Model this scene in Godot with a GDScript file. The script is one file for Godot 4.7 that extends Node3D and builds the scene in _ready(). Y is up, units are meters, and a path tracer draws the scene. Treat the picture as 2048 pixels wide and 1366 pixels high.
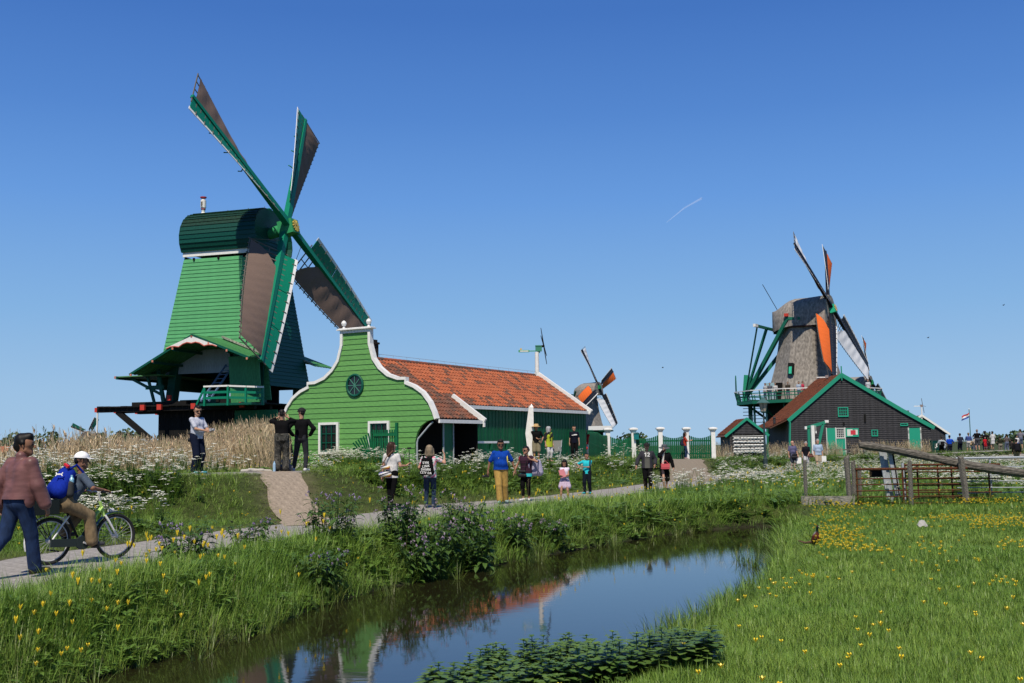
extends Node3D

# ---------------------------------------------------------------- mesh builder
class MB:
	var v := PackedVector3Array()
	var n := PackedVector3Array()
	var c := PackedColorArray()
	var col := Color.WHITE
	func tri(a: Vector3, b: Vector3, d: Vector3) -> void:
		var nn := (b - a).cross(d - a).normalized()
		tri_n(a, b, d, nn, nn, nn)
	func tri_n(a: Vector3, b: Vector3, d: Vector3, na: Vector3, nb: Vector3, nd: Vector3) -> void:
		v.push_back(a); v.push_back(d); v.push_back(b)
		n.push_back(na); n.push_back(nd); n.push_back(nb)
		c.push_back(col); c.push_back(col); c.push_back(col)
	func quad(a: Vector3, b: Vector3, d: Vector3, e: Vector3) -> void:
		var nn := (d - a).cross(e - b).normalized()
		tri_n(a, b, d, nn, nn, nn); tri_n(a, d, e, nn, nn, nn)
	func quad_n(a: Vector3, b: Vector3, d: Vector3, e: Vector3, na: Vector3, nb: Vector3, nd: Vector3, ne: Vector3) -> void:
		tri_n(a, b, d, na, nb, nd); tri_n(a, d, e, na, nd, ne)
	func hexa(p: Array) -> void: # 0-3 bottom ccw seen from above, 4-7 top
		quad(p[3], p[2], p[1], p[0]); quad(p[4], p[5], p[6], p[7])
		for i in 4:
			var j := (i + 1) % 4
			quad(p[i], p[j], p[j + 4], p[i + 4])
	func box(o: Vector3, s: Vector3, b := Basis()) -> void:
		var h := s * 0.5
		var p := []
		for y in [-h.y, h.y]:
			for q in [[-1, 1], [1, 1], [1, -1], [-1, -1]]:
				p.append(o + b * Vector3(h.x * q[0], y, h.z * q[1]))
		hexa(p)
	func beam(p0: Vector3, p1: Vector3, w: float, h: float, up := Vector3.UP, w1 := -1.0, h1 := -1.0) -> void:
		var d := (p1 - p0).normalized()
		if absf(d.dot(up)) > 0.98: up = Vector3.RIGHT if absf(d.x) < 0.9 else Vector3.BACK
		var s := d.cross(up).normalized()
		var u := s.cross(d).normalized()
		if w1 < 0: w1 = w
		if h1 < 0: h1 = h
		var p := []
		for q in [[p0, w, h], [p1, w1, h1]]:
			for k in [[-1, -1], [-1, 1], [1, 1], [1, -1]]:
				p.append(q[0] + s * (q[1] * 0.5 * k[0]) + u * (q[2] * 0.5 * k[1]))
		hexa(p)
	func tube(pts: Array, rad: Variant, sides := 8, caps := true) -> void:
		var rings := []
		var nor := []
		var ref := Vector3.UP
		var m := pts.size()
		var s := Vector3.ZERO
		for i in m:
			var d: Vector3 = ((pts[mini(i + 1, m - 1)] as Vector3) - (pts[maxi(i - 1, 0)] as Vector3)).normalized()
			if i == 0:
				if absf(d.dot(ref)) > 0.95: ref = Vector3.RIGHT
				s = d.cross(ref).normalized()
			else:
				s = (s - d * s.dot(d)).normalized()
			var u := d.cross(s)
			var r: float = rad[i] if rad is Array else rad
			var a := []
			var b := []
			for k in sides:
				var t := TAU * k / sides
				var o := s * cos(t) + u * sin(t)
				a.append((pts[i] as Vector3) + o * r); b.append(o)
			rings.append(a); nor.append(b)
		for i in m - 1:
			for k in sides:
				var j := (k + 1) % sides
				quad_n(rings[i][k], rings[i][j], rings[i + 1][j], rings[i + 1][k], nor[i][k], nor[i][j], nor[i + 1][j], nor[i + 1][k])
		if caps:
			for k in range(1, sides - 1):
				tri(rings[0][0], rings[0][k + 1], rings[0][k])
				tri(rings[m - 1][0], rings[m - 1][k], rings[m - 1][k + 1])
	func lathe(prof: Array, sides := 12, o := Vector3.ZERO, b := Basis(), smooth := true, squash := 1.0) -> void:
		for i in prof.size() - 1:
			var p0: Vector2 = prof[i]
			var p1: Vector2 = prof[i + 1]
			var dn := Vector2(p1.y - p0.y, p0.x - p1.x).normalized()
			for k in sides:
				var t0 := TAU * k / sides
				var t1 := TAU * (k + 1) / sides
				var c0 := Vector3(cos(t0), 0, -sin(t0) * squash)
				var c1 := Vector3(cos(t1), 0, -sin(t1) * squash)
				var q := [o + b * (c0 * p0.x + Vector3.UP * p0.y), o + b * (c1 * p0.x + Vector3.UP * p0.y), o + b * (c1 * p1.x + Vector3.UP * p1.y), o + b * (c0 * p1.x + Vector3.UP * p1.y)]
				if smooth:
					var n0 := b * (c0 * dn.x + Vector3.UP * dn.y)
					var n1 := b * (c1 * dn.x + Vector3.UP * dn.y)
					if p0.x < 1e-5: tri_n(q[0], q[2], q[3], n0, n1, n0)
					elif p1.x < 1e-5: tri_n(q[0], q[1], q[2], n0, n1, n1)
					else: quad_n(q[0], q[1], q[2], q[3], n0, n1, n1, n0)
				else:
					if p0.x < 1e-5: tri(q[0], q[2], q[3])
					elif p1.x < 1e-5: tri(q[0], q[1], q[2])
					else: quad(q[0], q[1], q[2], q[3])
	func prism(poly: PackedVector2Array, z0: float, z1: float, y0 := 0.0, y1 := 1.0, lip := 0.0) -> void:
		# polygon in XY, back at z0, front at z1 (+lip at y0, fading to y1)
		if Geometry2D.is_polygon_clockwise(poly): poly.reverse()
		var ix := Geometry2D.triangulate_polygon(poly)
		var f := func(p: Vector2) -> Vector3: return Vector3(p.x, p.y, z1 + lip * (1.0 - (p.y - y0) / (y1 - y0)))
		for i in range(0, ix.size(), 3):
			var a := poly[ix[i]]; var b := poly[ix[i + 1]]; var d := poly[ix[i + 2]]
			if (b - a).cross(d - a) < 0:
				var t := b; b = d; d = t
			tri(f.call(a), f.call(b), f.call(d))
			tri(Vector3(a.x, a.y, z0), Vector3(d.x, d.y, z0), Vector3(b.x, b.y, z0))
		for i in poly.size():
			var a := poly[i]; var b := poly[(i + 1) % poly.size()]
			quad(Vector3(a.x, a.y, z0), Vector3(b.x, b.y, z0), f.call(b), f.call(a))
	func ribbon(pts: Array, w: float, z0: float, z1: float, side := 1.0) -> void: # band along a polyline in XY, offset to the left of travel
		var m := pts.size()
		var off := []
		for i in m:
			var d: Vector2 = ((pts[mini(i + 1, m - 1)] as Vector2) - (pts[maxi(i - 1, 0)] as Vector2)).normalized()
			off.append((pts[i] as Vector2) + Vector2(-d.y, d.x) * w * side)
		for i in m - 1:
			var q := [pts[i], pts[i + 1], off[i + 1], off[i]]
			if side < 0: q = [pts[i + 1], pts[i], off[i], off[i + 1]]
			var f := []
			var k := []
			for p in q: f.append(Vector3(p.x, p.y, z1)); k.append(Vector3(p.x, p.y, z0))
			quad(f[0], f[1], f[2], f[3]); quad(k[3], k[2], k[1], k[0])
			quad(k[0], k[1], f[1], f[0]); quad(k[2], k[3], f[3], f[2])
			if i == 0 or i == m - 2: quad(k[1], k[2], f[2], f[1]); quad(k[3], k[0], f[0], f[3])
	func add(o: MB, t := Transform3D()) -> void:
		var flip := t.basis.determinant() < 0
		var nb := t.basis.inverse().transposed()
		var m := o.v.size()
		for i in range(0, m, 3):
			for k in ([0, 2, 1] if flip else [0, 1, 2]):
				v.push_back(t * o.v[i + k]); n.push_back((nb * o.n[i + k]).normalized()); c.push_back(o.c[i + k] * col)
	func mesh() -> ArrayMesh:
		var a := []
		a.resize(Mesh.ARRAY_MAX)
		a[Mesh.ARRAY_VERTEX] = v; a[Mesh.ARRAY_NORMAL] = n; a[Mesh.ARRAY_COLOR] = c
		var m := ArrayMesh.new()
		if v.size(): m.add_surface_from_arrays(Mesh.PRIMITIVE_TRIANGLES, a)
		return m

var used := {}
var mats := {}
var rng := RandomNumberGenerator.new()
var noise := FastNoiseLite.new()
var tex := {}

func numbered(called: String) -> String:
	var k: int = used.get(called, 0)
	used[called] = k + 1
	return called if k == 0 else "%s_%03d" % [called, k]

func V(x: float, y: float, d: float) -> Vector3:
	return Vector3(x, y, -d)

func tag(o: Node, label: String, category: String, group := "", kind := "") -> Node:
	o.set_meta("label", label)
	if category: o.set_meta("category", category)
	if group: o.set_meta("group", group)
	if kind: o.set_meta("kind", kind)
	return o

func thing(called: String, label: String, category: String, at := Vector3.ZERO, turn := 0.0, group := "") -> Node3D:
	var o := Node3D.new()
	o.name = numbered(called); add_child(o, true)
	o.position = at; o.rotation.y = deg_to_rad(turn)
	tag(o, label, category, group)
	return o

func obj(called: String, m: Variant, material: Material, parent: Node = null) -> MeshInstance3D:
	var o := MeshInstance3D.new()
	o.mesh = m.mesh() if m is MB else m
	o.material_override = null
	if o.mesh.get_surface_count(): o.mesh.surface_set_material(0, material)
	o.name = numbered(called) if parent == null else called
	(self if parent == null else parent).add_child(o, true)
	return o

func piece(called: String, m: Mesh, parent: Node, at := Vector3.ZERO, b := Basis()) -> MeshInstance3D:
	var o := MeshInstance3D.new()
	o.mesh = m; o.name = called; parent.add_child(o, true)
	o.transform = Transform3D(b, at)
	return o

func struct(called: String, m: Variant, material: Material, label: String) -> MeshInstance3D:
	var o := obj(called, m, material)
	o.set_meta("kind", "structure"); o.set_meta("label", label)
	return o

func swarm(called: String, m: Mesh, material: Material, xf: Array, cols: PackedColorArray, parent: Node, label := "", category := "") -> MultiMeshInstance3D:
	m.surface_set_material(0, material)
	var mm := MultiMesh.new()
	mm.transform_format = MultiMesh.TRANSFORM_3D
	mm.use_colors = true
	mm.mesh = m
	mm.instance_count = xf.size()
	var b := PackedFloat32Array()
	b.resize(xf.size() * 16)
	var i := 0
	for k in xf.size():
		var t: Transform3D = xf[k]
		var cl := cols[k] if cols.size() > k else Color.WHITE
		b[i] = t.basis.x.x; b[i + 1] = t.basis.y.x; b[i + 2] = t.basis.z.x; b[i + 3] = t.origin.x
		b[i + 4] = t.basis.x.y; b[i + 5] = t.basis.y.y; b[i + 6] = t.basis.z.y; b[i + 7] = t.origin.y
		b[i + 8] = t.basis.x.z; b[i + 9] = t.basis.y.z; b[i + 10] = t.basis.z.z; b[i + 11] = t.origin.z
		b[i + 12] = cl.r; b[i + 13] = cl.g; b[i + 14] = cl.b; b[i + 15] = 1.0
		i += 16
	mm.buffer = b
	var o := MultiMeshInstance3D.new()
	o.multimesh = mm
	if parent == null:
		o.name = numbered(called); add_child(o, true)
	else:
		o.name = called; parent.add_child(o, true)
	if label: o.set_meta("label", label)
	if category: o.set_meta("category", category)
	o.set_meta("kind", "stuff")
	return o

# linear colour -> material; grain: stretch of a fine noise over the surface
func noise_tex(key: String, freq: float, lo: float, hi: float, oct := 4, normal := false, bump := 4.0) -> NoiseTexture2D:
	if tex.has(key): return tex[key]
	var t := NoiseTexture2D.new()
	t.width = 256; t.height = 256; t.seamless = true
	var f := FastNoiseLite.new()
	f.seed = key.hash() & 0xffff; f.frequency = freq; f.fractal_octaves = oct
	f.noise_type = FastNoiseLite.TYPE_SIMPLEX_SMOOTH
	t.noise = f
	if normal:
		t.as_normal_map = true; t.bump_strength = bump
	else:
		var g := Gradient.new()
		g.set_color(0, Color(lo, lo, lo)); g.set_color(1, Color(hi, hi, hi))
		t.color_ramp = g
	tex[key] = t
	return t

func mat(r: float, g: float, b: float, rough := 0.7, grain := Vector3.ZERO, lo := 0.8, vc := true, bump := 0.0) -> StandardMaterial3D:
	var key := "%.4f %.4f %.4f %.2f %s %.2f %s %.2f" % [r, g, b, rough, grain, lo, vc, bump]
	if mats.has(key): return mats[key]
	var m := StandardMaterial3D.new()
	m.albedo_color = Color(r, g, b).linear_to_srgb()
	m.roughness = rough
	m.metallic_specular = 0.35
	m.vertex_color_use_as_albedo = vc
	if grain != Vector3.ZERO:
		m.albedo_texture = noise_tex("a%.2f" % lo, 0.02, lo, 1.0, 5)
		m.uv1_triplanar = true; m.uv1_world_triplanar = false; m.uv1_scale = grain
		if bump > 0:
			m.heightmap_enabled = true
			m.heightmap_texture = noise_tex("h", 0.03, 0.0, 1.0, 5); m.heightmap_scale = bump
	mats[key] = m
	return m

func cloth(r: float, g: float, b: float, lo := 0.75) -> StandardMaterial3D:
	var m := mat(r, g, b, 0.95, Vector3(5, 3, 5), lo)
	m.metallic_specular = 0.12
	return m

func leafy(r: float, g: float, b: float, through := 0.5) -> StandardMaterial3D:
	var key := "leaf %.4f %.4f %.4f %.2f" % [r, g, b, through]
	if mats.has(key): return mats[key]
	var m := StandardMaterial3D.new()
	m.albedo_color = Color(r, g, b).linear_to_srgb()
	m.roughness = 0.42; m.metallic_specular = 0.42
	m.vertex_color_use_as_albedo = true
	m.backlight_enabled = true
	m.backlight = Color(through, through, through).linear_to_srgb()
	mats[key] = m
	return m

func rect(x0: float, y0: float, x1: float, y1: float) -> PackedVector2Array:
	return PackedVector2Array([Vector2(x0, y0), Vector2(x1, y0), Vector2(x1, y1), Vector2(x0, y1)])

func shade(c: float, s := 0.06) -> Color:
	var k := c + rng.randf_range(-s, s)
	return Color(k, k, k)

# ---------------------------------------------------------------- land
const PATH := [[-10.2, 2], [-8.6, 8], [-7.15, 13], [-6.0, 17.2], [-4.85, 20.4], [-3.3, 24.4], [-1.1, 29.2], [1.6, 33.9], [4.4, 39.6], [7.0, 45.6], [9.4, 51], [12.6, 58], [17.2, 66], [24.5, 75], [35, 84], [50, 92], [75, 99], [110, 105]]
const DIKE := [[-20, 21, 0.9], [-14, 25, 0.95], [-8.6, 28.6, 0.97], [-6.3, 31.5, 0.96], [-4.1, 36, 0.87], [-1.4, 43, 0.82], [0.6, 49, 0.86], [2.2, 52.5, 0.88], [4.4, 57, 0.88], [7.4, 63, 0.75], [10.4, 68, 0.68], [16, 75, 0.6], [23, 82, 0.5], [32, 88, 0.55], [42, 93, 0.75], [56, 96, 0.85], [80, 100, 0.85], [130, 104, 0.85]]
const TRACK := [[[-4.3, 23.2], [-5.0, 26.0], [-6.0, 28.8], [-6.9, 31.5]], [[7.6, 47.6], [8.4, 52], [9.2, 58], [10.2, 66.5]]]
const TRACK_W := [0.55, 1.1]
const DITCH := [[-6.2, 4.0], [-5.2, 7.0], [-4.45, 9.0], [-3.95, 10.4], [-3.4, 12.0], [-3.0, 12.9], [-2.62, 15.0], [-2.0, 16.8], [-1.1, 18.4], [0.19, 20.9], [1.8, 23.6], [3.5, 26.1], [4.5, 27.2], [5.7, 28.2], [6.6, 28.3], [6.7, 27.2], [6.1, 25.6], [5.3, 22.8], [4.75, 20.3], [3.9, 17.3], [3.35, 15.4], [2.55, 14.4], [2.3, 13.2], [1.75, 12.3], [1.5, 11.4], [1.15, 10.4], [0.5, 9.3], [-0.5, 8.0], [-1.6, 4.0]]
const WATER := -0.55
const GX0 := -26.0
const GD0 := 3.0
const GS := 0.25
const GNX := 310
const GND := 450
var gh := PackedFloat32Array() # height without ribbons sunk
var gp := PackedFloat32Array() # distance to the nearest path edge, negative on it
var gw := PackedFloat32Array() # distance to the ditch, negative in it

func seg(p: Vector2, a: Vector2, b: Vector2) -> Vector2: # (distance, t)
	var ab := b - a
	var t := clampf((p - a).dot(ab) / ab.length_squared(), 0, 1)
	return Vector2((a + ab * t - p).length(), t)

func line_dist(p: Vector2, pts: Array) -> Vector2: # (distance, height on it)
	var best := Vector2(1e9, 0)
	for i in pts.size() - 1:
		var a: Array = pts[i]
		var b: Array = pts[i + 1]
		if absf(p.y - (a[1] + b[1]) * 0.5) > absf(b[1] - a[1]) * 0.5 + best.x: continue
		var s := seg(p, Vector2(a[0], a[1]), Vector2(b[0], b[1]))
		if s.x < best.x: best = Vector2(s.x, lerpf(a[2], b[2], s.y) if a.size() > 2 else 0.0)
	return best

func raw_height(x: float, d: float, wd: float, pd: float) -> float:
	var p := Vector2(x, d)
	var right := smoothstep(-1.0, 2.5, x - lerpf(-3.0, 6.5, (d - 8.0) / 20.0)) * smoothstep(32, 26, d)
	var h := lerpf(-0.02, -0.2, right)
	h += noise.get_noise_2d(x * 6, d * 6) * 0.06 * smoothstep(0.3, 1.5, pd)
	# polder field right of the far path
	h -= 0.12 * smoothstep(2, 8, x - 8 - (d - 30) * 0.5) * smoothstep(28, 34, d) * smoothstep(96, 80, d)
	var dk := line_dist(p, DIKE)
	var far := 0.0
	if x < -8 or d > 34:
		far = smoothstep(0, 3, (x + 8.6) * 0.0 - x - 9 + (d - 28) * 0.0)
	h = maxf(h, lerpf(h, dk.y, smoothstep(4.6, 1.5, dk.x)))
	var yard := seg(p, Vector2(-6.5, 46), Vector2(3, 60)).x
	h = lerpf(h, 0.8, smoothstep(8.0, 4.5, yard) * (1.0 if x - (-9.0) > (d - 31) * -0.2 or d > 40 else 0.0))
	# river side
	var rv := smoothstep(-13.0, -17.0, x + (d - 36) * 0.12) * smoothstep(34, 40, d)
	h = lerpf(h, -0.5, rv * (1.0 if d < 70 else 1.0))
	h = lerpf(h, -2.2, smoothstep(-19.0, -22.0, x + (d - 36) * 0.14) * smoothstep(36, 42, d) * smoothstep(560, 520, d))
	if wd < 2.0:
		if wd < 0: h = WATER - 0.02 - minf(0.5, -wd * 0.5)
		else: h = lerpf(WATER - 0.02, h, smoothstep(-0.1, 1.1, wd))
	return h

func prepare_land() -> void:
	noise.seed = 7; noise.frequency = 0.05; noise.fractal_octaves = 3
	gh.resize(GNX * GND); gp.resize(GNX * GND); gw.resize(GNX * GND)
	var poly := PackedVector2Array()
	var loop := []
	for q in DITCH: poly.append(Vector2(q[0], q[1])); loop.append([q[0], q[1]])
	loop.append(loop[0])
	for j in GND:
		for i in GNX:
			var x := GX0 + i * GS
			var d := GD0 + j * GS
			var p := Vector2(x, d)
			var wd := 50.0
			if d < 32 and x < 10 and x > -9:
				wd = line_dist(p, loop).x
				if Geometry2D.is_point_in_polygon(p, poly): wd = -wd
			var pd := line_dist(p, PATH).x - 1.5
			pd = minf(pd, line_dist(p, DIKE).x - 1.05)
			for k in 2: pd = minf(pd, line_dist(p, TRACK[k]).x - TRACK_W[k])
			var at := j * GNX + i
			gw[at] = wd; gp[at] = pd; gh[at] = raw_height(x, d, wd, pd)

func field(a: PackedFloat32Array, x: float, d: float) -> float:
	var u := clampf((x - GX0) / GS, 0, GNX - 1.001)
	var w := clampf((d - GD0) / GS, 0, GND - 1.001)
	var i := int(u); var j := int(w)
	var fu := u - i; var fw := w - j
	var at := j * GNX + i
	return lerpf(lerpf(a[at], a[at + 1], fu), lerpf(a[at + GNX], a[at + GNX + 1], fu), fw)

func ground_at(x: float, d: float) -> float:
	if x < GX0 or d < GD0 or x > GX0 + GS * (GNX - 2) or d > GD0 + GS * (GND - 2):
		return raw_height(x, d, 50, 50)
	return field(gh, x, d)

func steps(marks: Array) -> PackedFloat32Array: # [[start, step], ..., end]
	var o := PackedFloat32Array()
	for i in marks.size() - 1:
		var s: float = marks[i][0]
		var e: float = marks[i + 1][0]
		var k := maxi(1, int(round((e - s) / marks[i][1])))
		for q in k: o.append(s + (e - s) * q / k)
	o.append(marks[-1][0])
	return o

func build_land() -> void:
	var xs := steps([[-3500, 700], [-700, 120], [-220, 40], [-60, 4], [-26, 0.6], [-10, 0.3], [12, 0.6], [51, 5], [120, 30], [500, 150], [3500, 1]])
	var ds := steps([[-400, 80], [-40, 8], [3, 0.35], [34, 0.6], [112, 6], [190, 40], [400, 12], [600, 100], [1200, 400], [4500, 1]])
	var nx := xs.size()
	var nd := ds.size()
	var v := PackedVector3Array(); var n := PackedVector3Array(); var c := PackedColorArray(); var ix := PackedInt32Array()
	for j in nd:
		for i in nx:
			var x := xs[i]; var d := ds[j]
			var h := ground_at(x, d)
			var inside := x > GX0 and d > GD0 and x < GX0 + GS * (GNX - 2) and d < GD0 + GS * (GND - 2)
			var pd := field(gp, x, d) if inside else 5.0
			h -= 0.07 * smoothstep(0.25, -0.15, pd)
			v.append(V(x, h, d)); n.append(Vector3.UP)
			var g := noise.get_noise_2d(x * 3, d * 3) * 0.5 + 0.5
			var k := Color(0.075, 0.105, 0.022).lerp(Color(0.055, 0.07, 0.02), g)
			if inside and field(gw, x, d) < 0.25: k = Color(0.03, 0.028, 0.015)
			if pd < 0.5: k = k.lerp(Color(0.17, 0.15, 0.08), 0.6 * smoothstep(0.5, 0.0, pd))
			c.append(k)
	for j in range(0, nd):
		for i in range(0, nx):
			var i0 := maxi(i - 1, 0); var i1 := mini(i + 1, nx - 1)
			var j0 := maxi(j - 1, 0); var j1 := mini(j + 1, nd - 1)
			var dx := (v[j * nx + i1].y - v[j * nx + i0].y) / (xs[i1] - xs[i0])
			var dd := (v[j1 * nx + i].y - v[j0 * nx + i].y) / (ds[j1] - ds[j0])
			n[j * nx + i] = Vector3(-dx, 1, dd).normalized()
			if i < nx - 1 and j < nd - 1:
				var a := j * nx + i
				for q in [a, a + nx, a + 1, a + 1, a + nx, a + nx + 1]: ix.append(q)
	var ar := []
	ar.resize(Mesh.ARRAY_MAX)
	ar[Mesh.ARRAY_VERTEX] = v; ar[Mesh.ARRAY_NORMAL] = n; ar[Mesh.ARRAY_COLOR] = c; ar[Mesh.ARRAY_INDEX] = ix
	var m := ArrayMesh.new()
	m.add_surface_from_arrays(Mesh.PRIMITIVE_TRIANGLES, ar)
	var gm := mat(1, 1, 1, 0.95, Vector3(0.35, 0.35, 0.35), 0.65)
	gm.uv1_world_triplanar = true
	struct("ground", m, gm, "grassy polder ground with a low dike and a ditch cut through it")
	# paths
	strip("path", PATH, 1.62, 0.012, path_mat(0.42, 0.395, 0.365), "pale grey asphalt footpath curving from the lower left into the distance", 24)
	strip("dike_path", DIKE, 1.15, 0.016, path_mat(0.38, 0.35, 0.32), "grey gravel path running along the top of the low dike", 0)
	strip("dirt_track", TRACK[0], TRACK_W[0], 0.02, path_mat(0.46, 0.375, 0.28), "worn bare earth shortcut climbing the bank below the two men in black", 0)
	strip("dirt_track", TRACK[1], TRACK_W[1], 0.02, path_mat(0.36, 0.30, 0.22), "bare earth ramp up to the white posted green fence", 0)
	# water
	var w := MB.new()
	for q in [[-9.0, 2.0, 9.0, 31.0, 1.0]]:
		w.quad(V(q[0], WATER, q[1]), V(q[2], WATER, q[1]), V(q[2], WATER, q[3]), V(q[0], WATER, q[3]))
	var wm := StandardMaterial3D.new()
	wm.albedo_color = Color(0.016, 0.015, 0.006).linear_to_srgb()
	wm.roughness = 0.04; wm.metallic_specular = 0.5
	wm.normal_enabled = true
	wm.normal_texture = noise_tex("ripple", 0.012, 0, 1, 3, true, 1.2)
	wm.normal_scale = 0.085
	wm.uv1_triplanar = true; wm.uv1_world_triplanar = true; wm.uv1_scale = Vector3(0.7, 1, 2.2)
	struct("ditch_water", w, wm, "still dark ditch water reflecting the blue sky and the buildings")
	w = MB.new()
	w.quad(V(-3000, -0.9, 36), V(-14, -0.9, 36), V(-14, -0.9, 548), V(-3000, -0.9, 548))
	var rm := wm.duplicate()
	rm.normal_scale = 0.5; rm.roughness = 0.15
	struct("river_water", w, rm, "broad grey blue river seen through the reeds at the left")

func path_mat(r: float, g: float, b: float) -> StandardMaterial3D:
	var m := mat(r, g, b, 0.95, Vector3(2.7, 2.7, 2.7), 0.8)
	m.uv1_world_triplanar = true
	m.detail_enabled = true
	m.detail_albedo = noise_tex("patch", 0.008, 0.82, 1.0, 3)
	m.detail_blend_mode = BaseMaterial3D.BLEND_MODE_MUL
	m.uv2_triplanar = true; m.uv2_world_triplanar = true; m.uv2_scale = Vector3(0.13, 0.13, 0.13)
	return m

func strip(called: String, pts: Array, hw: float, lift: float, m: Material, label: String, _from: int) -> void:
	var mb := MB.new()
	var fine := []
	for i in pts.size() - 1:
		var a := Vector2(pts[i][0], pts[i][1])
		var b := Vector2(pts[i + 1][0], pts[i + 1][1])
		var pa := Vector2(pts[maxi(i - 1, 0)][0], pts[maxi(i - 1, 0)][1])
		var pb := Vector2(pts[mini(i + 2, pts.size() - 1)][0], pts[mini(i + 2, pts.size() - 1)][1])
		var k := maxi(2, int((b - a).length() / 0.5))
		for q in k: fine.append(a.cubic_interpolate(b, pa, pb, float(q) / k))
	fine.append(Vector2(pts[-1][0], pts[-1][1]))
	var rows := []
	for i in fine.size():
		var p: Vector2 = fine[i]
		var t: Vector2 = ((fine[mini(i + 1, fine.size() - 1)] as Vector2) - (fine[maxi(i - 1, 0)] as Vector2)).normalized()
		var s := Vector2(t.y, -t.x)
		var row := []
		for k in 9:
			var o := (k / 4.0 - 1.0)
			var wob := noise.get_noise_2d(p.x * 14 + k * 50 * signf(o), p.y * 14) * 0.22 * absf(o)
			var q := p + s * (o * hw + wob * signf(o))
			row.append(V(q.x, ground_at(q.x, q.y) + lift - 0.03 * maxf(0.0, absf(o) - 0.8) * 5.0, q.y))
		rows.append(row)
	for i in rows.size() - 1:
		for k in 8:
			mb.quad_n(rows[i][k], rows[i][k + 1], rows[i + 1][k + 1], rows[i + 1][k], Vector3.UP, Vector3.UP, Vector3.UP, Vector3.UP)
	struct(called, mb, m, label)

# ---------------------------------------------------------------- green gabled warehouse
const GABLE := [[0.74, 6.46], [0.75, 5.85], [0.93, 5.25], [1.22, 4.88], [1.62, 4.58], [2.1, 4.42], [2.5, 4.4], [2.5, 4.22], [2.9, 4.07], [3.32, 3.8], [3.66, 3.4], [3.86, 3.0], [3.96, 2.72]]

func mirrored(pts: Array) -> PackedVector2Array: # right side top->bottom, then the left side bottom->top
	var o := PackedVector2Array()
	for p in pts: o.append(Vector2(p[0], p[1]))
	for i in range(pts.size() - 1, -1, -1): o.append(Vector2(-pts[i][0], pts[i][1]))
	return o

func boards(outline: PackedVector2Array, y0: float, y1: float, pitch: float, parent: Node, m: Material, z0: float, z1: float, lip: float, called := "plank") -> void:
	var k := int(ceil((y1 - y0) / pitch))
	for i in k:
		var a := y0 + i * pitch
		var b := a + pitch
		for poly in Geometry2D.intersect_polygons(outline, rect(-30, a, 30, b)):
			if poly.size() < 3: continue
			var mb := MB.new()
			mb.col = shade(0.95, 0.05)
			mb.prism(poly, z0, z1, a, b, lip)
			obj(called, mb, m, parent)

func window(called: String, parent: Node, x0: float, y0: float, x1: float, y1: float, z: float, cols: int, rows: int, fw: float, fm: Material, sm: Material, bar := 0.035, sash := 0.05) -> Node3D:
	var w := Node3D.new()
	w.name = called; parent.add_child(w, true)
	var f := MB.new()
	for q in [[x0, y0, x1, y0 + fw], [x0, y1 - fw, x1, y1], [x0, y0 + fw, x0 + fw, y1 - fw], [x1 - fw, y0 + fw, x1, y1 - fw]]:
		f.box(Vector3((q[0] + q[2]) / 2, (q[1] + q[3]) / 2, z), Vector3(q[2] - q[0], q[3] - q[1], 0.1))
	obj("frame", f, fm, w)
	var ix0 := x0 + fw; var ix1 := x1 - fw; var iy0 := y0 + fw; var iy1 := y1 - fw
	var s := MB.new()
	for q in [[ix0, iy0, ix1, iy0 + sash], [ix0, iy1 - sash, ix1, iy1], [ix0, iy0 + sash, ix0 + sash, iy1 - sash], [ix1 - sash, iy0 + sash, ix1, iy1 - sash]]:
		s.box(Vector3((q[0] + q[2]) / 2, (q[1] + q[3]) / 2, z - 0.012), Vector3(q[2] - q[0], q[3] - q[1], 0.06))
	for i in range(1, cols):
		var x := ix0 + (ix1 - ix0) * i / cols
		s.box(Vector3(x, (iy0 + iy1) / 2, z - 0.014), Vector3(bar, iy1 - iy0 - 2 * sash, 0.05))
	for i in range(1, rows):
		var y := iy0 + (iy1 - iy0) * i / rows
		s.box(Vector3((ix0 + ix1) / 2, y, z - 0.016), Vector3(ix1 - ix0 - 2 * sash, bar, 0.045))
	obj("sash", s, sm, w)
	for i in cols:
		for j in rows:
			var p := MB.new()
			p.box(Vector3(ix0 + (ix1 - ix0) * (i + 0.5) / cols, iy0 + (iy1 - iy0) * (j + 0.5) / rows, z - 0.036), Vector3((ix1 - ix0) / cols - 0.004, (iy1 - iy0) / rows - 0.004, 0.012), Basis(Vector3.UP, rng.randf_range(-0.012, 0.012)))
			obj("pane", p, glass_dark, w)
	return w

var glass_dark: StandardMaterial3D
var M := {}

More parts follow.
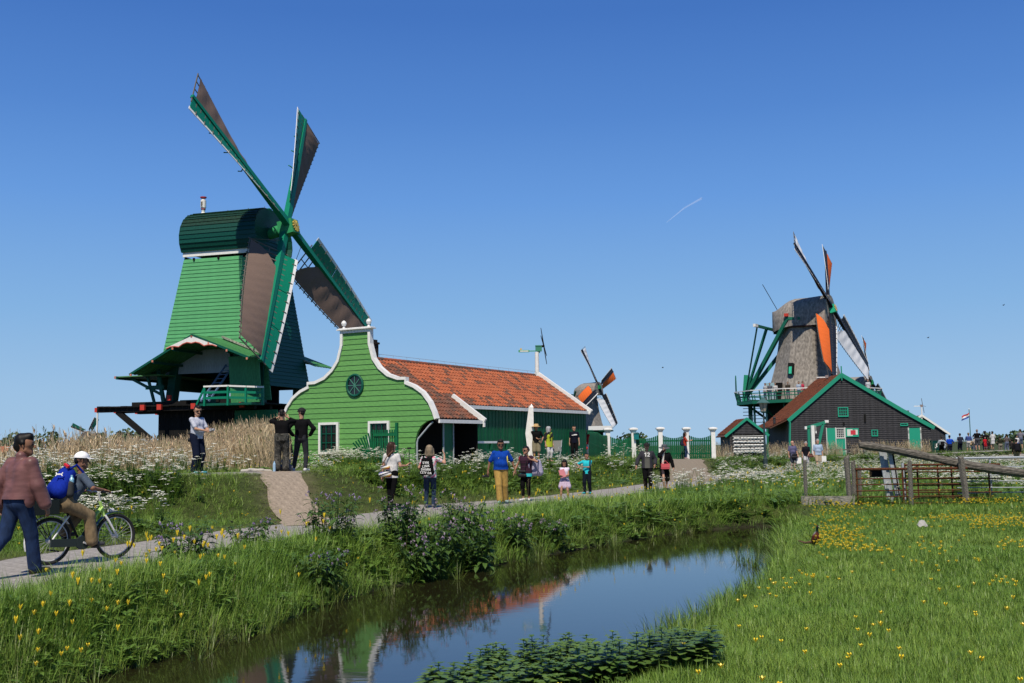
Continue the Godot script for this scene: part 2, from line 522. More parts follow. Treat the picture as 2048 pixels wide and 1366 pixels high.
func palette() -> void:
	glass_dark = mat(0.012, 0.014, 0.016, 0.06); glass_dark.metallic_specular = 0.5
	M.white = mat(0.80, 0.80, 0.775, 0.5, Vector3(0.9, 0.9, 0.9), 0.93)
	M.gable = mat(0.150, 0.385, 0.105, 0.5, Vector3(0.6, 3.5, 0.6), 0.84)
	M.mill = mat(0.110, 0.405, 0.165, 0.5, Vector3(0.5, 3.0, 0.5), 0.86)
	M.cap = mat(0.004, 0.085, 0.062, 0.45, Vector3(1, 3, 1), 0.7)
	M.teal = mat(0.004, 0.215, 0.12, 0.45, Vector3(2, 2, 2), 0.85)
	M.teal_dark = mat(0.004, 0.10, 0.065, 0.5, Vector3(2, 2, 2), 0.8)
	M.wall = mat(0.006, 0.125, 0.05, 0.55, Vector3(3, 0.5, 3), 0.8)
	M.fence = mat(0.008, 0.16, 0.062, 0.55, Vector3(3, 0.7, 3), 0.75)
	M.canvas = mat(0.215, 0.150, 0.120, 0.95, Vector3(3, 3, 3), 0.8)
	M.timber = mat(0.19, 0.175, 0.15, 0.9, Vector3(4, 4, 4), 0.7)
	M.black = mat(0.012, 0.011, 0.010, 0.8, Vector3(2, 2, 2), 0.6)
	M.tar = mat(0.080, 0.080, 0.090, 0.7, Vector3(0.5, 4.0, 0.5), 0.4)
	M.thatch = mat(0.43, 0.395, 0.355, 0.98, Vector3(0.7, 0.35, 0.7), 0.55, true, 1.0)
	M.orange = mat(0.86, 0.165, 0.028, 0.85, Vector3(2, 2, 2), 0.85)
	M.red = mat(0.50, 0.045, 0.03, 0.6)
	M.tile = mat(1, 1, 1, 0.85, Vector3(6, 6, 6), 0.7)
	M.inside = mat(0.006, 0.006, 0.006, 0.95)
	M.grey_wood = mat(0.27, 0.25, 0.215, 0.95, Vector3(5, 5, 5), 0.45, true, 0.6)
	M.rust = mat(0.16, 0.055, 0.025, 0.9, Vector3(5, 5, 5), 0.5)
	M.zinc = mat(0.42, 0.46, 0.50, 0.4, Vector3(3, 3, 3), 0.8)

func pantile() -> MB:
	var t := MB.new()
	var prev: Variant = null
	for i in 7:
		var u := i / 6.0
		var x := (u - 0.5) * 0.25
		var y := 0.028 * sin(u * TAU * 0.95 + 2.6)
		var p := [Vector3(x, y, -0.17), Vector3(x, y + 0.035, 0.17), Vector3(x, y + 0.012, 0.17)]
		if prev != null:
			t.quad(prev[0], prev[1], p[1], p[0])
			t.quad(prev[1], prev[2], p[2], p[1])
		prev = p
	return t

func roof_tiles(parent: Node, ridge: Vector3, along: Vector3, down: Vector3, length: float, s0: float, run0: float, run1: float, colour: Callable) -> void:
	var nrm := down.cross(along).normalized()
	if nrm.y < 0: nrm = -nrm
	var xf := []
	var cs := PackedColorArray()
	var rows := int((run1 - run0) / 0.28)
	var cols := int((length - s0) / 0.235)
	for j in rows:
		for i in cols:
			var s := s0 + (i + 0.5) * 0.235
			var r := run0 + (j + 0.5) * 0.28
			var ax := nrm.cross(down).normalized() * -1.0
			ax = down.cross(nrm).normalized() * -1.0
			var b := Basis(along.normalized(), nrm, down.normalized())
			if b.determinant() < 0: b = Basis(-along.normalized(), nrm, down.normalized())
			b = b.rotated(nrm, rng.randf_range(-0.02, 0.02))
			xf.append(Transform3D(b, ridge + along.normalized() * s + down.normalized() * r + nrm * (0.03 + rng.randf_range(0, 0.008))))
			cs.append(colour.call(s, r))
	swarm("roof_tile", pantile().mesh(), M.tile, xf, cs, parent)

func ridge_row(parent: Node, a: Vector3, b: Vector3, step := 0.33) -> void:
	var t := MB.new()
	var k := 7
	for i in k - 1:
		var t0 := PI * i / (k - 1)
		var t1 := PI * (i + 1) / (k - 1)
		var p := []
		for q in [[t0, 0.0, 0.10], [t1, 0.0, 0.10], [t1, 1.0, 0.115], [t0, 1.0, 0.115]]:
			p.append(Vector3(cos(q[0]) * q[2] * 1.15, sin(q[0]) * q[2], (q[1] - 0.5) * step * 1.1))
		t.quad(p[3], p[2], p[1], p[0])
	var n := int((b - a).length() / step)
	var d := (b - a).normalized()
	var base := Basis(d.cross(Vector3.UP).normalized() * -1.0, Vector3.UP, d)
	var vars := []
	for c in [Color(0.42, 0.12, 0.06), Color(0.30, 0.10, 0.06), Color(0.18, 0.10, 0.075)]:
		var q := MB.new(); q.col = c; q.add(t)
		var me := q.mesh(); me.surface_set_material(0, M.tile); vars.append(me)
	for i in n:
		piece("ridge_tile", vars[rng.randi() % 3], parent, a + d * (i + 0.5) * step, base)

func build_barn() -> void:
	var o := thing("gabled_warehouse", "long green wooden warehouse with white trimmed bell gable and orange tiled roof", "barn", V(-6.42, 0, 45), -29.5)
	var base := 0.72
	var out := [] + GABLE
	# under the eaves the wall is cut in a quarter round on the right
	var poly := PackedVector2Array()
	for p in GABLE: poly.append(Vector2(p[0], p[1]))
	for p in [[3.9, 2.71], [3.5, 2.64], [3.2, 2.45], [3.02, 2.18], [2.93, 1.85], [2.9, 1.45], [2.9, base], [-3.3, base], [-3.3, 1.5], [-3.42, 2.1], [-3.65, 2.5], [-3.9, 2.71]]: poly.append(Vector2(p[0], p[1]))
	for i in range(GABLE.size() - 1, -1, -1): poly.append(Vector2(-GABLE[i][0], GABLE[i][1]))
	boards(poly, base, 6.46, 0.2145, o, M.gable, -0.12, -0.01, 0.022)
	var tr := MB.new()
	var line := []
	for p in GABLE: line.append(Vector2(p[0] + 0.03, p[1] + 0.01))
	tr.ribbon(line, 0.125, -0.16, 0.07, -1.0)
	obj("gable_trim", tr, M.white, o)
	tr = MB.new()
	line = []
	for p in GABLE: line.append(Vector2(-p[0] - 0.03, p[1] + 0.01))
	tr.ribbon(line, 0.125, -0.16, 0.07, 1.0)
	obj("gable_trim", tr, M.white, o)
	tr = MB.new()
	tr.box(Vector3(0, 6.405, -0.04), Vector3(1.3, 0.13, 0.2)); tr.box(Vector3(0, 6.49, -0.02), Vector3(1.78, 0.045, 0.36)); tr.box(Vector3(0, 6.53, -0.02), Vector3(1.66, 0.035, 0.3))
	obj("gable_cap", tr, M.white, o)
	for s in [-0.64, 0.64]:
		var fi := MB.new()
		fi.lathe([Vector2(0.075, 6.54), Vector2(0.05, 6.6), Vector2(0.035, 6.64), Vector2(0.09, 6.68), Vector2(0.115, 6.76), Vector2(0.085, 6.84), Vector2(0.03, 6.88), Vector2(0, 6.89)], 12, Vector3(s, 0, -0.03))
		obj("finial", fi, M.white, o)
	# round window
	var oc := Node3D.new()
	oc.name = "round_window"; o.add_child(oc)
	var ring := MB.new()
	var pts := []
	for i in 33: pts.append(Vector3(-0.03 + cos(TAU * i / 32) * 0.4, 4.17 + sin(TAU * i / 32) * 0.43, 0.03))
	ring.tube(pts, 0.055, 8, false)
	obj("frame", ring, M.teal_dark, oc)
	var bars := MB.new()
	for i in 4:
		var t := PI * i / 4
		bars.beam(Vector3(-0.03 - cos(t) * 0.39, 4.17 - sin(t) * 0.42, 0.032 + 0.003 * i), Vector3(-0.03 + cos(t) * 0.39, 4.17 + sin(t) * 0.42, 0.032 + 0.003 * i), 0.03, 0.03, Vector3.BACK)
	obj("glazing_bars", bars, mat(0.06, 0.20, 0.15, 0.5), oc)
	for i in 8:
		var pn := MB.new()
		var t0 := TAU * i / 8; var t1 := TAU * (i + 1) / 8
		for k in 3:
			var a := lerpf(t0, t1, k / 3.0); var b := lerpf(t0, t1, (k + 1) / 3.0)
			pn.tri(Vector3(-0.03, 4.17, 0.02), Vector3(-0.03 + cos(a) * 0.4, 4.17 + sin(a) * 0.43, 0.02), Vector3(-0.03 + cos(b) * 0.4, 4.17 + sin(b) * 0.43, 0.02))
		obj("pane", pn, glass_dark, oc)
	window("window", o, -1.88, 1.38, -0.84, 2.69, 0.05, 3, 3, 0.1, M.white, M.teal_dark)
	window("window", o, 0.68, 1.38, 1.72, 2.69, 0.05, 3, 3, 0.1, M.white, M.teal_dark)
	# right long wall, vertical boards
	var vb := MB.new()
	vb.box(Vector3(0, 1.3, 0), Vector3(0.05, 2.6, 0.135))
	var vms := []
	for k in 3:
		var q := MB.new(); q.col = [Color(1, 1, 1), Color(0.9, 0.9, 0.9), Color(0.82, 0.82, 0.82)][k]; q.add(vb)
		var me := q.mesh(); me.surface_set_material(0, M.wall); vms.append(me)
	for i in 83:
		piece("plank", vms[rng.randi() % 3], o, Vector3(2.8 + (0.014 if i % 2 else 0.0), base, -3.3 - 0.15 * (i + 0.5)))
	var w := MB.new()
	w.box(Vector3(2.72, 2.0, -9.5), Vector3(0.08, 2.6, 12.4))   # backing
	w.box(Vector3(-2.8, 2.0, -8.0), Vector3(0.1, 2.6, 15.6))
	w.box(Vector3(0, 2.0, -15.7), Vector3(5.5, 2.6, 0.1))
	w.prism(PackedVector2Array([Vector2(-2.85, 3.3), Vector2(2.85, 3.3), Vector2(0, 5.25)]), -15.75, -15.65)
	obj("wall", w, M.wall, o)
	# open front hall on the right, dark inside
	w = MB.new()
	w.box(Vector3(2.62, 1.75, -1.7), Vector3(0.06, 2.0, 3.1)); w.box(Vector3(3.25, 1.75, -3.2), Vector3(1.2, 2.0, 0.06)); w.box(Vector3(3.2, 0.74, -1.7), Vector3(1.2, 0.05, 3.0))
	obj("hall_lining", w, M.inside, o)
	w = MB.new()
	w.box(Vector3(3.75, 1.65, -1.08), Vector3(0.05, 1.9, 0.72))
	obj("hall_panel", w, M.wall, o)
	for s in [-0.72, -1.44]:
		w = MB.new(); w.box(Vector3(3.79, 1.68, s), Vector3(0.05, 2.0, 0.035)); obj("corner_batten", w, M.zinc, o)
	w = MB.new()
	w.tube([Vector3(3.7, 2.6, -0.12), Vector3(3.55, 2.45, -0.06), Vector3(3.1, 1.95, 0.04), Vector3(3.05, 1.8, 0.05), Vector3(3.05, 0.75, 0.05)], 0.035, 8)
	obj("downpipe", w, M.zinc, o)
	# roof
	var pitch := 0.685
	var dn := Vector3(1, -pitch, 0).normalized()
	var sl := MB.new()
	for sgn in [1.0, -1.0]:
		for q in [[0.0, 2.93, 0.1, 15.72], [2.93, 3.95, 0.1, 3.35]]:
			var a := Vector3(q[0] * sgn, 5.34 - pitch * q[0], 0); var b := Vector3(q[1] * sgn, 5.34 - pitch * q[1], 0)
			var th := Vector3(0, -0.09, 0)
			var p := [a + th + Vector3(0, 0, -q[2]), b + th + Vector3(0, 0, -q[2]), b + th + Vector3(0, 0, -q[3]), a + th + Vector3(0, 0, -q[3]), a + Vector3(0, 0, -q[2]), b + Vector3(0, 0, -q[2]), b + Vector3(0, 0, -q[3]), a + Vector3(0, 0, -q[3])]
			if sgn < 0: p = [p[1], p[0], p[3], p[2], p[5], p[4], p[7], p[6]]
			sl.hexa(p)
	obj("roof_boarding", sl, mat(0.08, 0.05, 0.04, 0.9), o)
	var tc := func(s: float, r: float) -> Color:
		var dark := noise.get_noise_2d(s * 14.0 + r * 6.0, r * 14.0 - s * 3.0) + 0.55 * noise.get_noise_2d(s * 55.0, r * 70.0)
		var edge := smoothstep(0.9, -0.9, s * 1.05 - 1.0 - r * 0.85)
		var odds := 0.16 + 0.95 * dark + edge * 1.6 + smoothstep(2.7, 3.5, r) * 0.4
		var k := rng.randf_range(0.55, 1.0) if rng.randf() < odds else rng.randf_range(0.0, 0.22)
		var or_ := Color(0.60, 0.175, 0.075).lerp(Color(0.46, 0.125, 0.055), rng.randf())
		return or_.lerp(Color(0.125, 0.078, 0.06) * rng.randf_range(0.8, 1.3), k)
	roof_tiles(o, Vector3(0, 5.34, 0), Vector3(0, 0, -1), dn, 15.7, 0.14, 0.1, 3.62, tc)
	roof_tiles(o, Vector3(0, 5.34, 0), Vector3(0, 0, -1), dn, 3.36, 0.14, 3.5, 4.82, tc)
	ridge_row(o, Vector3(0, 5.33, -0.15), Vector3(0, 5.33, -15.6))
	var wire := MB.new()
	wire.tube([Vector3(0.02, 5.56, -0.6), Vector3(0.02, 5.55, -8), Vector3(0.02, 5.56, -15.5)], 0.008, 4)
	for i in 16: wire.tube([Vector3(0.02, 5.4, -0.6 - i), Vector3(0.02, 5.56, -0.6 - i)], 0.007, 4)
	obj("lightning_wire", wire, M.zinc, o)
	w = MB.new(); w.box(Vector3(2.98, 3.30, -9.55), Vector3(0.08, 0.15, 12.35)); obj("fascia", w, M.white, o)
	w = MB.new(); w.box(Vector3(4.0, 2.62, -1.75), Vector3(0.08, 0.14, 3.3)); obj("fascia", w, M.white, o)
	w = MB.new(); w.beam(Vector3(-0.05, 5.48, -15.76), Vector3(3.12, 5.48 - pitch * 3.17, -15.76), 0.16, 0.26); obj("bargeboard", w, M.white, o)
	w = MB.new(); w.beam(Vector3(0.05, 5.48, -15.77), Vector3(-3.1, 5.48 - pitch * 3.15, -15.77), 0.16, 0.26); obj("bargeboard", w, M.white, o)
	w = MB.new(); w.beam(Vector3(2.5, 5.48 - pitch * 2.5, -3.42), Vector3(4.1, 5.48 - pitch * 4.1, -3.42), 0.12, 0.2); obj("bargeboard", w, M.white, o)
	w = MB.new(); w.beam(Vector3(4.06, 2.6, -3.4), Vector3(4.06, 2.42, -3.4), 0.08, 0.08); obj("fascia_end", w, M.white, o)
	w = MB.new(); w.box(Vector3(-0.12, 5.6, -1.25), Vector3(0.4, 0.9, 0.4)); w.box(Vector3(-0.12, 6.0, -1.25), Vector3(0.48, 0.08, 0.48)); w.box(Vector3(-0.12, 6.1, -1.25), Vector3(0.34, 0.1, 0.34))
	obj("chimney", w, mat(0.05, 0.035, 0.03, 0.9, Vector3(6, 10, 6), 0.4), o)
	w = MB.new(); w.tube([Vector3(0, 5.2, -15.72), Vector3(0, 6.62, -15.72)], [0.12, 0.105], 12); obj("mast", w, M.white, o)
	var lamp := MB.new(); lamp.box(Vector3(2.86, 2.1, -3.5), Vector3(0.08, 0.16, 0.08)); obj("wall_lamp", lamp, M.black, o)
	# turbine with a green tail on the mast
	var hub := V(1.42, 6.66, 58.72)
	var tb := thing("roof_windmotor", "small green wind motor with four thin black blades on white roof mast", "wind motor", hub)
	w = MB.new(); w.box(Vector3(0, 0.13, 0), Vector3(0.34, 0.26, 0.2)); w.box(Vector3(-0.03, 0.29, 0), Vector3(0.3, 0.06, 0.24)); w.tube([Vector3(0, -0.08, 0), Vector3(0, 0.05, 0)], 0.08, 8)
	obj("gearbox", w, mat(0.05, 0.22, 0.14, 0.5), tb)
	w = MB.new(); w.tube([Vector3(0.1, 0.24, 0), Vector3(0.32, 0.3, 0)], [0.07, 0.05], 8); obj("hub", w, M.black, tb)
	w = MB.new(); w.beam(Vector3(-0.1, 0.02, 0), Vector3(-0.55, 0.02, 0), 0.03, 0.05); w.beam(Vector3(-0.5, 0.02, 0), Vector3(-1.08, 0.02, 0), 0.02, 0.12)
	obj("tail_vane", w, mat(0.06, 0.30, 0.13, 0.5), tb)
	w = MB.new(); w.beam(Vector3(-0.55, 0.02, 0.014), Vector3(-1.0, 0.02, 0.014), 0.012, 0.055); obj("vane_stripe", w, M.white, tb)
	w = MB.new(); w.box(Vector3(-0.95, 0.13, 0), Vector3(0.1, 0.09, 0.02)); obj("vane_ornament", w, mat(0.6, 0.42, 0.12, 0.5), tb)
	for i in 4:
		w = MB.new()
		var t := 0.42 + PI / 2 * i
		var dir := Vector3(-0.17 * cos(t) * 1.0 + 0.1 * sin(t), cos(t), -sin(t)).normalized()
		w.beam(Vector3(0.28, 0.29, 0), Vector3(0.28, 0.29, 0) + dir * 1.12, 0.07, 0.02, Vector3(0.5, 0, 0.86), 0.03, 0.015)
		obj("blade", w, M.black, tb)

func near_barn() -> void:
	# picket gate before the right window
	var g := thing("picket_gate", "dark green picket gate with fanned pickets before the gable window", "gate", V(-6.42, 0, 45), -29.5)
	var z := 0.9
	for i in 9:
		var w := MB.new(); w.box(Vector3(1.66 + i * 0.115, 1.6, z), Vector3(0.06, 1.42, 0.025)); obj("picket", w, M.fence, g)
	for i in 9:
		var t := i / 8.0
		var w := MB.new()
		w.beam(Vector3(1.62 - t * 0.12, 0.95, z + 0.03), Vector3(1.58 - t * 0.62, 2.32 - t * 0.5, z + 0.03 + t * 0.5), 0.06, 0.025, Vector3.BACK)
		obj("picket", w, M.fence, g)
	var w := MB.new(); w.box(Vector3(2.13, 2.12, z + 0.035), Vector3(1.1, 0.11, 0.04)); obj("rail", w, M.fence, g)
	w = MB.new(); w.box(Vector3(2.13, 1.25, z + 0.035), Vector3(1.1, 0.09, 0.04)); obj("rail", w, M.fence, g)
	w = MB.new(); w.beam(Vector3(1.62, 1.5, z + 0.06), Vector3(0.85, 1.6, z + 0.4), 0.05, 0.06); obj("rail", w, M.fence, g)
	w = MB.new(); w.box(Vector3(2.68, 1.65, z), Vector3(0.1, 1.85, 0.1)); obj("gate_post", w, M.fence, g)
	# low barrier with white top rail along the long wall
	g = thing("low_barrier", "low green barrier with a white top rail along the dark green wall", "barrier", V(-6.42, 0, 45), -29.5)
	w = MB.new(); w.box(Vector3(3.5, 1.79, -4.9), Vector3(0.09, 0.09, 3.0)); obj("top_rail", w, M.white, g)
	for s in [-3.6, -4.9, -6.25]:
		w = MB.new(); w.box(Vector3(3.5, 1.24, s), Vector3(0.1, 1.0, 0.14)); obj("post", w, M.fence, g)
	for y in [1.05, 1.4]:
		w = MB.new(); w.box(Vector3(3.53, y, -4.9), Vector3(0.04, 0.16, 2.8)); obj("rail", w, M.fence, g)
	# white post with a pointed brace
	var p := thing("white_post", "tall white wooden post with pointed brace between the men by the wall", "post", V(0.86, 0.84, 51.0))
	w = MB.new(); w.box(Vector3(0, 1.28, 0), Vector3(0.17, 2.56, 0.17)); obj("post", w, M.white, p)
	w = MB.new(); w.prism(PackedVector2Array([Vector2(-0.087, 2.66), Vector2(-0.087, 0.1), Vector2(-0.16, 0.1), Vector2(-0.3, 1.35), Vector2(-0.12, 2.6)]), -0.06, 0.0); obj("brace", w, M.white, p)
	w = MB.new(); w.lathe([Vector2(0.12, 2.56), Vector2(0.0, 2.72)], 4, Vector3.ZERO, Basis(Vector3.UP, PI / 4), false); obj("point", w, M.white, p)
	# folding chair
	var c := thing("folding_chair", "grey mesh folding chair on the grass beside the green wall", "chair", V(1.95, 0.9, 52.3), -20)
	var mesh_m := mat(0.30, 0.31, 0.30, 0.8, Vector3(8, 8, 8), 0.6)
	w = MB.new(); w.beam(Vector3(0, 0.45, -0.2), Vector3(0, 0.95, -0.32), 0.5, 0.02, Vector3(0, 0.3, 1)); obj("backrest", w, mesh_m, c)
	w = MB.new(); w.box(Vector3(0, 0.44, 0.02), Vector3(0.5, 0.02, 0.42)); obj("seat", w, mesh_m, c)
	for s in [-0.26, 0.26]:
		w = MB.new(); w.tube([Vector3(s, 0, 0.25), Vector3(s, 0.5, -0.18), Vector3(s, 0.98, -0.33)], 0.014, 6); obj("leg", w, M.zinc, c)
		w = MB.new(); w.tube([Vector3(s, 0, -0.25), Vector3(s, 0.45, 0.2), Vector3(s, 0.64, 0.18), Vector3(s, 0.62, -0.24)], 0.014, 6); obj("leg", w, M.zinc, c)

func build_fence() -> void:
	var f := thing("garden_fence", "green picket fence with five white posts and sagging tops", "fence")
	var px := [[5.75, 67.2], [7.35, 67.6], [9.1, 68.4], [10.85, 69.2], [12.65, 70.0]]
	for i in 5:
		var x: float = px[i][0]
		var d: float = px[i][1]
		var y := maxf(ground_at(x, d), 0.66) - 0.1
		var w := MB.new()
		w.box(V(x, y + 0.95, d), Vector3(0.26, 1.9, 0.26))
		obj("post", w, M.white, f)
		w = MB.new()
		w.lathe([Vector2(0.19, y + 1.78), Vector2(0.2, y + 1.84), Vector2(0.26, y + 1.88), Vector2(0.26, y + 1.93), Vector2(0.36, y + 1.97), Vector2(0.36, y + 2.05), Vector2(0.2, y + 2.09), Vector2(0, y + 2.11)], 4, V(x, 0, d), Basis(Vector3.UP, PI / 4), false)
		obj("post_cap", w, M.white, f)
	var pk := MB.new()
	pk.prism(PackedVector2Array([Vector2(-0.048, 0), Vector2(0.048, 0), Vector2(0.048, 0.98), Vector2(0, 1.0), Vector2(-0.048, 0.98)]), -0.012, 0.012)
	var pm := []
	for k in 3:
		var q := MB.new(); q.col = [Color(1, 1, 1), Color(0.88, 0.88, 0.88), Color(0.78, 0.78, 0.78)][k]; q.add(pk)
		var me := q.mesh(); me.surface_set_material(0, M.fence); pm.append(me)
	var runs := [[px[0], px[1]], [px[1], px[2]], [px[2], px[3]], [px[3], px[4]], [[3.7, 60.4], px[0]]]
	for r in runs:
		var a := Vector2(r[0][0], r[0][1]); var b := Vector2(r[1][0], r[1][1])
		var n := 14 if r[0][0] != 3.7 else 40
		for i in n:
			var t := (i + 0.5) / n
			var p := a.lerp(b, t)
			var sag := 0.24 * sin(PI * t) if n == 14 else 0.0
			var y := maxf(ground_at(p.x, p.y), 0.64) - 0.05
			var dir := (b - a).normalized()
			var o := piece("picket", pm[rng.randi() % 3], f, V(p.x, y, p.y), Basis(Vector3(dir.x, 0, -dir.y), Vector3.UP * (1.62 - sag), Vector3(dir.y, 0, dir.x)))
		for hh in [0.35, 1.15]:
			var w := MB.new()
			w.beam(V(a.x, ground_at(a.x, a.y) + hh, a.y + 0.06), V(b.x, ground_at(b.x, b.y) + hh, b.y + 0.06), 0.04, 0.09)
			obj("rail", w, M.fence, f)
	var mb := thing("mailbox", "small teal box hung on the second white fence post", "mailbox", V(7.5, ground_at(7.4, 67.5) + 1.35, 67.38))
	var w2 := MB.new(); w2.box(Vector3(0, 0.18, 0), Vector3(0.3, 0.36, 0.14)); w2.box(Vector3(0, 0.375, 0.01), Vector3(0.34, 0.03, 0.19)); obj("box", w2, mat(0.01, 0.16, 0.17, 0.4), mb)

# ---------------------------------------------------------------- windmills; every mill's frame has +x towards the wind, -z away
func sail(mill: Node3D, hub: Vector3, tilt: float, phi: float, R: float, o: Dictionary) -> void:
	var n := Vector3(cos(tilt), sin(tilt), 0)
	var v := Vector3(-sin(tilt), cos(tilt), 0)
	var h := Vector3(0, 0, -1)
	var er := v * cos(phi) + h * sin(phi)
	var ec := h * cos(phi) - v * sin(phi)   # towards the cloth side
	var W: float = o.get("w", 1.95) * R / 10.2
	var B: float = o.get("b", 0.82) * R / 10.2
	var k := R / 10.2
	var s := Node3D.new()
	s.name = "sail"; mill.add_child(s, true)
	var chord := func(r: float) -> Vector3:
		var t := deg_to_rad(lerpf(o.get("t0", 33.0), o.get("t1", 2.0), pow(clampf((r / R - 0.2) / 0.8, 0, 1), 1.25)))
		return ec * cos(t) - n * sin(t)
	var st := MB.new()
	st.beam(hub, hub + er * R * 0.55, 0.40 * k, 0.36 * k, n, 0.30 * k, 0.28 * k)
	st.beam(hub + er * R * 0.55, hub + er * R, 0.30 * k, 0.28 * k, n, 0.20 * k, 0.18 * k)
	obj("stock", st, o.stock, s)
	var steps_n := 14
	# leading boards in three leaves
	for part in 3:
		var bd := MB.new()
		var ra := R * (0.21 + 0.263 * part); var rb := R * (0.21 + 0.263 * (part + 1)) - 0.05
		for i in 5:
			var r0 := lerpf(ra, rb, i / 5.0); var r1 := lerpf(ra, rb, (i + 1) / 5.0)
			var c0: Vector3 = chord.call(r0) * -1.0; var c1: Vector3 = chord.call(r1) * -1.0
			var n0: Vector3 = er.cross(c0).normalized() * 0.02
			var a := hub + er * r0 + c0 * 0.14 * k; var b := hub + er * r1 + c1 * 0.14 * k
			var d := hub + er * r1 + c1 * (B + 0.1 * k); var e := hub + er * r0 + c0 * (B + 0.1 * k)
			bd.quad(a + n0, b + n0, d + n0, e + n0); bd.quad(e - n0, d - n0, b - n0, a - n0)
			bd.quad(e + n0, d + n0, d - n0, e - n0)
			if i == 0: bd.quad(a + n0, e + n0, e - n0, a - n0)
			if i == 4: bd.quad(b + n0, b - n0, d - n0, d + n0)
		obj("wind_board", bd, o.board, s)
	var ed := MB.new()
	for i in 12:
		var r0 := lerpf(0.205 * R, R, i / 12.0); var r1 := lerpf(0.205 * R, R, (i + 1) / 12.0)
		var c0: Vector3 = chord.call(r0) * -1.0; var c1: Vector3 = chord.call(r1) * -1.0
		ed.beam(hub + er * r0 + c0 * (B + 0.16 * k), hub + er * r1 + c1 * (B + 0.16 * k), 0.24 * k, 0.03 * k, er.cross(c0))
	obj("edge_strip", ed, o.edge, s)
	var pins := MB.new()
	for i in 11:
		var r := lerpf(0.25 * R, 0.95 * R, i / 10.0)
		var c0: Vector3 = chord.call(r) * -1.0
		pins.beam(hub + er * r + c0 * B * 0.95 + n * 0.03, hub + er * r + c0 * (B + 0.2 * k) + n * 0.03, 0.04 * k, 0.05 * k, n)
	obj("edge_clip", pins, M.timber, s)
	# lattice
	var lt := MB.new()
	var bars := int(o.get("bars", 21))
	for i in bars:
		var r := lerpf(0.2 * R, 0.995 * R, float(i) / (bars - 1))
		var c: Vector3 = chord.call(r)
		lt.beam(hub + er * r - c * 0.45 * k, hub + er * r + c * (W + 0.1 * k), 0.06 * k, 0.045 * k, n)
	for w in [0.36, 0.7, 1.0]:
		for i in steps_n:
			var r0 := lerpf(0.2 * R, 0.995 * R, float(i) / steps_n); var r1 := lerpf(0.2 * R, 0.995 * R, float(i + 1) / steps_n)
			lt.beam(hub + er * r0 + (chord.call(r0) as Vector3) * W * w, hub + er * r1 + (chord.call(r1) as Vector3) * W * w, 0.05 * k, 0.04 * k, n)
	obj("lattice", lt, o.get("lattice", M.timber), s)
	# cloth, laced along the stock and the outer rail, hollow towards the hub
	var cl := MB.new()
	var nr := 30; var nw := 8
	var grid := []
	for i in nr + 1:
		var r := lerpf(0.205 * R, 0.975 * R, float(i) / nr)
		var c: Vector3 = chord.call(r)
		var f := clampf((r / R - 0.205) / 0.15, 0, 1)
		var w0 := W * 0.985 * (1.0 - pow(f, 0.62))
		w0 = maxf(w0, 0.10 * k)
		var row := []
		for j in nw + 1:
			var t := float(j) / nw
			var w := lerpf(w0, W * 0.99, t)
			var q := w / W
			var bulge := sin(PI * clampf(q, 0, 1)) * 0.07 * k + 0.05 * k
			bulge += 0.035 * k * sin(r * 5.3 / k + q * 3.0) * sin(PI * q) + 0.02 * k * sin(r * 11.0 / k - q * 9.0 + phi) * sin(PI * q)
			row.append(hub + er * r + c * w + n * bulge)
		grid.append(row)
	var nrm := func(i: int, j: int) -> Vector3:
		var a: Vector3 = grid[mini(i + 1, nr)][j] - grid[maxi(i - 1, 0)][j]
		var b: Vector3 = grid[i][mini(j + 1, nw)] - grid[i][maxi(j - 1, 0)]
		var x := a.cross(b).normalized()
		return x if x.dot(n) > 0 else -x
	for i in nr:
		for j in nw:
			cl.quad_n(grid[i][j], grid[i][j + 1], grid[i + 1][j + 1], grid[i + 1][j], nrm.call(i, j), nrm.call(i, j + 1), nrm.call(i + 1, j + 1), nrm.call(i + 1, j))
	obj("canvas", cl, o.cloth, s)
	var rp := MB.new()
	rp.tube([grid[0][nw], hub + er * R * 0.13 + ec * 0.3 * k], 0.018 * k, 5)
	obj("rope", rp, M.timber, s)
	if o.has("hooks"):
		var hk := MB.new()
		for i in 3:
			var r := R * (0.5 + 0.14 * i)
			hk.tube([hub + er * r - ec * 0.1, hub + er * r - ec * 0.45 - n * 0.1, hub + er * r - ec * 0.5 - n * 0.25 + er * 0.12], 0.035, 6)
		obj("tie_hook", hk, o.stock, s)

func hub_head(mill: Node3D, hub: Vector3, tilt: float, k: float, m: Material, gold: Material) -> void:
	var n := Vector3(cos(tilt), sin(tilt), 0)
	var b := Basis(Vector3(0, 0, 1).cross(n) * -1.0, n, Vector3(0, 0, 1)).orthonormalized()
	var w := MB.new()
	w.box(hub - n * 0.1 * k, Vector3(0.85, 0.95, 0.85) * k, b)
	w.tube([hub - n * 2.4 * k, hub - n * 0.3 * k], 0.34 * k, 10)
	obj("shaft_head", w, m, mill)
	w = MB.new()
	for i in 6:
		var t := PI * i / 6
		var q := Vector3(0, 0, 1) * cos(t) + Vector3(-n.y, n.x, 0) * sin(t)
		w.beam(hub + n * 0.42 * k - q * 0.36 * k, hub + n * 0.42 * k + q * 0.36 * k, 0.08 * k, 0.06 * k, n)
	obj("hub_star", w, gold, mill)

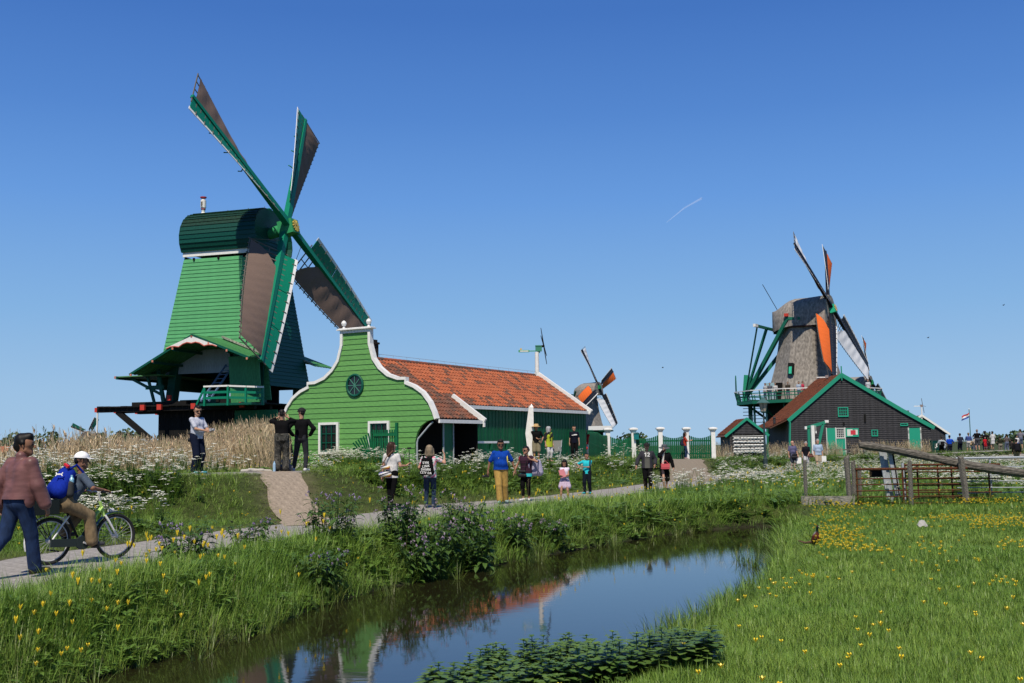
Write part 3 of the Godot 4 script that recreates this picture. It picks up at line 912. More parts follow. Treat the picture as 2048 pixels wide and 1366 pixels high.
func wall_boards(mill: Node3D, called: String, y0: float, y1: float, pitch: float, left: Callable, right: Callable, m: Material, lip := 0.035) -> void:
	# left/right give the wall's edge points at a height; boards lap downwards
	var k := int((y1 - y0) / pitch)
	for i in k:
		var a := y0 + i * pitch; var b := a + pitch
		var p0: Vector3 = left.call(a); var p1: Vector3 = right.call(a); var p2: Vector3 = right.call(b); var p3: Vector3 = left.call(b)
		var out := (p1 - p0).cross(p3 - p0).normalized()
		var q := MB.new()
		q.col = shade(0.95, 0.05)
		var f0 := p0 + out * lip; var f1 := p1 + out * lip
		var g := out * -0.04
		q.hexa([p0 + out * lip, p1 + out * lip, p1 + g, p0 + g, p3 + out * 0.004, p2 + out * 0.004, p2 + g, p3 + g])
		obj(called, q, m, mill)

func sheet(q: MB, a: Vector3, b: Vector3, c: Vector3, d: Vector3, th: float) -> void: # a slab: a,b,c,d ccw from outside
	var n := (b - a).cross(d - a).normalized() * -th
	q.hexa([a + n, b + n, c + n, d + n, a, b, c, d])

func build_green_mill() -> void:
	var o := thing("green_sawmill", "tall bright green wooden sawing windmill with brown canvas sails", "windmill", V(-13.02, 0, 64), -17.5)
	var hub := Vector3(0, 14.66, 0)
	var tilt := deg_to_rad(11.7)
	for i in 4:
		sail(o, hub + Vector3(0.05 if i % 2 else -0.3, 0, 0), tilt, deg_to_rad(33.4) + i * PI / 2, 10.2, {"stock": M.teal, "board": M.teal, "edge": M.white, "cloth": M.canvas, "hooks": 1, "lattice": M.timber})
	hub_head(o, hub, tilt, 1.0, mat(0.03, 0.26, 0.10, 0.5), mat(0.62, 0.45, 0.10, 0.5))
	# body: battered box
	var Y0 := 5.2; var Y1 := 13.0
	var fl := func(y: float) -> Vector3: return Vector3(lerpf(-7.45, -5.98, (y - Y0) / (Y1 - Y0)), y, lerpf(2.35, 1.75, (y - Y0) / (Y1 - Y0)))
	var fr := func(y: float) -> Vector3: return Vector3(lerpf(0.10, -1.15, (y - Y0) / (Y1 - Y0)), y, lerpf(2.35, 1.75, (y - Y0) / (Y1 - Y0)))
	var bl := func(y: float) -> Vector3: return Vector3((fl.call(y) as Vector3).x, y, -(fl.call(y) as Vector3).z)
	var br := func(y: float) -> Vector3: return Vector3((fr.call(y) as Vector3).x, y, -(fr.call(y) as Vector3).z)
	wall_boards(o, "plank", 7.3, 13.0, 0.222, fl, fr, M.mill)
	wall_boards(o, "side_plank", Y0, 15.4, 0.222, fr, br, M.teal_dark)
	# lit strip of front wall beside the panel
	var fs := func(y: float) -> Vector3: return Vector3(-0.75, y, (fl.call(y) as Vector3).z)
	wall_boards(o, "plank", 4.4, 7.3, 0.222, fs, fr, M.mill)
	var q := MB.new()
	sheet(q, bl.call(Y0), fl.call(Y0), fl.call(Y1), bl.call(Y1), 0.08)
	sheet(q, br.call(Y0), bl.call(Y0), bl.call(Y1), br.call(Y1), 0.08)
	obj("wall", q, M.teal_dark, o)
	# white band and vents
	q = MB.new(); q.box(Vector3(-3.56, 13.12, 1.8), Vector3(4.95, 0.28, 0.12)); obj("white_band", q, M.white, o)
	for x in [-5.3, -3.65, -1.95]:
		q = MB.new(); q.box(Vector3(x, 12.82, 1.83), Vector3(0.11, 0.15, 0.08)); obj("vent_hole", q, M.inside, o)
	# cap: boards laid over a bulging section, along the ridge
	var sec := [[1.9, 13.26], [2.12, 13.75], [2.16, 14.25], [2.05, 14.75], [1.78, 15.2], [1.36, 15.55], [0.8, 15.76], [0.18, 15.84]]
	var prev := Vector2(sec[0][0], sec[0][1])
	var curve := []
	for i in sec.size() - 1:
		for k in 2: curve.append(Vector2(sec[i][0], sec[i][1]).lerp(Vector2(sec[i + 1][0], sec[i + 1][1]), k / 2.0))
	curve.append(Vector2(0.18, 15.84))
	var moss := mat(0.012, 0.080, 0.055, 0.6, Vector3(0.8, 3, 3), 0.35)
	for sgn in [1.0, -1.0]:
		for i in curve.size() - 1:
			var a: Vector2 = curve[i]; var b: Vector2 = curve[i + 1]
			var x0 := -6.1; var x1 := -0.95 - 0.03 * i
			var nn := Vector2(b.y - a.y, a.x - b.x).normalized()
			q = MB.new(); q.col = shade(0.9, 0.1)
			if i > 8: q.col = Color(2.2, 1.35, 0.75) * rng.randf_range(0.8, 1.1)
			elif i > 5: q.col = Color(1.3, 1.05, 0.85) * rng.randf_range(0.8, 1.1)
			var P := func(x: float, p: Vector2, out: float) -> Vector3: return Vector3(x, p.y + nn.y * out, (p.x + nn.x * out) * sgn)
			var pts := [P.call(x0, a, 0.045), P.call(x1, a, 0.045), P.call(x1, a, -0.03), P.call(x0, a, -0.03), P.call(x0, b, 0.005), P.call(x1, b, 0.005), P.call(x1, b, -0.03), P.call(x0, b, -0.03)]
			if sgn < 0: pts = [pts[3], pts[2], pts[1], pts[0], pts[7], pts[6], pts[5], pts[4]]
			q.hexa(pts)
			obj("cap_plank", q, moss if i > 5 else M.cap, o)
	for x in [-6.08, -1.35]:
		var pl := PackedVector2Array()
		for p in curve: pl.append(Vector2(p.x, p.y))
		for i in range(curve.size() - 1, -1, -1): pl.append(Vector2(-curve[i].x, curve[i].y))
		q = MB.new()
		var t := MB.new(); t.prism(pl, -0.05, 0.05)
		q.add(t, Transform3D(Basis(Vector3(0, 0, -1), Vector3.UP, Vector3(1, 0, 0)), Vector3(x, 0, 0)))
		obj("cap_end", q, M.cap, o)
	q = MB.new(); q.beam(Vector3(-6.1, 15.84, 0), Vector3(-1.3, 15.84, 0), 0.3, 0.12); obj("ridge_board", q, M.teal, o)
	for x in [-4.2, -2.8, -1.7]:
		q = MB.new(); q.tube([Vector3(x, 15.85, 0), Vector3(x, 16.05, 0)], 0.02, 6); obj("ridge_pin", q, M.timber, o)
	# painted finial
	var fin := Vector3(-5.91, 15.9, 0)
	q = MB.new(); q.lathe([Vector2(0.17, 0), Vector2(0.10, 0.16), Vector2(0.12, 0.28), Vector2(0.13, 0.36), Vector2(0.17, 0.42), Vector2(0.17, 0.86), Vector2(0.13, 0.9), Vector2(0.1, 0.94), Vector2(0.1, 1.0)], 10, fin); obj("finial", q, M.white, o)
	q = MB.new(); q.lathe([Vector2(0.125, 0.28), Vector2(0.15, 0.32), Vector2(0.125, 0.36)], 10, fin); q.lathe([Vector2(0.1, 0.98), Vector2(0.19, 1.02), Vector2(0.19, 1.09), Vector2(0, 1.1)], 10, fin); obj("finial_ring", q, mat(0.33, 0.03, 0.05, 0.6), o)
	q = MB.new(); q.box(fin + Vector3(0.0, 0.66, 0.172), Vector3(0.11, 0.22, 0.012))
	var tor := []
	for i in 13: tor.append(fin + Vector3(cos(TAU * i / 12) * 0.045, 0.475 + sin(TAU * i / 12) * 0.045, 0.176))
	q.tube(tor, 0.012, 5, false); obj("finial_badge", q, M.timber, o)
	# awnings over the saw floor: gabled, one on each side of the body
	for sgn in [1.0, -1.0]:
		var zi: float = 2.2 * sgn; var zo: float = 5.1 * sgn
		var rx := -3.15
		q = MB.new(); q.col = Color(1.0, 1.0, 1.0)
		var ra := Vector3(rx, 8.0, zo); var rb := Vector3(rx, 8.0, zi)
		var la := Vector3(-7.15, 5.95, zo); var lb := Vector3(-7.15, 5.95, zi)
		var ea := Vector3(0.42, 6.62, zo); var eb := Vector3(0.42, 6.62, zi)
		# boards run down the slope
		var cnt := 16
		for side in [[ra, rb, ea, eb], [ra, rb, la, lb]]:
			for i in cnt:
				var t0 := float(i) / cnt; var t1 := float(i + 1) / cnt - 0.004
				var bq := MB.new(); bq.col = shade(0.93, 0.07)
				var a: Vector3 = (side[0] as Vector3).lerp(side[1], t0); var b: Vector3 = (side[0] as Vector3).lerp(side[1], t1)
				var c: Vector3 = (side[2] as Vector3).lerp(side[3], t1); var d: Vector3 = (side[2] as Vector3).lerp(side[3], t0)
				c.y += 0.02 * (i % 2); d.y += 0.02 * (i % 2)
				var up := Vector3(0, -0.05, 0)
				var lst := [a + up, b + up, c + up, d + up, a, b, c, d]
				if (b - a).cross(d - a).y < 0: lst = [d + up, c + up, b + up, a + up, d, c, b, a]
				bq.hexa(lst)
				obj("awning_board", bq, mat(0.085, 0.33, 0.115, 0.55, Vector3(1, 1, 1), 0.7), o)
		q = MB.new(); q.beam(rb + Vector3(0.1, 0.1, 0.06), eb + Vector3(-0.05, 0.1, 0.06), 0.16, 0.1); obj("flashing", q, mat(0.42, 0.44, 0.36, 0.7, Vector3(1, 1, 1), 0.6), o)
		q = MB.new()
		q.beam(ra + Vector3(0, -0.06, 0.02 * sgn), ea + Vector3(0, -0.06, 0.02 * sgn), 0.06, 0.12); q.beam(ra + Vector3(0, -0.06, 0.02 * sgn), la + Vector3(0, -0.06, 0.02 * sgn), 0.06, 0.12)
		obj("verge_board", q, M.teal_dark, o)
		for t in [0.3, 0.62]:
			q = MB.new(); q.beam(ra.lerp(la, t) + Vector3(0, -0.2, 0), rb.lerp(lb, t) + Vector3(0, -0.2, 0), 0.1, 0.14); obj("purlin", q, M.teal_dark, o)
			q = MB.new(); q.beam(ra.lerp(ea, t) + Vector3(0, -0.2, 0), rb.lerp(eb, t) + Vector3(0, -0.2, 0), 0.1, 0.14); obj("purlin", q, M.teal_dark, o)
		for t in [0.0, 0.3, 0.62, 0.97]:
			for e in [la, ea]:
				q = MB.new(); q.box(ra.lerp(e, t) + Vector3(0, -0.14, 0.06 * sgn), Vector3(0.1, 0.12, 0.05)); obj("purlin_end", q, mat(0.55, 0.22, 0.15, 0.6), o)
	# scalloped valance
	var vp := PackedVector2Array([Vector2(-3.15, 7.88), Vector2(-4.75, 7.30)])
	for i in 13:
		var t := i / 12.0
		vp.append(Vector2(lerpf(-4.75, -1.55, t), 7.26 + 0.10 * absf(sin(PI * t * 4.0)) + 0.24 * exp(-pow((t - 0.5) * 4.5, 2))))
	vp.append(Vector2(-1.55, 7.30))
	q = MB.new(); q.prism(vp, 5.13, 5.17); obj("valance", q, M.white, o)
	var vr := []
	for i in range(2, vp.size() - 1): vr.append(Vector3(vp[i].x, vp[i].y - 0.02, 5.16))
	q = MB.new(); q.tube(vr, 0.045, 6); obj("valance_edge", q, mat(0.40, 0.10, 0.07, 0.6), o)
	# saw floor wall: pale upright boards above the opening
	for i in 24:
		q = MB.new(); q.col = shade(0.93, 0.06)
		q.box(Vector3(-6.7 + 0.178 * i, 6.72, 2.3), Vector3(0.172, 1.35, 0.05)); obj("white_board", q, mat(0.40, 0.50, 0.58, 0.7, Vector3(3, 0.5, 3), 0.85), o)
	q = MB.new(); q.box(Vector3(-1.75, 6.6, 2.36), Vector3(1.0, 1.3, 0.1)); obj("dark_hatch", q, M.teal_dark, o)
	# frame posts and floor
	for x in [-6.2, -0.6]:
		for z in [2.2, -2.2]:
			q = MB.new(); q.beam(Vector3(x + (-0.25 if x < -3 else 0.0), 4.2, z), Vector3(x + 0.1, 6.5, z), 0.55, 0.5); obj("corner_post", q, M.teal_dark, o)
	for z in [3.4, -3.4]:
		q = MB.new(); q.beam(Vector3(-6.1, 4.4, z), Vector3(-6.6, 6.6, z), 0.16, 0.2); obj("brace", q, M.teal_dark, o)
		q = MB.new(); q.beam(Vector3(-6.2, 4.8, z), Vector3(-8.5, 5.9, z), 0.12, 0.14); obj("brace", q, M.teal_dark, o)
		q = MB.new(); q.beam(Vector3(-6.7, 4.3, z), Vector3(-7.3, 6.2, z), 0.12, 0.14); obj("brace", q, M.teal_dark, o)
		q = MB.new(); q.beam(Vector3(-7.3, 5.25, z), Vector3(-6.1, 5.25, z), 0.1, 0.22); obj("brace", q, M.teal_dark, o)
	# lean-to awning at the left end
	for i in 14:
		q = MB.new(); q.col = shade(0.9, 0.08)
		var z0 := 3.9 - i * 0.52
		sheet(q, Vector3(-8.9, 5.92, z0), Vector3(-6.0, 5.95, z0), Vector3(-6.0, 5.95, z0 - 0.5), Vector3(-8.9, 5.92, z0 - 0.5), 0.06)
		obj("awning_board", q, mat(0.10, 0.26, 0.10, 0.6), o)
	q = MB.new(); q.beam(Vector3(-8.85, 5.82, 4.0), Vector3(-8.85, 5.82, -3.6), 0.1, 0.16); obj("purlin", q, M.teal_dark, o)
	for i in 4:
		q = MB.new(); q.box(Vector3(-8.98, 5.86, 3.9 - i * 2.4), Vector3(0.12, 0.14, 0.14)); obj("purlin_end", q, mat(0.45, 0.2, 0.17, 0.6), o)
	# machinery seen through the opening
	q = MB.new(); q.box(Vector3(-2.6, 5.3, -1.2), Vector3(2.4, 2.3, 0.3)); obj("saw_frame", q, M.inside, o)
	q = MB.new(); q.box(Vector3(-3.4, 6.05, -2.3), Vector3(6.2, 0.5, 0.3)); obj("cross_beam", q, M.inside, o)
	for x in [-4.9, -4.1, -3.3]:
		q = MB.new(); q.box(Vector3(x, 4.75, 0.4), Vector3(0.34, 0.9, 0.3)); obj("saw_post", q, M.teal_dark, o)
	q = MB.new(); q.box(Vector3(-4.0, 4.4, 1.4), Vector3(4.6, 0.36, 0.3)); obj("saw_bench", q, M.teal_dark, o)
	# platform
	for i in 26:
		q = MB.new(); q.col = shade(0.9, 0.25)
		q.box(Vector3(-10.0 + 0.4 * i + 0.2, 4.16 + rng.randf_range(-0.01, 0.02), 1.0), Vector3(0.385, 0.08, 6.4)); obj("deck_board", q, M.black, o)
	for z in [3.9, 2.2, 0.2, -1.8]:
		q = MB.new(); q.box(Vector3(-5.0, 4.0, z), Vector3(10.2, 0.26, 0.3)); obj("deck_beam", q, M.black, o)
		q = MB.new(); q.box(Vector3(-10.18, 4.02, z), Vector3(0.16, 0.26, 0.32)); obj("beam_end", q, M.red, o)
	for x in [-6.85, -5.75, -3.55, -0.5]:
		q = MB.new(); q.box(Vector3(x, 4.08, 4.28), Vector3(0.28, 0.3, 0.14)); obj("beam_end", q, M.red, o)
	for x in [-5.6, -1.5]:
		q = MB.new(); q.box(Vector3(x, 4.62, 3.6), Vector3(0.22, 0.3, 0.14)); obj("beam_end", q, M.red, o)
	q = MB.new(); q.box(Vector3(-6.4, 4.32, 3.2), Vector3(3.6, 0.22, 0.5)); q.box(Vector3(-1.9, 4.34, 3.3), Vector3(1.4, 0.26, 0.5)); obj("saw_log", q, M.black, o)
	q = MB.new(); q.beam(Vector3(-8.8, 3.9, 3.9), Vector3(-6.6, 2.3, 3.9), 0.2, 0.3); obj("strut", q, M.black, o)
	q = MB.new(); q.beam(Vector3(-8.8, 3.9, -1.8), Vector3(-6.6, 2.3, -1.8), 0.2, 0.3); obj("strut", q, M.black, o)
	q = MB.new(); q.tube([Vector3(-10.1, 4.0, 4.0), Vector3(-10.1, 2.7, 4.0)], 0.05, 8); obj("tow_post", q, M.white, o)
	# undercroft
	for i in 30:
		q = MB.new(); q.col = shade(0.8, 0.3)
		q.box(Vector3(-6.4 + 0.17 * i, 1.8, 3.3), Vector3(0.16, 4.2, 0.06)); obj("base_board", q, M.black, o)
	q = MB.new(); q.box(Vector3(-3.2, 1.9, 0), Vector3(6.6, 3.9, 5.8)); obj("base_wall", q, M.black, o)
	for i in 13:
		q = MB.new(); q.col = shade(0.95, 0.06)
		q.box(Vector3(-1.28 + 0.205 * i, 1.6, 3.55), Vector3(0.2, 4.4, 0.07)); obj("base_plank", q, mat(0.015, 0.17, 0.075, 0.6, Vector3(2, 0.5, 2), 0.75), o)
	# sloping weather panel beside the stairs
	for i in 12:
		q = MB.new(); q.col = shade(0.95, 0.05)
		q.beam(Vector3(-1.42 + 0.16 * i, 4.2, 3.75), Vector3(-1.72 + 0.16 * i, 6.8, 3.6), 0.155, 0.05, Vector3(0, 0, 1)); obj("panel_board", q, mat(0.06, 0.29, 0.11, 0.55, Vector3(2, 0.5, 2), 0.8), o)
	# balcony
	var zb := 5.2
	q = MB.new(); q.beam(Vector3(-2.3, 5.08, zb), Vector3(-0.8, 5.08, zb), 0.12, 0.09); q.beam(Vector3(-0.8, 5.075, zb), Vector3(0.85, 5.0, 4.3), 0.12, 0.09); obj("handrail", q, M.white, o)
	for p in [[-2.25, zb], [-0.8, zb], [0.02, 4.75], [0.8, 4.3]]:
		q = MB.new(); q.box(Vector3(p[0], 4.55, p[1]), Vector3(0.11, 1.05, 0.11)); obj("baluster", q, M.teal, o)
	for y in [4.75, 4.45]:
		q = MB.new(); q.beam(Vector3(-2.3, y, zb), Vector3(-0.8, y, zb), 0.04, 0.13); q.beam(Vector3(-0.8, y, zb), Vector3(0.85, y - 0.05, 4.3), 0.04, 0.13); obj("rail", q, M.teal, o)
	q = MB.new(); q.box(Vector3(-1.0, 4.1, 4.6), Vector3(3.2, 0.12, 1.1)); obj("balcony_floor", q, M.teal_dark, o)
	q = MB.new(); q.beam(Vector3(-2.3, 4.95, zb), Vector3(-2.75, 4.1, zb), 0.07, 0.1); obj("brace", q, M.teal, o)
	# ladder
	q = MB.new()
	for s in [0.0, 0.5]: q.beam(Vector3(-2.95 + s, 4.3, 4.5), Vector3(-2.5 + s, 6.45, 2.7), 0.06, 0.09)
	for i in 9:
		var t := (i + 0.5) / 9
		q.beam(Vector3(-2.95, 4.3, 4.5).lerp(Vector3(-2.5, 6.45, 2.7), t), Vector3(-2.45, 4.3, 4.5).lerp(Vector3(-2.0, 6.45, 2.7), t), 0.1, 0.035)
	obj("ladder", q, mat(0.10, 0.17, 0.28, 0.6), o)

func poly_tower(m: MB, prof: Array, sides: int, c: Vector3, rot: float) -> void: # prof: [[r, y], ...] bottom up; creased at the corners
	for i in prof.size() - 1:
		for k in sides:
			var p := []
			for q in [[i, k], [i, k + 1], [i + 1, k + 1], [i + 1, k]]:
				var t: float = TAU * q[1] / sides + rot
				p.append(c + Vector3(cos(t) * prof[q[0]][0], prof[q[0]][1], -sin(t) * prof[q[0]][0]))
			m.quad(p[0], p[1], p[2], p[3])

func thatch_cap(o: Node3D, cx: float, y0: float, y1: float, rl: float, rw: float, m: Material) -> void:
	# boat shaped, ridge along x rising to the front
	var q := MB.new()
	var rows := 14; var seg_n := 16
	var g := []
	for i in rows + 1:
		var t := float(i) / rows
		var x := cx - rl + 2.0 * rl * t
		var wd := rw * pow(clampf(1.0 - pow(absf(t * 2 - 1.15) / 1.15, 2.4), 0.0, 1.0), 0.55)
		if t > 0.6: wd = rw * lerpf(1.0, 0.72, (t - 0.6) / 0.4)
		wd = maxf(wd, 0.12)
		var top := lerpf(y0 + (y1 - y0) * 0.62, y1, smoothstep(0.0, 0.45, t))
		top = lerpf(top, y1 + 0.15, smoothstep(0.6, 1.0, t))
		var bot := y0 - 0.45 * smoothstep(0.5, 0.0, t)
		var row := []
		for k in seg_n + 1:
			var a := PI * k / seg_n
			row.append(Vector3(x, bot + (top - bot) * pow(sin(a), 0.72), cos(a) * wd * (1.0 + 0.06 * sin(a * 2))))
		g.append(row)
	for i in rows:
		for k in seg_n:
			var nn := func(a: int, b: int) -> Vector3:
				var u: Vector3 = g[mini(a + 1, rows)][b] - g[maxi(a - 1, 0)][b]
				var w: Vector3 = g[a][mini(b + 1, seg_n)] - g[a][maxi(b - 1, 0)]
				return w.cross(u).normalized() * -1.0
			q.quad_n(g[i][k], g[i + 1][k], g[i + 1][k + 1], g[i][k + 1], nn.call(i, k), nn.call(i + 1, k), nn.call(i + 1, k + 1), nn.call(i, k + 1))
	var c := (g[rows][0] + g[rows][seg_n]) * 0.5 as Vector3
	for k in seg_n: q.tri(c, g[rows][k], g[rows][k + 1])
	obj("thatched_cap", q, m, o)

func build_stage_mill() -> void:
	var o := thing("stage_mill", "grey thatched windmill with orange and white sails above a green railed stage", "windmill", V(33.15, 0, 113), -32)
	var hub := Vector3(0, 15.35, 0)
	var tilt := deg_to_rad(14.0)
	var dark := mat(0.013, 0.014, 0.02, 0.5)
	var cloths := [M.orange, mat(0.72, 0.74, 0.78, 0.9), M.orange, mat(0.72, 0.74, 0.78, 0.9)]
	for i in 4:
		sail(o, hub + Vector3(0.1 if i % 2 else -0.35, 0, 0), tilt, deg_to_rad(39.6) + i * PI / 2, 9.6, {"stock": dark, "board": dark, "edge": M.white, "cloth": cloths[i], "lattice": M.timber, "t0": 24.0, "b": 0.85})
	hub_head(o, hub, tilt, 1.0, mat(0.02, 0.42, 0.24, 0.5), mat(0.62, 0.45, 0.18, 0.5))
	var cx := -2.9
	var q := MB.new()
	poly_tower(q, [[4.5, 6.05], [4.05, 7.1], [3.65, 8.2], [3.25, 9.6], [2.95, 11.1], [2.72, 12.6], [2.6, 13.6]], 8, Vector3(cx, 0, 0), PI / 8 + 0.13)
	obj("thatched_tower", q, M.thatch, o)
	q = MB.new(); q.lathe([Vector2(2.7, 13.45), Vector2(2.85, 13.5), Vector2(2.85, 13.75), Vector2(2.75, 13.8)], 24, Vector3(cx, 0, 0)); obj("curb_ring", q, mat(0.06, 0.03, 0.03, 0.7), o)
	thatch_cap(o, cx - 0.35, 13.6, 16.7, 3.1, 2.9, M.thatch)
	q = MB.new(); q.box(Vector3(-0.55, 15.0, 0), Vector3(0.2, 1.6, 3.0)); q.beam(Vector3(-0.6, 16.4, -1.2), Vector3(-0.6, 16.4, 1.2), 0.3, 0.25); obj("breast_board", q, mat(0.01, 0.13, 0.08, 0.5), o)
	q = MB.new(); poly_tower(q, [[4.3, 0.2], [4.25, 6.1]], 8, Vector3(cx, 0, 0), PI / 8 + 0.13); obj("base_wall", q, M.black, o)
	# window and door
	var wn := MB.new(); wn.box(Vector3(cx - 0.55, 9.15, 3.42), Vector3(0.55, 1.1, 0.5), Basis(Vector3.RIGHT, -0.25)); obj("window_hood", wn, M.inside, o)
	wn = MB.new(); wn.box(Vector3(cx - 0.55, 8.95, 3.55), Vector3(0.3, 0.75, 0.4), Basis(Vector3.RIGHT, -0.25)); obj("shutter", wn, mat(0.03, 0.42, 0.26, 0.5), o)
	wn = MB.new(); wn.box(Vector3(cx - 2.05, 6.9, 3.75), Vector3(1.1, 1.7, 0.7)); obj("doorway", wn, M.inside, o)
	wn = MB.new(); wn.box(Vector3(cx - 2.5, 6.9, 4.2), Vector3(1.0, 1.7, 0.08)); obj("door", wn, mat(0.28, 0.42, 0.46, 0.6), o)
	# stage
	var sr := 7.3
	var sides := 12
	q = MB.new()
	for k in sides:
		var a0 := TAU * k / sides; var a1 := TAU * (k + 1) / sides
		var p := [Vector3(cos(a0) * 4.0, 5.95, -sin(a0) * 4.0), Vector3(cos(a0) * sr, 5.95, -sin(a0) * sr), Vector3(cos(a1) * sr, 5.95, -sin(a1) * sr), Vector3(cos(a1) * 4.0, 5.95, -sin(a1) * 4.0)]
		for i in 4: p[i] += Vector3(cx, 0, 0)
		sheet(q, p[0], p[1], p[2], p[3], 0.16)
	obj("stage_floor", q, mat(0.05, 0.075, 0.05, 0.8, Vector3(2, 2, 2), 0.5), o)
	var white := M.white as StandardMaterial3D
	var gm := mat(0.012, 0.14, 0.085, 0.55)
	for k in sides:
		var a0 := TAU * k / sides; var a1 := TAU * (k + 1) / sides
		var c := Vector3(cx, 0, 0)
		var u := c + Vector3(cos(a0) * (sr + 0.25), 6.95, -sin(a0) * (sr + 0.25)); var w := c + Vector3(cos(a1) * (sr + 0.25), 6.95, -sin(a1) * (sr + 0.25))
		var ub := c + Vector3(cos(a0) * sr, 6.0, -sin(a0) * sr); var wb := c + Vector3(cos(a1) * sr, 6.0, -sin(a1) * sr)
		q = MB.new(); q.beam(u, w, 0.1, 0.09); obj("handrail", q, white, o)
		for t in [0.35, 0.68]:
			q = MB.new(); q.beam(ub.lerp(u, t), wb.lerp(w, t), 0.05, 0.09); obj("rail", q, gm, o)
		for i in 4:
			var t := i / 4.0
			q = MB.new(); q.beam(ub.lerp(wb, t) + Vector3(0, -0.1, 0), u.lerp(w, t), 0.08, 0.08); obj("baluster", q, gm, o)
		q = MB.new(); q.beam(ub + Vector3(0, -0.25, 0), wb + Vector3(0, -0.25, 0), 0.12, 0.3); obj("edge_beam", q, gm, o)
		q = MB.new(); q.beam(c + Vector3(cos(a0) * 4.2, 4.0, -sin(a0) * 4.2), c + Vector3(cos(a0) * 6.6, 5.8, -sin(a0) * 6.6), 0.16, 0.16); obj("strut", q, gm, o)
	for k in 9:
		var a := PI * 1.02 + PI * 0.9 * k / 8.0
		q = MB.new(); q.tube([Vector3(cx + cos(a) * 6.0, 0.2, -sin(a) * 6.0), Vector3(cx + cos(a) * 6.0, 3.2, -sin(a) * 6.0)], 0.12, 8); obj("stage_post", q, gm, o)
		q = MB.new(); q.tube([Vector3(cx + cos(a) * 6.0, 3.2, -sin(a) * 6.0), Vector3(cx + cos(a) * 6.0, 4.6, -sin(a) * 6.0)], 0.125, 8); obj("stage_post", q, mat(0.30, 0.50, 0.36, 0.6), o)
		q = MB.new(); q.tube([Vector3(cx + cos(a) * 6.0, 4.6, -sin(a) * 6.0), Vector3(cx + cos(a) * 6.0, 5.8, -sin(a) * 6.0)], 0.12, 8); obj("stage_post", q, gm, o)
	# slatted stair side below the stage, left
	for i in 14:
		q = MB.new(); q.box(Vector3(cx - 4.6, 0.9 + i * 0.36, 3.9), Vector3(2.0, 0.06, 0.24)); obj("stair_tread", q, M.black, o)
	# tail beams down to the winch wheel at the rear of the stage
	var tail := Vector3(cx - 6.6, 6.4, 0.6)
	for z in [2.3, -2.3]:
		q = MB.new(); q.beam(Vector3(cx - 0.9, 14.4, z * 1.2), tail, 0.34, 0.38); obj("tail_beam", q, gm, o)
		q = MB.new(); q.beam(Vector3(cx - 3.3, 13.7, z), tail, 0.22, 0.24); obj("tail_beam", q, gm, o)
		q = MB.new(); q.beam(Vector3(cx - 1.0, 14.4, z * 1.2), Vector3(cx - 1.0, 14.4, z * 1.2) + Vector3(1.4, -0.1, 0), 0.28, 0.28); obj("beam_stub", q, gm, o)
		q = MB.new(); q.box(Vector3(cx - 1.0, 14.75, z * 1.25), Vector3(0.4, 0.3, 0.4)); obj("beam_cap", q, M.red, o)
	q = MB.new(); q.beam(Vector3(cx - 3.4, 13.6, -2.7), Vector3(cx - 3.4, 13.6, 5.6), 0.24, 0.26); obj("spreader", q, gm, o)
	q = MB.new(); q.beam(Vector3(cx - 3.4, 13.6, 5.1), Vector3(cx - 3.4, 13.6, 5.9), 0.27, 0.3); obj("spreader_tip", q, M.white, o)
	q = MB.new(); q.beam(Vector3(cx - 3.4, 13.6, 5.0), tail, 0.13, 0.15); obj("tail_stay", q, gm, o)
	q = MB.new(); q.beam(Vector3(cx - 6.6, 6.0, 0.6), Vector3(cx - 6.3, 8.9, 0.55), 0.45, 0.5); obj("tail_post", q, mat(0.02, 0.25, 0.14, 0.5), o)
	q = MB.new()
	var wc := Vector3(cx - 7.4, 7.7, 1.0)
	var rim := []
	for i in 25: rim.append(wc + Vector3(cos(TAU * i / 24) * 0.35, sin(TAU * i / 24) * 1.15, cos(TAU * i / 24) * 0.85))
	q.tube(rim, 0.05, 6, false)
	for i in 8: q.tube([wc, rim[i * 3]], 0.035, 5)
	obj("winch_wheel", q, gm, o)
	q = MB.new(); q.tube([Vector3(cx - 2.6, 15.4, 0.5), Vector3(cx - 4.0, 18.4, 1.2)], 0.035, 5); obj("lightning_rod", q, M.black, o)

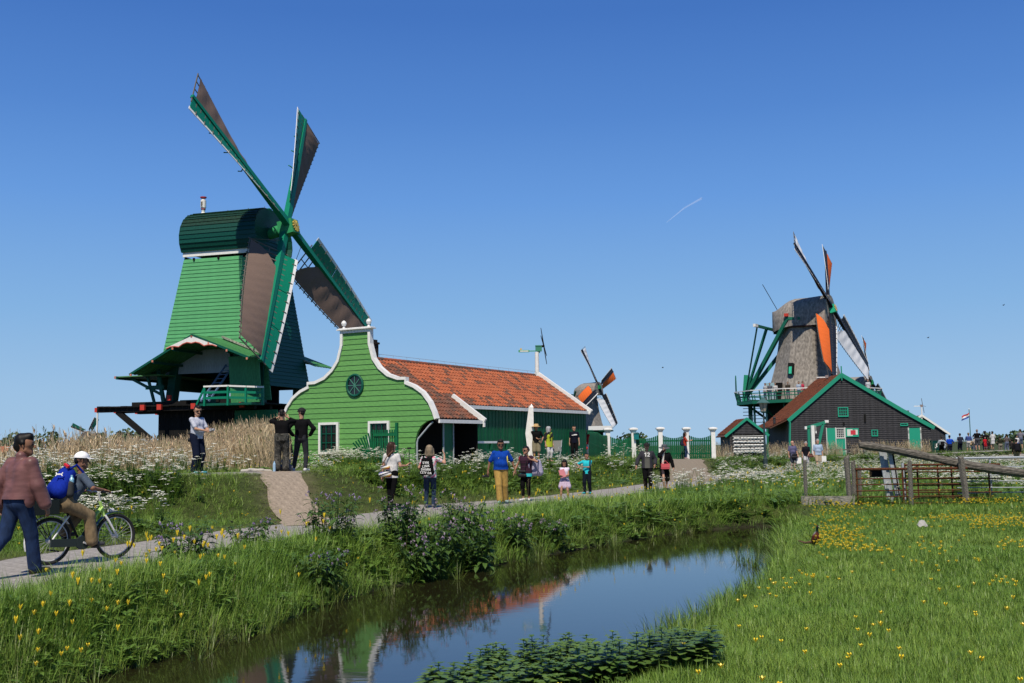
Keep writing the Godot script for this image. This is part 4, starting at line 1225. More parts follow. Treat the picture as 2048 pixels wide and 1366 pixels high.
func far_mill(called: String, label: String, at: Vector3, turn: float, phi: float, R: float, hy: float, cloths: Array, dark: Material, low: float) -> Node3D:
	var o := thing(called, label, "windmill", at, turn)
	var hub := Vector3(0, hy, 0)
	var tilt := deg_to_rad(12)
	for i in 4:
		sail(o, hub + Vector3(0.1 if i % 2 else -0.3, 0, 0), tilt, deg_to_rad(phi) + i * PI / 2, R, {"stock": dark, "board": dark, "edge": M.white, "cloth": cloths[i], "bars": 12})
	hub_head(o, hub, tilt, R / 10.2, mat(0.02, 0.25, 0.08, 0.5), M.teal)
	var cx := -3.6
	var q := MB.new()
	poly_tower(q, [[4.3, low], [3.7, lerpf(low, hy - 1.8, 0.25)], [3.1, lerpf(low, hy - 1.8, 0.6)], [2.7, hy - 1.8]], 8, Vector3(cx, 0, 0), 0.3)
	obj("thatched_tower", q, M.thatch, o)
	thatch_cap(o, cx + 0.4, hy - 1.7, hy + 1.1, 3.2, 2.8, M.thatch)
	q = MB.new(); poly_tower(q, [[4.0, 0.0], [4.0, low]], 8, Vector3(cx, 0, 0), 0.3); obj("base_wall", q, M.black, o)
	for z in [2.2, -2.2]:
		q = MB.new(); q.beam(Vector3(cx - 1.0, hy - 0.8, z * 1.2), Vector3(cx - 5.5, low + 0.5, 0.4), 0.3, 0.3); obj("tail_beam", q, M.teal_dark, o)
		q = MB.new(); q.beam(Vector3(cx - 3.0, hy - 1.5, z * 1.6), Vector3(cx - 5.5, low + 0.5, 0.4), 0.2, 0.2); obj("tail_beam", q, M.teal_dark, o)
	q = MB.new(); q.beam(Vector3(cx - 2.8, hy - 1.5, -4.0), Vector3(cx - 2.8, hy - 1.5, 4.0), 0.24, 0.24); obj("spreader", q, M.teal_dark, o)
	return o

# ---------------------------------------------------------------- right side: black barn, shed, lamp, gates
func build_black_barn() -> void:
	var o := thing("tarred_barn", "big black tarred board barn with green bargeboards and red tiled roof", "barn", V(29.9, 0, 100))
	# outline of the gable in local x,y
	var out := PackedVector2Array([Vector2(-4.85, 0.2), Vector2(7.95, 0.2), Vector2(7.95, 2.75), Vector2(5.4, 4.2), Vector2(0, 7.55), Vector2(-4.85, 3.55)])
	boards(out, 0.2, 7.55, 0.19, o, M.tar, -0.1, 0.0, 0.05)
	var q := MB.new()
	q.box(Vector3(-4.8, 1.9, -4.0), Vector3(0.1, 3.3, 7.8)); q.box(Vector3(7.85, 1.4, -4.0), Vector3(0.1, 2.4, 7.8))
	q.prism(out, -8.0, -7.9)
	obj("wall", q, M.tar, o)
	# roofs
	var edge := [Vector2(-6.5, 3.02), Vector2(-4.9, 3.75), Vector2(0, 7.78), Vector2(5.45, 4.42), Vector2(8.15, 2.85)]
	var sl := MB.new()
	for i in 4:
		var a: Vector2 = edge[i]; var b: Vector2 = edge[i + 1]
		var z0 := 0.1; var z1 := -8.1
		if i == 0: z0 = -0.7
		sheet(sl, Vector3(a.x, a.y, z0), Vector3(b.x, b.y, z0), Vector3(b.x, b.y, z1), Vector3(a.x, a.y, z1), 0.09)
	obj("roof_boarding", sl, mat(0.10, 0.05, 0.035, 0.9), o)
	var tc := func(s: float, r: float) -> Color:
		var k := clampf(noise.get_noise_2d(s * 40.0, r * 40.0) + 0.3, 0, 1)
		return Color(0.30, 0.095, 0.05).lerp(Color(0.17, 0.08, 0.05), k) * rng.randf_range(0.85, 1.15)
	var dn := Vector3(-4.9, -4.03, 0).normalized()
	roof_tiles(o, Vector3(0, 7.78, 0), Vector3(0, 0, -1), dn, 8.0, 0.15, 0.05, 6.3, tc)
	roof_tiles(o, Vector3(-4.85, 3.76, 0), Vector3(0, 0, -1), Vector3(-1.6, -0.73, 0).normalized(), 8.0, 0.75, 0.0, 1.75, tc)
	for sd in [[Vector2(-5.0, 3.6), Vector2(0, 7.72)], [Vector2(0, 7.72), Vector2(5.45, 4.36)], [Vector2(5.45, 4.36), Vector2(8.2, 2.78)]]:
		q = MB.new(); q.beam(Vector3(sd[0].x, sd[0].y, 0.14), Vector3(sd[1].x, sd[1].y, 0.14), 0.1, 0.34); obj("bargeboard", q, mat(0.02, 0.26, 0.165, 0.5), o)
	q = MB.new(); q.beam(Vector3(0, 7.2, 0.18), Vector3(0, 8.5, 0.18), 0.09, 0.09); obj("ridge_spike", q, mat(0.02, 0.26, 0.165, 0.5), o)
	q = MB.new(); q.beam(Vector3(-5.0, 0.2, 0.12), Vector3(-4.85, 3.5, 0.12), 0.34, 0.12, Vector3.RIGHT); obj("corner_board", q, mat(0.02, 0.26, 0.165, 0.5), o)
	var tg := mat(0.02, 0.30, 0.19, 0.5)
	var pale := mat(0.55, 0.57, 0.54, 0.6)
	window("window", o, -0.45, 3.9, 0.5, 4.78, 0.06, 4, 3, 0.08, tg, tg, 0.04, 0.03)
	window("window", o, 2.5, 2.1, 3.1, 2.7, 0.06, 2, 2, 0.07, tg, tg, 0.04, 0.03)
	window("window", o, 5.15, 3.0, 5.85, 3.25, 0.06, 2, 1, 0.06, tg, tg, 0.04, 0.03)
	window("window", o, -0.72, 1.95, 0.1, 2.9, 0.06, 4, 4, 0.07, pale, pale, 0.035, 0.03)
	q = MB.new(); q.box(Vector3(-1.15, 1.7, 0.07), Vector3(0.75, 2.4, 0.07)); q.box(Vector3(-0.3, 1.1, 0.07), Vector3(0.78, 1.6, 0.06)); obj("door", q, tg, o)
	q = MB.new()
	for x in [-1.56, -0.74, 0.12]: q.box(Vector3(x, 1.7, 0.09), Vector3(0.07, 2.5, 0.08))
	obj("door_frame", q, pale, o)
	q = MB.new(); q.box(Vector3(0.75, 2.47, 0.08), Vector3(1.2, 0.78, 0.06)); obj("notice_board", q, tg, o)
	q = MB.new(); q.box(Vector3(0.55, 2.47, 0.115), Vector3(0.5, 0.6, 0.012)); q.box(Vector3(1.12, 2.5, 0.115), Vector3(0.28, 0.45, 0.012)); obj("notice_sheet", q, mat(0.62, 0.66, 0.6, 0.7), o)
	q = MB.new(); q.box(Vector3(0.84, 2.48, 0.122), Vector3(0.46, 0.4, 0.012)); obj("notice_sheet", q, mat(0.55, 0.04, 0.06, 0.7), o)
	q = MB.new(); q.box(Vector3(6.4, 1.75, 0.07), Vector3(1.0, 2.1, 0.08)); obj("door", q, tg, o)
	for x in [5.85, 6.95]:
		for i in 8:
			q = MB.new(); q.col = Color.WHITE if i % 3 else Color(0.5, 0.5, 0.5)
			q.box(Vector3(x, 0.9 + i * 0.26, 0.09), Vector3(0.1, 0.25, 0.1)); obj("quoin_block", q, pale, o)
	for p in [[1.98, 3.75, 0.16, 0.7], [0.05, 3.3, 0.12, 0.25]]:
		q = MB.new(); q.box(Vector3(p[0], p[1], 0.06), Vector3(p[2], p[3], 0.12)); obj("wall_anchor", q, M.inside, o)
	q = MB.new(); q.lathe([Vector2(0.12, 0), Vector2(0.12, 0.5), Vector2(0.17, 0.52), Vector2(0.1, 0.6), Vector2(0, 0.62)], 8, Vector3(-5.9, 3.4, -1.3)); obj("roof_vent", q, M.tar, o)
	# plank footway in front
	q = MB.new(); q.box(Vector3(-0.5, 0.95, 1.0), Vector3(9.5, 0.1, 0.9)); obj("gangway", q, M.grey_wood, o)
	# low shed with a rack of white painted clogs
	var s := thing("clog_shed", "small black board shed with green verge and red tiled roof beside barn", "shed", V(18.59, 0, 88))
	out = PackedVector2Array([Vector2(-1.35, 0.5), Vector2(1.4, 0.5), Vector2(1.4, 2.45), Vector2(0, 3.45), Vector2(-1.35, 2.4)])
	boards(out, 0.5, 3.45, 0.13, s, M.tar, -0.08, 0.0, 0.035)
	sl = MB.new()
	sheet(sl, Vector3(-1.75, 2.18, 0.1), Vector3(0, 3.56, 0.1), Vector3(0, 3.56, -4.0), Vector3(-1.75, 2.18, -4.0), 0.07)
	sheet(sl, Vector3(0, 3.56, 0.1), Vector3(1.65, 2.3, 0.1), Vector3(1.65, 2.3, -4.0), Vector3(0, 3.56, -4.0), 0.07)
	obj("roof_boarding", sl, mat(0.10, 0.05, 0.035, 0.9), s)
	roof_tiles(s, Vector3(0, 3.56, 0), Vector3(0, 0, -1), Vector3(-1.75, -1.38, 0).normalized(), 4.0, 0.1, 0.0, 2.2, tc)
	q = MB.new(); q.beam(Vector3(-1.75, 2.18, 0.14), Vector3(0.05, 3.6, 0.14), 0.08, 0.2); q.beam(Vector3(0, 3.6, 0.142), Vector3(1.75, 2.2, 0.142), 0.08, 0.2); obj("bargeboard", q, mat(0.02, 0.26, 0.165, 0.5), s)
	q = MB.new(); q.box(Vector3(-1.3, 1.4, -2), Vector3(0.08, 1.9, 4)); q.box(Vector3(1.35, 1.4, -2), Vector3(0.08, 1.9, 4)); obj("wall", q, M.tar, s)
	var r := thing("clog_rack", "black display rack with rows of white wooden shoes under the shed gable", "display rack", V(18.66, 0, 87.8))
	q = MB.new(); q.box(Vector3(0, 1.62, -0.06), Vector3(2.5, 1.5, 0.05)); obj("back_panel", q, M.inside, r)
	for x in [-1.25, -0.46, 0.4, 1.25]:
		q = MB.new(); q.box(Vector3(x, 1.6, 0.05), Vector3(0.06, 1.5, 0.12)); obj("upright", q, M.tar, r)
	for y in [0.9, 1.12, 1.4, 1.68, 1.95, 2.2]:
		q = MB.new(); q.box(Vector3(0, y, 0.06), Vector3(2.5, 0.04, 0.16)); obj("shelf", q, M.white, r)
	for x in [-1.0, 0.9]:
		q = MB.new(); q.box(Vector3(x, 0.55, -0.02), Vector3(0.1, 0.7, 0.1)); obj("leg", q, M.tar, r)
	var cl := MB.new()
	cl.lathe([Vector2(0, -0.1), Vector2(0.05, -0.09), Vector2(0.06, 0.0), Vector2(0.055, 0.1), Vector2(0.03, 0.16), Vector2(0, 0.19)], 8, Vector3(0, 0.06, 0), Basis(Vector3(0, 0, 1), Vector3(1, 0, 0), Vector3(0, 1, 0)))
	var cm := cl.mesh(); cm.surface_set_material(0, M.white)
	for j in 5:
		for i in 9:
			var c := Vector3(18.66 - 1.1 + i * 0.27 + rng.randf_range(-0.03, 0.03), [0.92, 1.14, 1.42, 1.70, 1.97][j] + 0.01, -87.66)
			var w := piece(numbered("wooden_shoe"), cm, self, c, Basis(Vector3.UP, rng.randf_range(-0.25, 0.25)))
			tag(w, "white wooden shoe on the %s shelf of the black rack, %s from the left" % [["bottom", "second", "middle", "fourth", "top"][j], ["first", "second", "third", "fourth", "fifth", "sixth", "seventh", "eighth", "ninth"][i]], "wooden shoe", "white wooden shoes on the rack")
	# street lamp
	var l := thing("street_lamp", "old green street lamp with glazed lantern standing before the clog shed", "street lamp", V(15.46, -0.05, 68))
	q = MB.new(); q.lathe([Vector2(0.14, 0), Vector2(0.14, 0.7), Vector2(0.1, 0.75), Vector2(0.075, 0.9), Vector2(0.06, 2.9), Vector2(0.09, 2.95), Vector2(0.05, 3.05), Vector2(0.05, 3.5)], 10); obj("post", q, mat(0.03, 0.05, 0.055, 0.5), l)
	q = MB.new(); q.lathe([Vector2(0.062, 1.15), Vector2(0.064, 1.15), Vector2(0.062, 2.15)], 10); obj("paint_band", q, M.white, l)
	q = MB.new(); q.lathe([Vector2(0.16, 3.58), Vector2(0.3, 4.12), Vector2(0.3, 4.12)], 6, Vector3.ZERO, Basis(Vector3.UP, 0.25), false); obj("lantern_glass", q, mat(0.34, 0.30, 0.25, 0.25), l)
	q = MB.new()
	for i in 6:
		var t := TAU * i / 6 + 0.25
		q.beam(Vector3(cos(t) * 0.165, 3.56, -sin(t) * 0.165), Vector3(cos(t) * 0.31, 4.14, -sin(t) * 0.31), 0.03, 0.03)
	q.lathe([Vector2(0.12, 3.5), Vector2(0.18, 3.54), Vector2(0.17, 3.6)], 6, Vector3.ZERO, Basis(Vector3.UP, 0.25), false)
	obj("lantern_frame", q, mat(0.012, 0.05, 0.05, 0.5), l)
	q = MB.new(); q.lathe([Vector2(0.44, 4.1), Vector2(0.44, 4.14), Vector2(0.16, 4.34), Vector2(0.14, 4.4), Vector2(0.1, 4.46), Vector2(0, 4.5)], 6, Vector3.ZERO, Basis(Vector3.UP, 0.25), false); obj("lantern_roof", q, mat(0.06, 0.13, 0.13, 0.4), l)
	# timber hoist
	var h := thing("timber_hoist", "green timber hoist frame with a white post before the black barn", "hoist", V(24.4, 0.4, 90))
	var hg := mat(0.02, 0.22, 0.14, 0.5)
	q = MB.new(); q.box(Vector3(0, 1.3, 0), Vector3(0.26, 2.6, 0.26)); obj("post", q, M.white, h)
	q = MB.new(); q.beam(Vector3(-0.4, 2.42, -0.3), Vector3(1.15, 2.85, -0.3), 0.2, 0.24); obj("beam", q, hg, h)
	q = MB.new(); q.box(Vector3(-0.48, 2.42, -0.3), Vector3(0.16, 0.24, 0.22)); q.box(Vector3(1.25, 2.92, -0.3), Vector3(0.3, 0.2, 0.22)); obj("beam_end", q, M.white, h)
	q = MB.new(); q.beam(Vector3(-0.25, 0, -0.3), Vector3(-0.25, 2.4, -0.3), 0.2, 0.2); obj("leg", q, hg, h)
	q = MB.new(); q.beam(Vector3(0.45, 0.7, -0.3), Vector3(0.95, 2.7, -0.3), 0.2, 0.2); obj("leg", q, hg, h)
	q = MB.new(); q.tube([Vector3(0.3, 2.6, -0.1), Vector3(0.3, 2.1, -0.1)], 0.02, 5); q.box(Vector3(0.3, 2.05, -0.1), Vector3(0.1, 0.18, 0.08)); obj("pulley", q, M.white, h)
	var b := thing("waste_bin", "dark green waste bin in the grass before the green barn door", "waste bin", V(37.3, 0.6, 98))
	q = MB.new(); q.box(Vector3(0, 0.5, 0), Vector3(0.62, 1.0, 0.5)); q.box(Vector3(0, 1.02, 0), Vector3(0.66, 0.05, 0.54)); obj("body", q, mat(0.004, 0.045, 0.04, 0.4), b)
	q = MB.new(); q.box(Vector3(0.12, 0.62, 0.256), Vector3(0.13, 0.3, 0.012)); q.box(Vector3(0.02, 0.42, 0.256), Vector3(0.1, 0.08, 0.012)); obj("pictogram", q, M.white, b)
	# house behind
	var f := thing("far_house", "black gabled house with white bargeboards and chimney behind the barn", "house", V(55.5, 0, 150))
	out = PackedVector2Array([Vector2(-3.2, 0), Vector2(3.2, 0), Vector2(3.2, 2.75), Vector2(0, 5.0), Vector2(-3.2, 2.75)])
	boards(out, 0, 5.0, 0.3, f, M.tar, -0.1, 0.0, 0.02)
	sl = MB.new()
	sheet(sl, Vector3(-3.6, 2.6, 0.2), Vector3(0, 5.12, 0.2), Vector3(0, 5.12, -9), Vector3(-3.6, 2.6, -9), 0.1)
	sheet(sl, Vector3(0, 5.12, 0.2), Vector3(3.6, 2.6, 0.2), Vector3(3.6, 2.6, -9), Vector3(0, 5.12, -9), 0.1)
	obj("roof", sl, mat(0.30, 0.10, 0.055, 0.85, Vector3(4, 4, 4), 0.6), f)
	q = MB.new(); q.beam(Vector3(-3.7, 2.5, 0.26), Vector3(0.05, 5.16, 0.26), 0.1, 0.26); q.beam(Vector3(-0.05, 5.16, 0.262), Vector3(3.7, 2.5, 0.262), 0.1, 0.26); obj("bargeboard", q, M.white, f)
	q = MB.new(); q.box(Vector3(-1.0, 5.3, -3), Vector3(0.7, 1.2, 0.7)); obj("chimney", q, mat(0.07, 0.06, 0.05, 0.9), f)
	q = MB.new(); q.box(Vector3(0, 4.5, 0.25), Vector3(0.12, 0.7, 0.1)); obj("gable_post", q, M.white, f)
	window("window", f, 0.55, 3.0, 1.25, 4.0, 0.06, 1, 2, 0.14, M.white, M.white)
	window("window", f, -1.6, 3.0, -0.9, 4.0, 0.06, 1, 2, 0.14, M.white, M.white)
	q = MB.new(); q.tube([Vector3(0.2, 5.0, -0.2), Vector3(0.2, 6.3, -0.2)], 0.09, 8); obj("mast", q, M.white, f)
	wind_vane("house_windmotor", "white wind motor on the roof mast of the far black house", V(55.7, 6.4, 150.2), 1.0)
	wind_vane("barn_windmotor", "white wind motor standing on the black barn's ridge before the mill", V(29.45, 7.7, 103), 0.9)
	var fl := thing("flagpole", "green flagpole flying a red white and blue flag above the crowd", "flagpole", V(43.45, 0.6, 105))
	q = MB.new(); q.tube([Vector3(0, 0, 0), Vector3(0.0, 3.95, 0)], [0.05, 0.035], 8); obj("pole", q, mat(0.04, 0.12, 0.09, 0.5), fl)
	q = MB.new(); q.lathe([Vector2(0.04, 3.94), Vector2(0.06, 3.98), Vector2(0, 4.05)], 8); obj("finial", q, M.white, fl)
	var cols := [Color(0.50, 0.04, 0.05), Color(0.78, 0.78, 0.78), Color(0.03, 0.09, 0.38)]
	for k in 3:
		q = MB.new(); q.col = cols[k]
		for i in 8:
			var g := []
			for p in [[i, k], [i, k + 1], [i + 1, k + 1], [i + 1, k]]:
				var t: float = p[0] / 8.0
				g.append(Vector3(-0.03 - 0.72 * t, 3.66 - 0.15 * p[1] - 0.36 * t - 0.03 * sin(t * 6.0), 0.06 * sin(t * 8.0 + p[1])))
			q.quad(g[0], g[1], g[2], g[3])
		obj("flag_stripe", q, mat(1, 1, 1, 0.8), fl)

func wind_vane(called: String, label: String, at: Vector3, k: float) -> void:
	var o := thing(called, label, "wind motor", at)
	var q := MB.new(); q.box(Vector3(0, 0.05, 0), Vector3(0.3, 0.3, 0.2) * k); obj("gearbox", q, mat(0.25, 0.2, 0.2, 0.6), o)
	q = MB.new(); q.beam(Vector3(0, 0.0, 0), Vector3(-1.05, 0.0, 0) * k, 0.04, 0.1 * k); obj("tail_vane", q, M.white, o)
	for i in 4:
		var t := 0.15 + PI / 2 * i
		q = MB.new(); q.beam(Vector3(0.18, 0.05, 0), Vector3(0.18, 0.05, 0) + Vector3(-0.2 * cos(t), cos(t), sin(t)) * 1.0 * k, 0.06, 0.03); obj("blade", q, M.timber, o)

func worn_post(called: String, label: String, x: float, d: float, h: float, w: float, lean := Vector2.ZERO, forked := false) -> void:
	var y := ground_at(x, d) - 0.1
	var m := MB.new()
	var prof := []
	var n := 7
	for i in n + 1:
		var t := float(i) / n
		var c := V(x + lean.x * t, y + (h + 0.1) * t, d - lean.y * t)
		var r := []
		for k in 6:
			var a := TAU * k / 6
			var rr := w * 0.5 * (1.0 + 0.16 * sin(k * 7.3 + x * 3.0) + 0.08 * sin(t * 13 + k * 2.0 + x))
			var yy := 0.0
			if i == n: yy = rng.randf_range(-0.06, 0.05) + (0.08 if forked and k % 3 == 0 else 0.0)
			r.append(c + Vector3(cos(a) * rr, yy, -sin(a) * rr))
		prof.append(r)
	for i in n:
		for k in 6:
			var j := (k + 1) % 6
			m.quad(prof[i][k], prof[i][j], prof[i + 1][j], prof[i + 1][k])
	for k in range(1, 5): m.tri(prof[n][0], prof[n][k], prof[n][k + 1])
	tag(obj(called, m, M.grey_wood), label, "post")

func rust_gate(called: String, label: String, x0: float, d0: float, x1: float, d1: float, ys: Array, ups: Array, m: Material, top_r := 0.035, r := 0.016) -> void:
	var o := thing(called, label, "gate")
	for i in ys.size():
		var q := MB.new()
		var sagg := rng.randf_range(-0.015, 0.015)
		q.tube([V(x0, ys[i], d0), V((x0 + x1) / 2, ys[i] + sagg, (d0 + d1) / 2), V(x1, ys[i] - 0.01, d1)], top_r if i == 0 else r, 8)
		obj("bar", q, m, o)
	for t in ups:
		var q := MB.new()
		var x := lerpf(x0, x1, t); var d := lerpf(d0, d1, t)
		q.tube([V(x, ys[0], d + 0.012), V(x + 0.01, ys[-1] - 0.06, d + 0.012)], 0.024, 8)
		obj("upright", q, m, o)

func build_gates() -> void:
	# weathered planks at the ditch head
	var o := thing("plank_barrier", "two pale weathered planks nailed across posts at the ditch end", "barrier")
	var q := MB.new(); q.beam(V(7.52, 0.06, 29.1), V(8.93, 0.04, 29.15), 0.05, 0.235, Vector3.UP); obj("plank", q, mat(0.46, 0.43, 0.37, 0.9, Vector3(1.2, 9, 1.2), 0.5), o)
	q = MB.new(); q.beam(V(7.53, -0.26, 29.1), V(8.75, -0.28, 29.15), 0.05, 0.18, Vector3.UP); obj("plank", q, mat(0.38, 0.35, 0.29, 0.9, Vector3(1.2, 9, 1.2), 0.5), o)
	worn_post("worn_post", "slim dark weathered post standing alone behind the pale planks", 7.72, 29.35, 1.15, 0.1)
	worn_post("worn_post", "thick split weathered gate post at the right end of pale planks", 8.9, 29.45, 1.22, 0.15, Vector2(-0.06, 0), true)
	worn_post("worn_post", "grey weathered post just behind the split gate post", 9.22, 30.1, 1.15, 0.12)
	worn_post("worn_post", "short dark weathered post, second behind the split gate post", 9.52, 30.5, 1.0, 0.1)
	worn_post("worn_post", "weathered round post in the middle of the rusty gate", 10.44, 29.2, 1.16, 0.12)
	worn_post("worn_post", "thick leaning post that carries the long grey beam", 11.9, 29.15, 1.27, 0.17, Vector2(-0.12, 0))
	rust_gate("rusty_gate", "rusty tubular field gate between split post and the round post", 9.03, 29.28, 11.98, 29.28, [0.85, 0.60, 0.44, 0.28, 0.12, -0.05], [0.01, 0.42], M.rust)
	rust_gate("rusty_gate", "second rusty field gate, dark, standing just behind the first one", 10.5, 29.9, 13.0, 29.6, [0.93, 0.74, 0.56, 0.38, 0.2, 0.05], [0.02, 0.15, 0.36, 0.5, 0.88], M.rust, 0.03)
	rust_gate("steel_gate", "pale galvanised field gate behind the grey beam at the right", 11.98, 30.0, 15.2, 29.8, [1.09, 0.84, 0.62, 0.47, 0.3, 0.15], [0.28, 0.62], M.zinc, 0.03, 0.014)
	# galvanised sheet piling
	o = thing("steel_bracket", "bundle of upright galvanised steel profiles behind the rusty gate", "steel profile")
	for p in [[9.86, 29.7, 1.30, 0.1, 0.055], [9.97, 29.75, 1.28, 0.11, 0.0], [10.06, 29.6, 1.28, 0.1, 0.5], [10.16, 29.65, 1.2, 0.05, 0.2]]:
		q = MB.new(); q.beam(V(p[0], p[2], p[1]), V(p[0] + 0.16, -0.1 + p[4] * 0.4, p[1]), p[3], 0.05, Vector3.BACK); obj("profile", q, M.zinc, o)
	q = MB.new(); q.beam(V(10.14, 1.24, 29.58), V(10.28, -0.1, 29.58), 0.03, 0.06, Vector3.BACK); obj("dark_strip", q, M.inside, o)
	q = MB.new(); q.tube([V(10.36, 1.0, 29.5), V(10.38, -0.1, 29.5)], 0.036, 8); obj("pipe", q, M.zinc, o)
	q = MB.new(); q.beam(V(9.6, 0.72, 29.9), V(10.05, 0.72, 29.9), 0.05, 0.2); obj("dark_board", q, M.black, o)
	# long beam
	o = thing("grey_beam", "long cracked grey timber beam slanting down to the right over posts", "beam")
	q = MB.new()
	var n := 26
	var rings := []
	for i in n + 1:
		var t := float(i) / n
		var c := V(9.2, 1.49, 29.42).lerp(V(14.8, 0.42, 29.42), t) + Vector3(0, 0.03 * sin(t * 9.0), 0)
		var hh := lerpf(0.105, 0.135, t) * (1.0 + 0.07 * sin(t * 31.0))
		if i == 0: hh *= 0.7
		var r := []
		for k in 8:
			var a := TAU * k / 8 + 0.3
			r.append(c + Vector3(sin(i * 3.1) * 0.01, sin(a) * hh * (1.0 + 0.1 * sin(k * 4.1 + i * 0.4)), cos(a) * hh * 0.9))
		rings.append(r)
	for i in n:
		for k in 8:
			var j := (k + 1) % 8
			q.quad(rings[i][j], rings[i][k], rings[i + 1][k], rings[i + 1][j])
	for k in range(1, 7): q.tri(rings[0][0], rings[0][k], rings[0][k + 1])
	obj("beam", q, mat(0.29, 0.265, 0.225, 0.95, Vector3(0.8, 6, 6), 0.35, true, 1.5), o)
	q = MB.new(); q.beam(V(13.1, -0.12, 27.5), V(14.6, -0.2, 27.2), 0.12, 0.1); tag(obj("fallen_board", q, M.grey_wood), "grey fallen board lying in the grass below the steel gate", "board")
	# pheasant
	var ph := thing("pheasant", "dark pheasant with green head and rusty breast standing in meadow grass", "bird", V(5.3, ground_at(5.3, 19.64) - 0.03, 19.64), 25)
	ph.scale = Vector3.ONE * 0.62
	q = MB.new()
	q.lathe([Vector2(0, -0.22), Vector2(0.07, -0.16), Vector2(0.12, -0.02), Vector2(0.11, 0.1), Vector2(0.06, 0.2), Vector2(0.036, 0.26), Vector2(0.034, 0.33), Vector2(0.04, 0.36), Vector2(0.03, 0.41), Vector2(0, 0.425)], 12, Vector3(0, 0.33, 0), Basis(Vector3.RIGHT, 0.3))
	for i in q.c.size():
		var y := q.v[i].y
		q.c[i] = Color(0.16, 0.035, 0.015) if y < 0.52 else (Color(0.5, 0.5, 0.48) if y < 0.55 else Color(0.006, 0.03, 0.025))
		if y < 0.30 and absf(q.v[i].x) > 0.04: q.c[i] = Color(0.07, 0.035, 0.02)
	obj("body", q, mat(1, 1, 1, 0.6, Vector3(12, 12, 12), 0.5), ph)
	q = MB.new(); q.tube([Vector3(0, 0.24, -0.15), Vector3(0, 0.2, -0.45), Vector3(0, 0.24, -0.75)], [0.05, 0.03, 0.01], 6); obj("tail", q, mat(0.12, 0.07, 0.04, 0.8), ph)
	q = MB.new(); q.tube([Vector3(0, 0.7, 0.13), Vector3(0, 0.685, 0.19)], [0.014, 0.003], 6); obj("beak", q, mat(0.4, 0.35, 0.22, 0.5), ph)
	for s in [-0.04, 0.04]:
		q = MB.new(); q.tube([Vector3(s, 0.2, 0), Vector3(s, 0.1, 0.03), Vector3(s, 0, 0.0), Vector3(s, 0.0, 0.06)], 0.009, 5); obj("leg", q, mat(0.2, 0.16, 0.1, 0.7), ph)
		q = MB.new(); q.lathe([Vector2(0.016, 0), Vector2(0, 0.012)], 8, Vector3(s * 0.75, 0.71, 0.11), Basis(Vector3.BACK, -1.57 * signf(s))); obj("wattle", q, M.red, ph)
	# scrap of white plastic
	q = MB.new()
	for i in 9:
		for j in 6:
			var g := []
			for p in [[i, j], [i + 1, j], [i + 1, j + 1], [i, j + 1]]:
				var u: float = p[0] / 9.0 - 0.5; var v: float = p[1] / 6.0 - 0.5
				g.append(Vector3(u * 0.26, 0.17 * (1.0 - 4 * v * v) * (1 - 3.2 * u * u) + 0.02 * sin(p[0] * 5.1 + p[1] * 3.3) + 0.02, v * -0.2))
			q.quad(g[0], g[1], g[2], g[3])
	tag(obj("plastic_bag", q, mat(0.36, 0.35, 0.34, 0.6)), "crumpled whitish plastic bag lying among the buttercups", "bag"); get_node("plastic_bag").position = V(8.22, ground_at(8.22, 22.45) + 0.06, 22.45); get_node("plastic_bag").scale = Vector3.ONE * 0.75

# ---------------------------------------------------------------- vegetation
func leaf(m: MB, base: Vector3, dir: Vector3, length: float, width: float, droop: float, seg_n := 3, fold := 0.25, profile := 0.6) -> void:
	var side := dir.cross(Vector3.UP)
	if side.length() < 0.05: side = Vector3.RIGHT
	side = side.normalized()
	var pc := base
	var pl := base; var pr := base
	var d := dir.normalized()
	for i in range(1, seg_n + 1):
		var t := float(i) / seg_n
		d = (d + Vector3.DOWN * droop / seg_n).normalized()
		var c := pc + d * (length / seg_n)
		var w := width * 0.5 * pow(sin(PI * clampf(t * 0.93 + 0.05, 0, 1)), profile) if i < seg_n else 0.0
		var up := side.cross(d).normalized()
		var l := c + side * w + up * w * fold
		var r := c - side * w + up * w * fold
		if i == seg_n:
			m.tri(pc, pl, c); m.tri(pr, pc, c)
		elif i == 1:
			m.tri(pc, c, l); m.tri(pc, r, c)
		else:
			m.quad(pc, pl, l, c); m.quad(pr, pc, c, r)
		pc = c; pl = l; pr = r

func tuft(n: int, h0: float, h1: float, spread: float, width: float, droop: float, seg_n := 3) -> MB:
	var m := MB.new()
	for i in n:
		var a := rng.randf() * TAU
		var rr := sqrt(rng.randf()) * spread
		var base := Vector3(cos(a) * rr, -0.05, sin(a) * rr)
		var out := Vector3(cos(a + rng.randf_range(-0.8, 0.8)), 0, sin(a + rng.randf_range(-0.8, 0.8)))
		var dir := (Vector3.UP + out * rng.randf_range(0.05, 0.5)).normalized()
		var k := rng.randf_range(0.6, 1.35)
		m.col = Color(k * rng.randf_range(0.9, 1.2), k, k * rng.randf_range(0.7, 1.1))
		if rng.randf() < 0.05: m.col = Color(2.0, 1.25, 1.8)
		var L := rng.randf_range(h0, h1)
		var side := dir.cross(out).normalized()
		var d := dir
		var p := base
		var w := width * rng.randf_range(0.7, 1.2)
		var bend_k := droop * rng.randf_range(0.2, 1.3)
		for s in seg_n:
			var t := float(s + 1) / seg_n
			d = (d + (out * 0.5 + Vector3.DOWN * 0.35) * bend_k * t).normalized()
			var q := p + d * (L / seg_n)
			var w0 := w * (1.0 - float(s) / seg_n * 0.75); var w1 := w * (1.0 - t * 0.75)
			if s == seg_n - 1: m.tri(p - side * w0, p + side * w0, q)
			else: m.quad(p - side * w0, p + side * w0, q + side * w1, q - side * w1)
			p = q
	return m

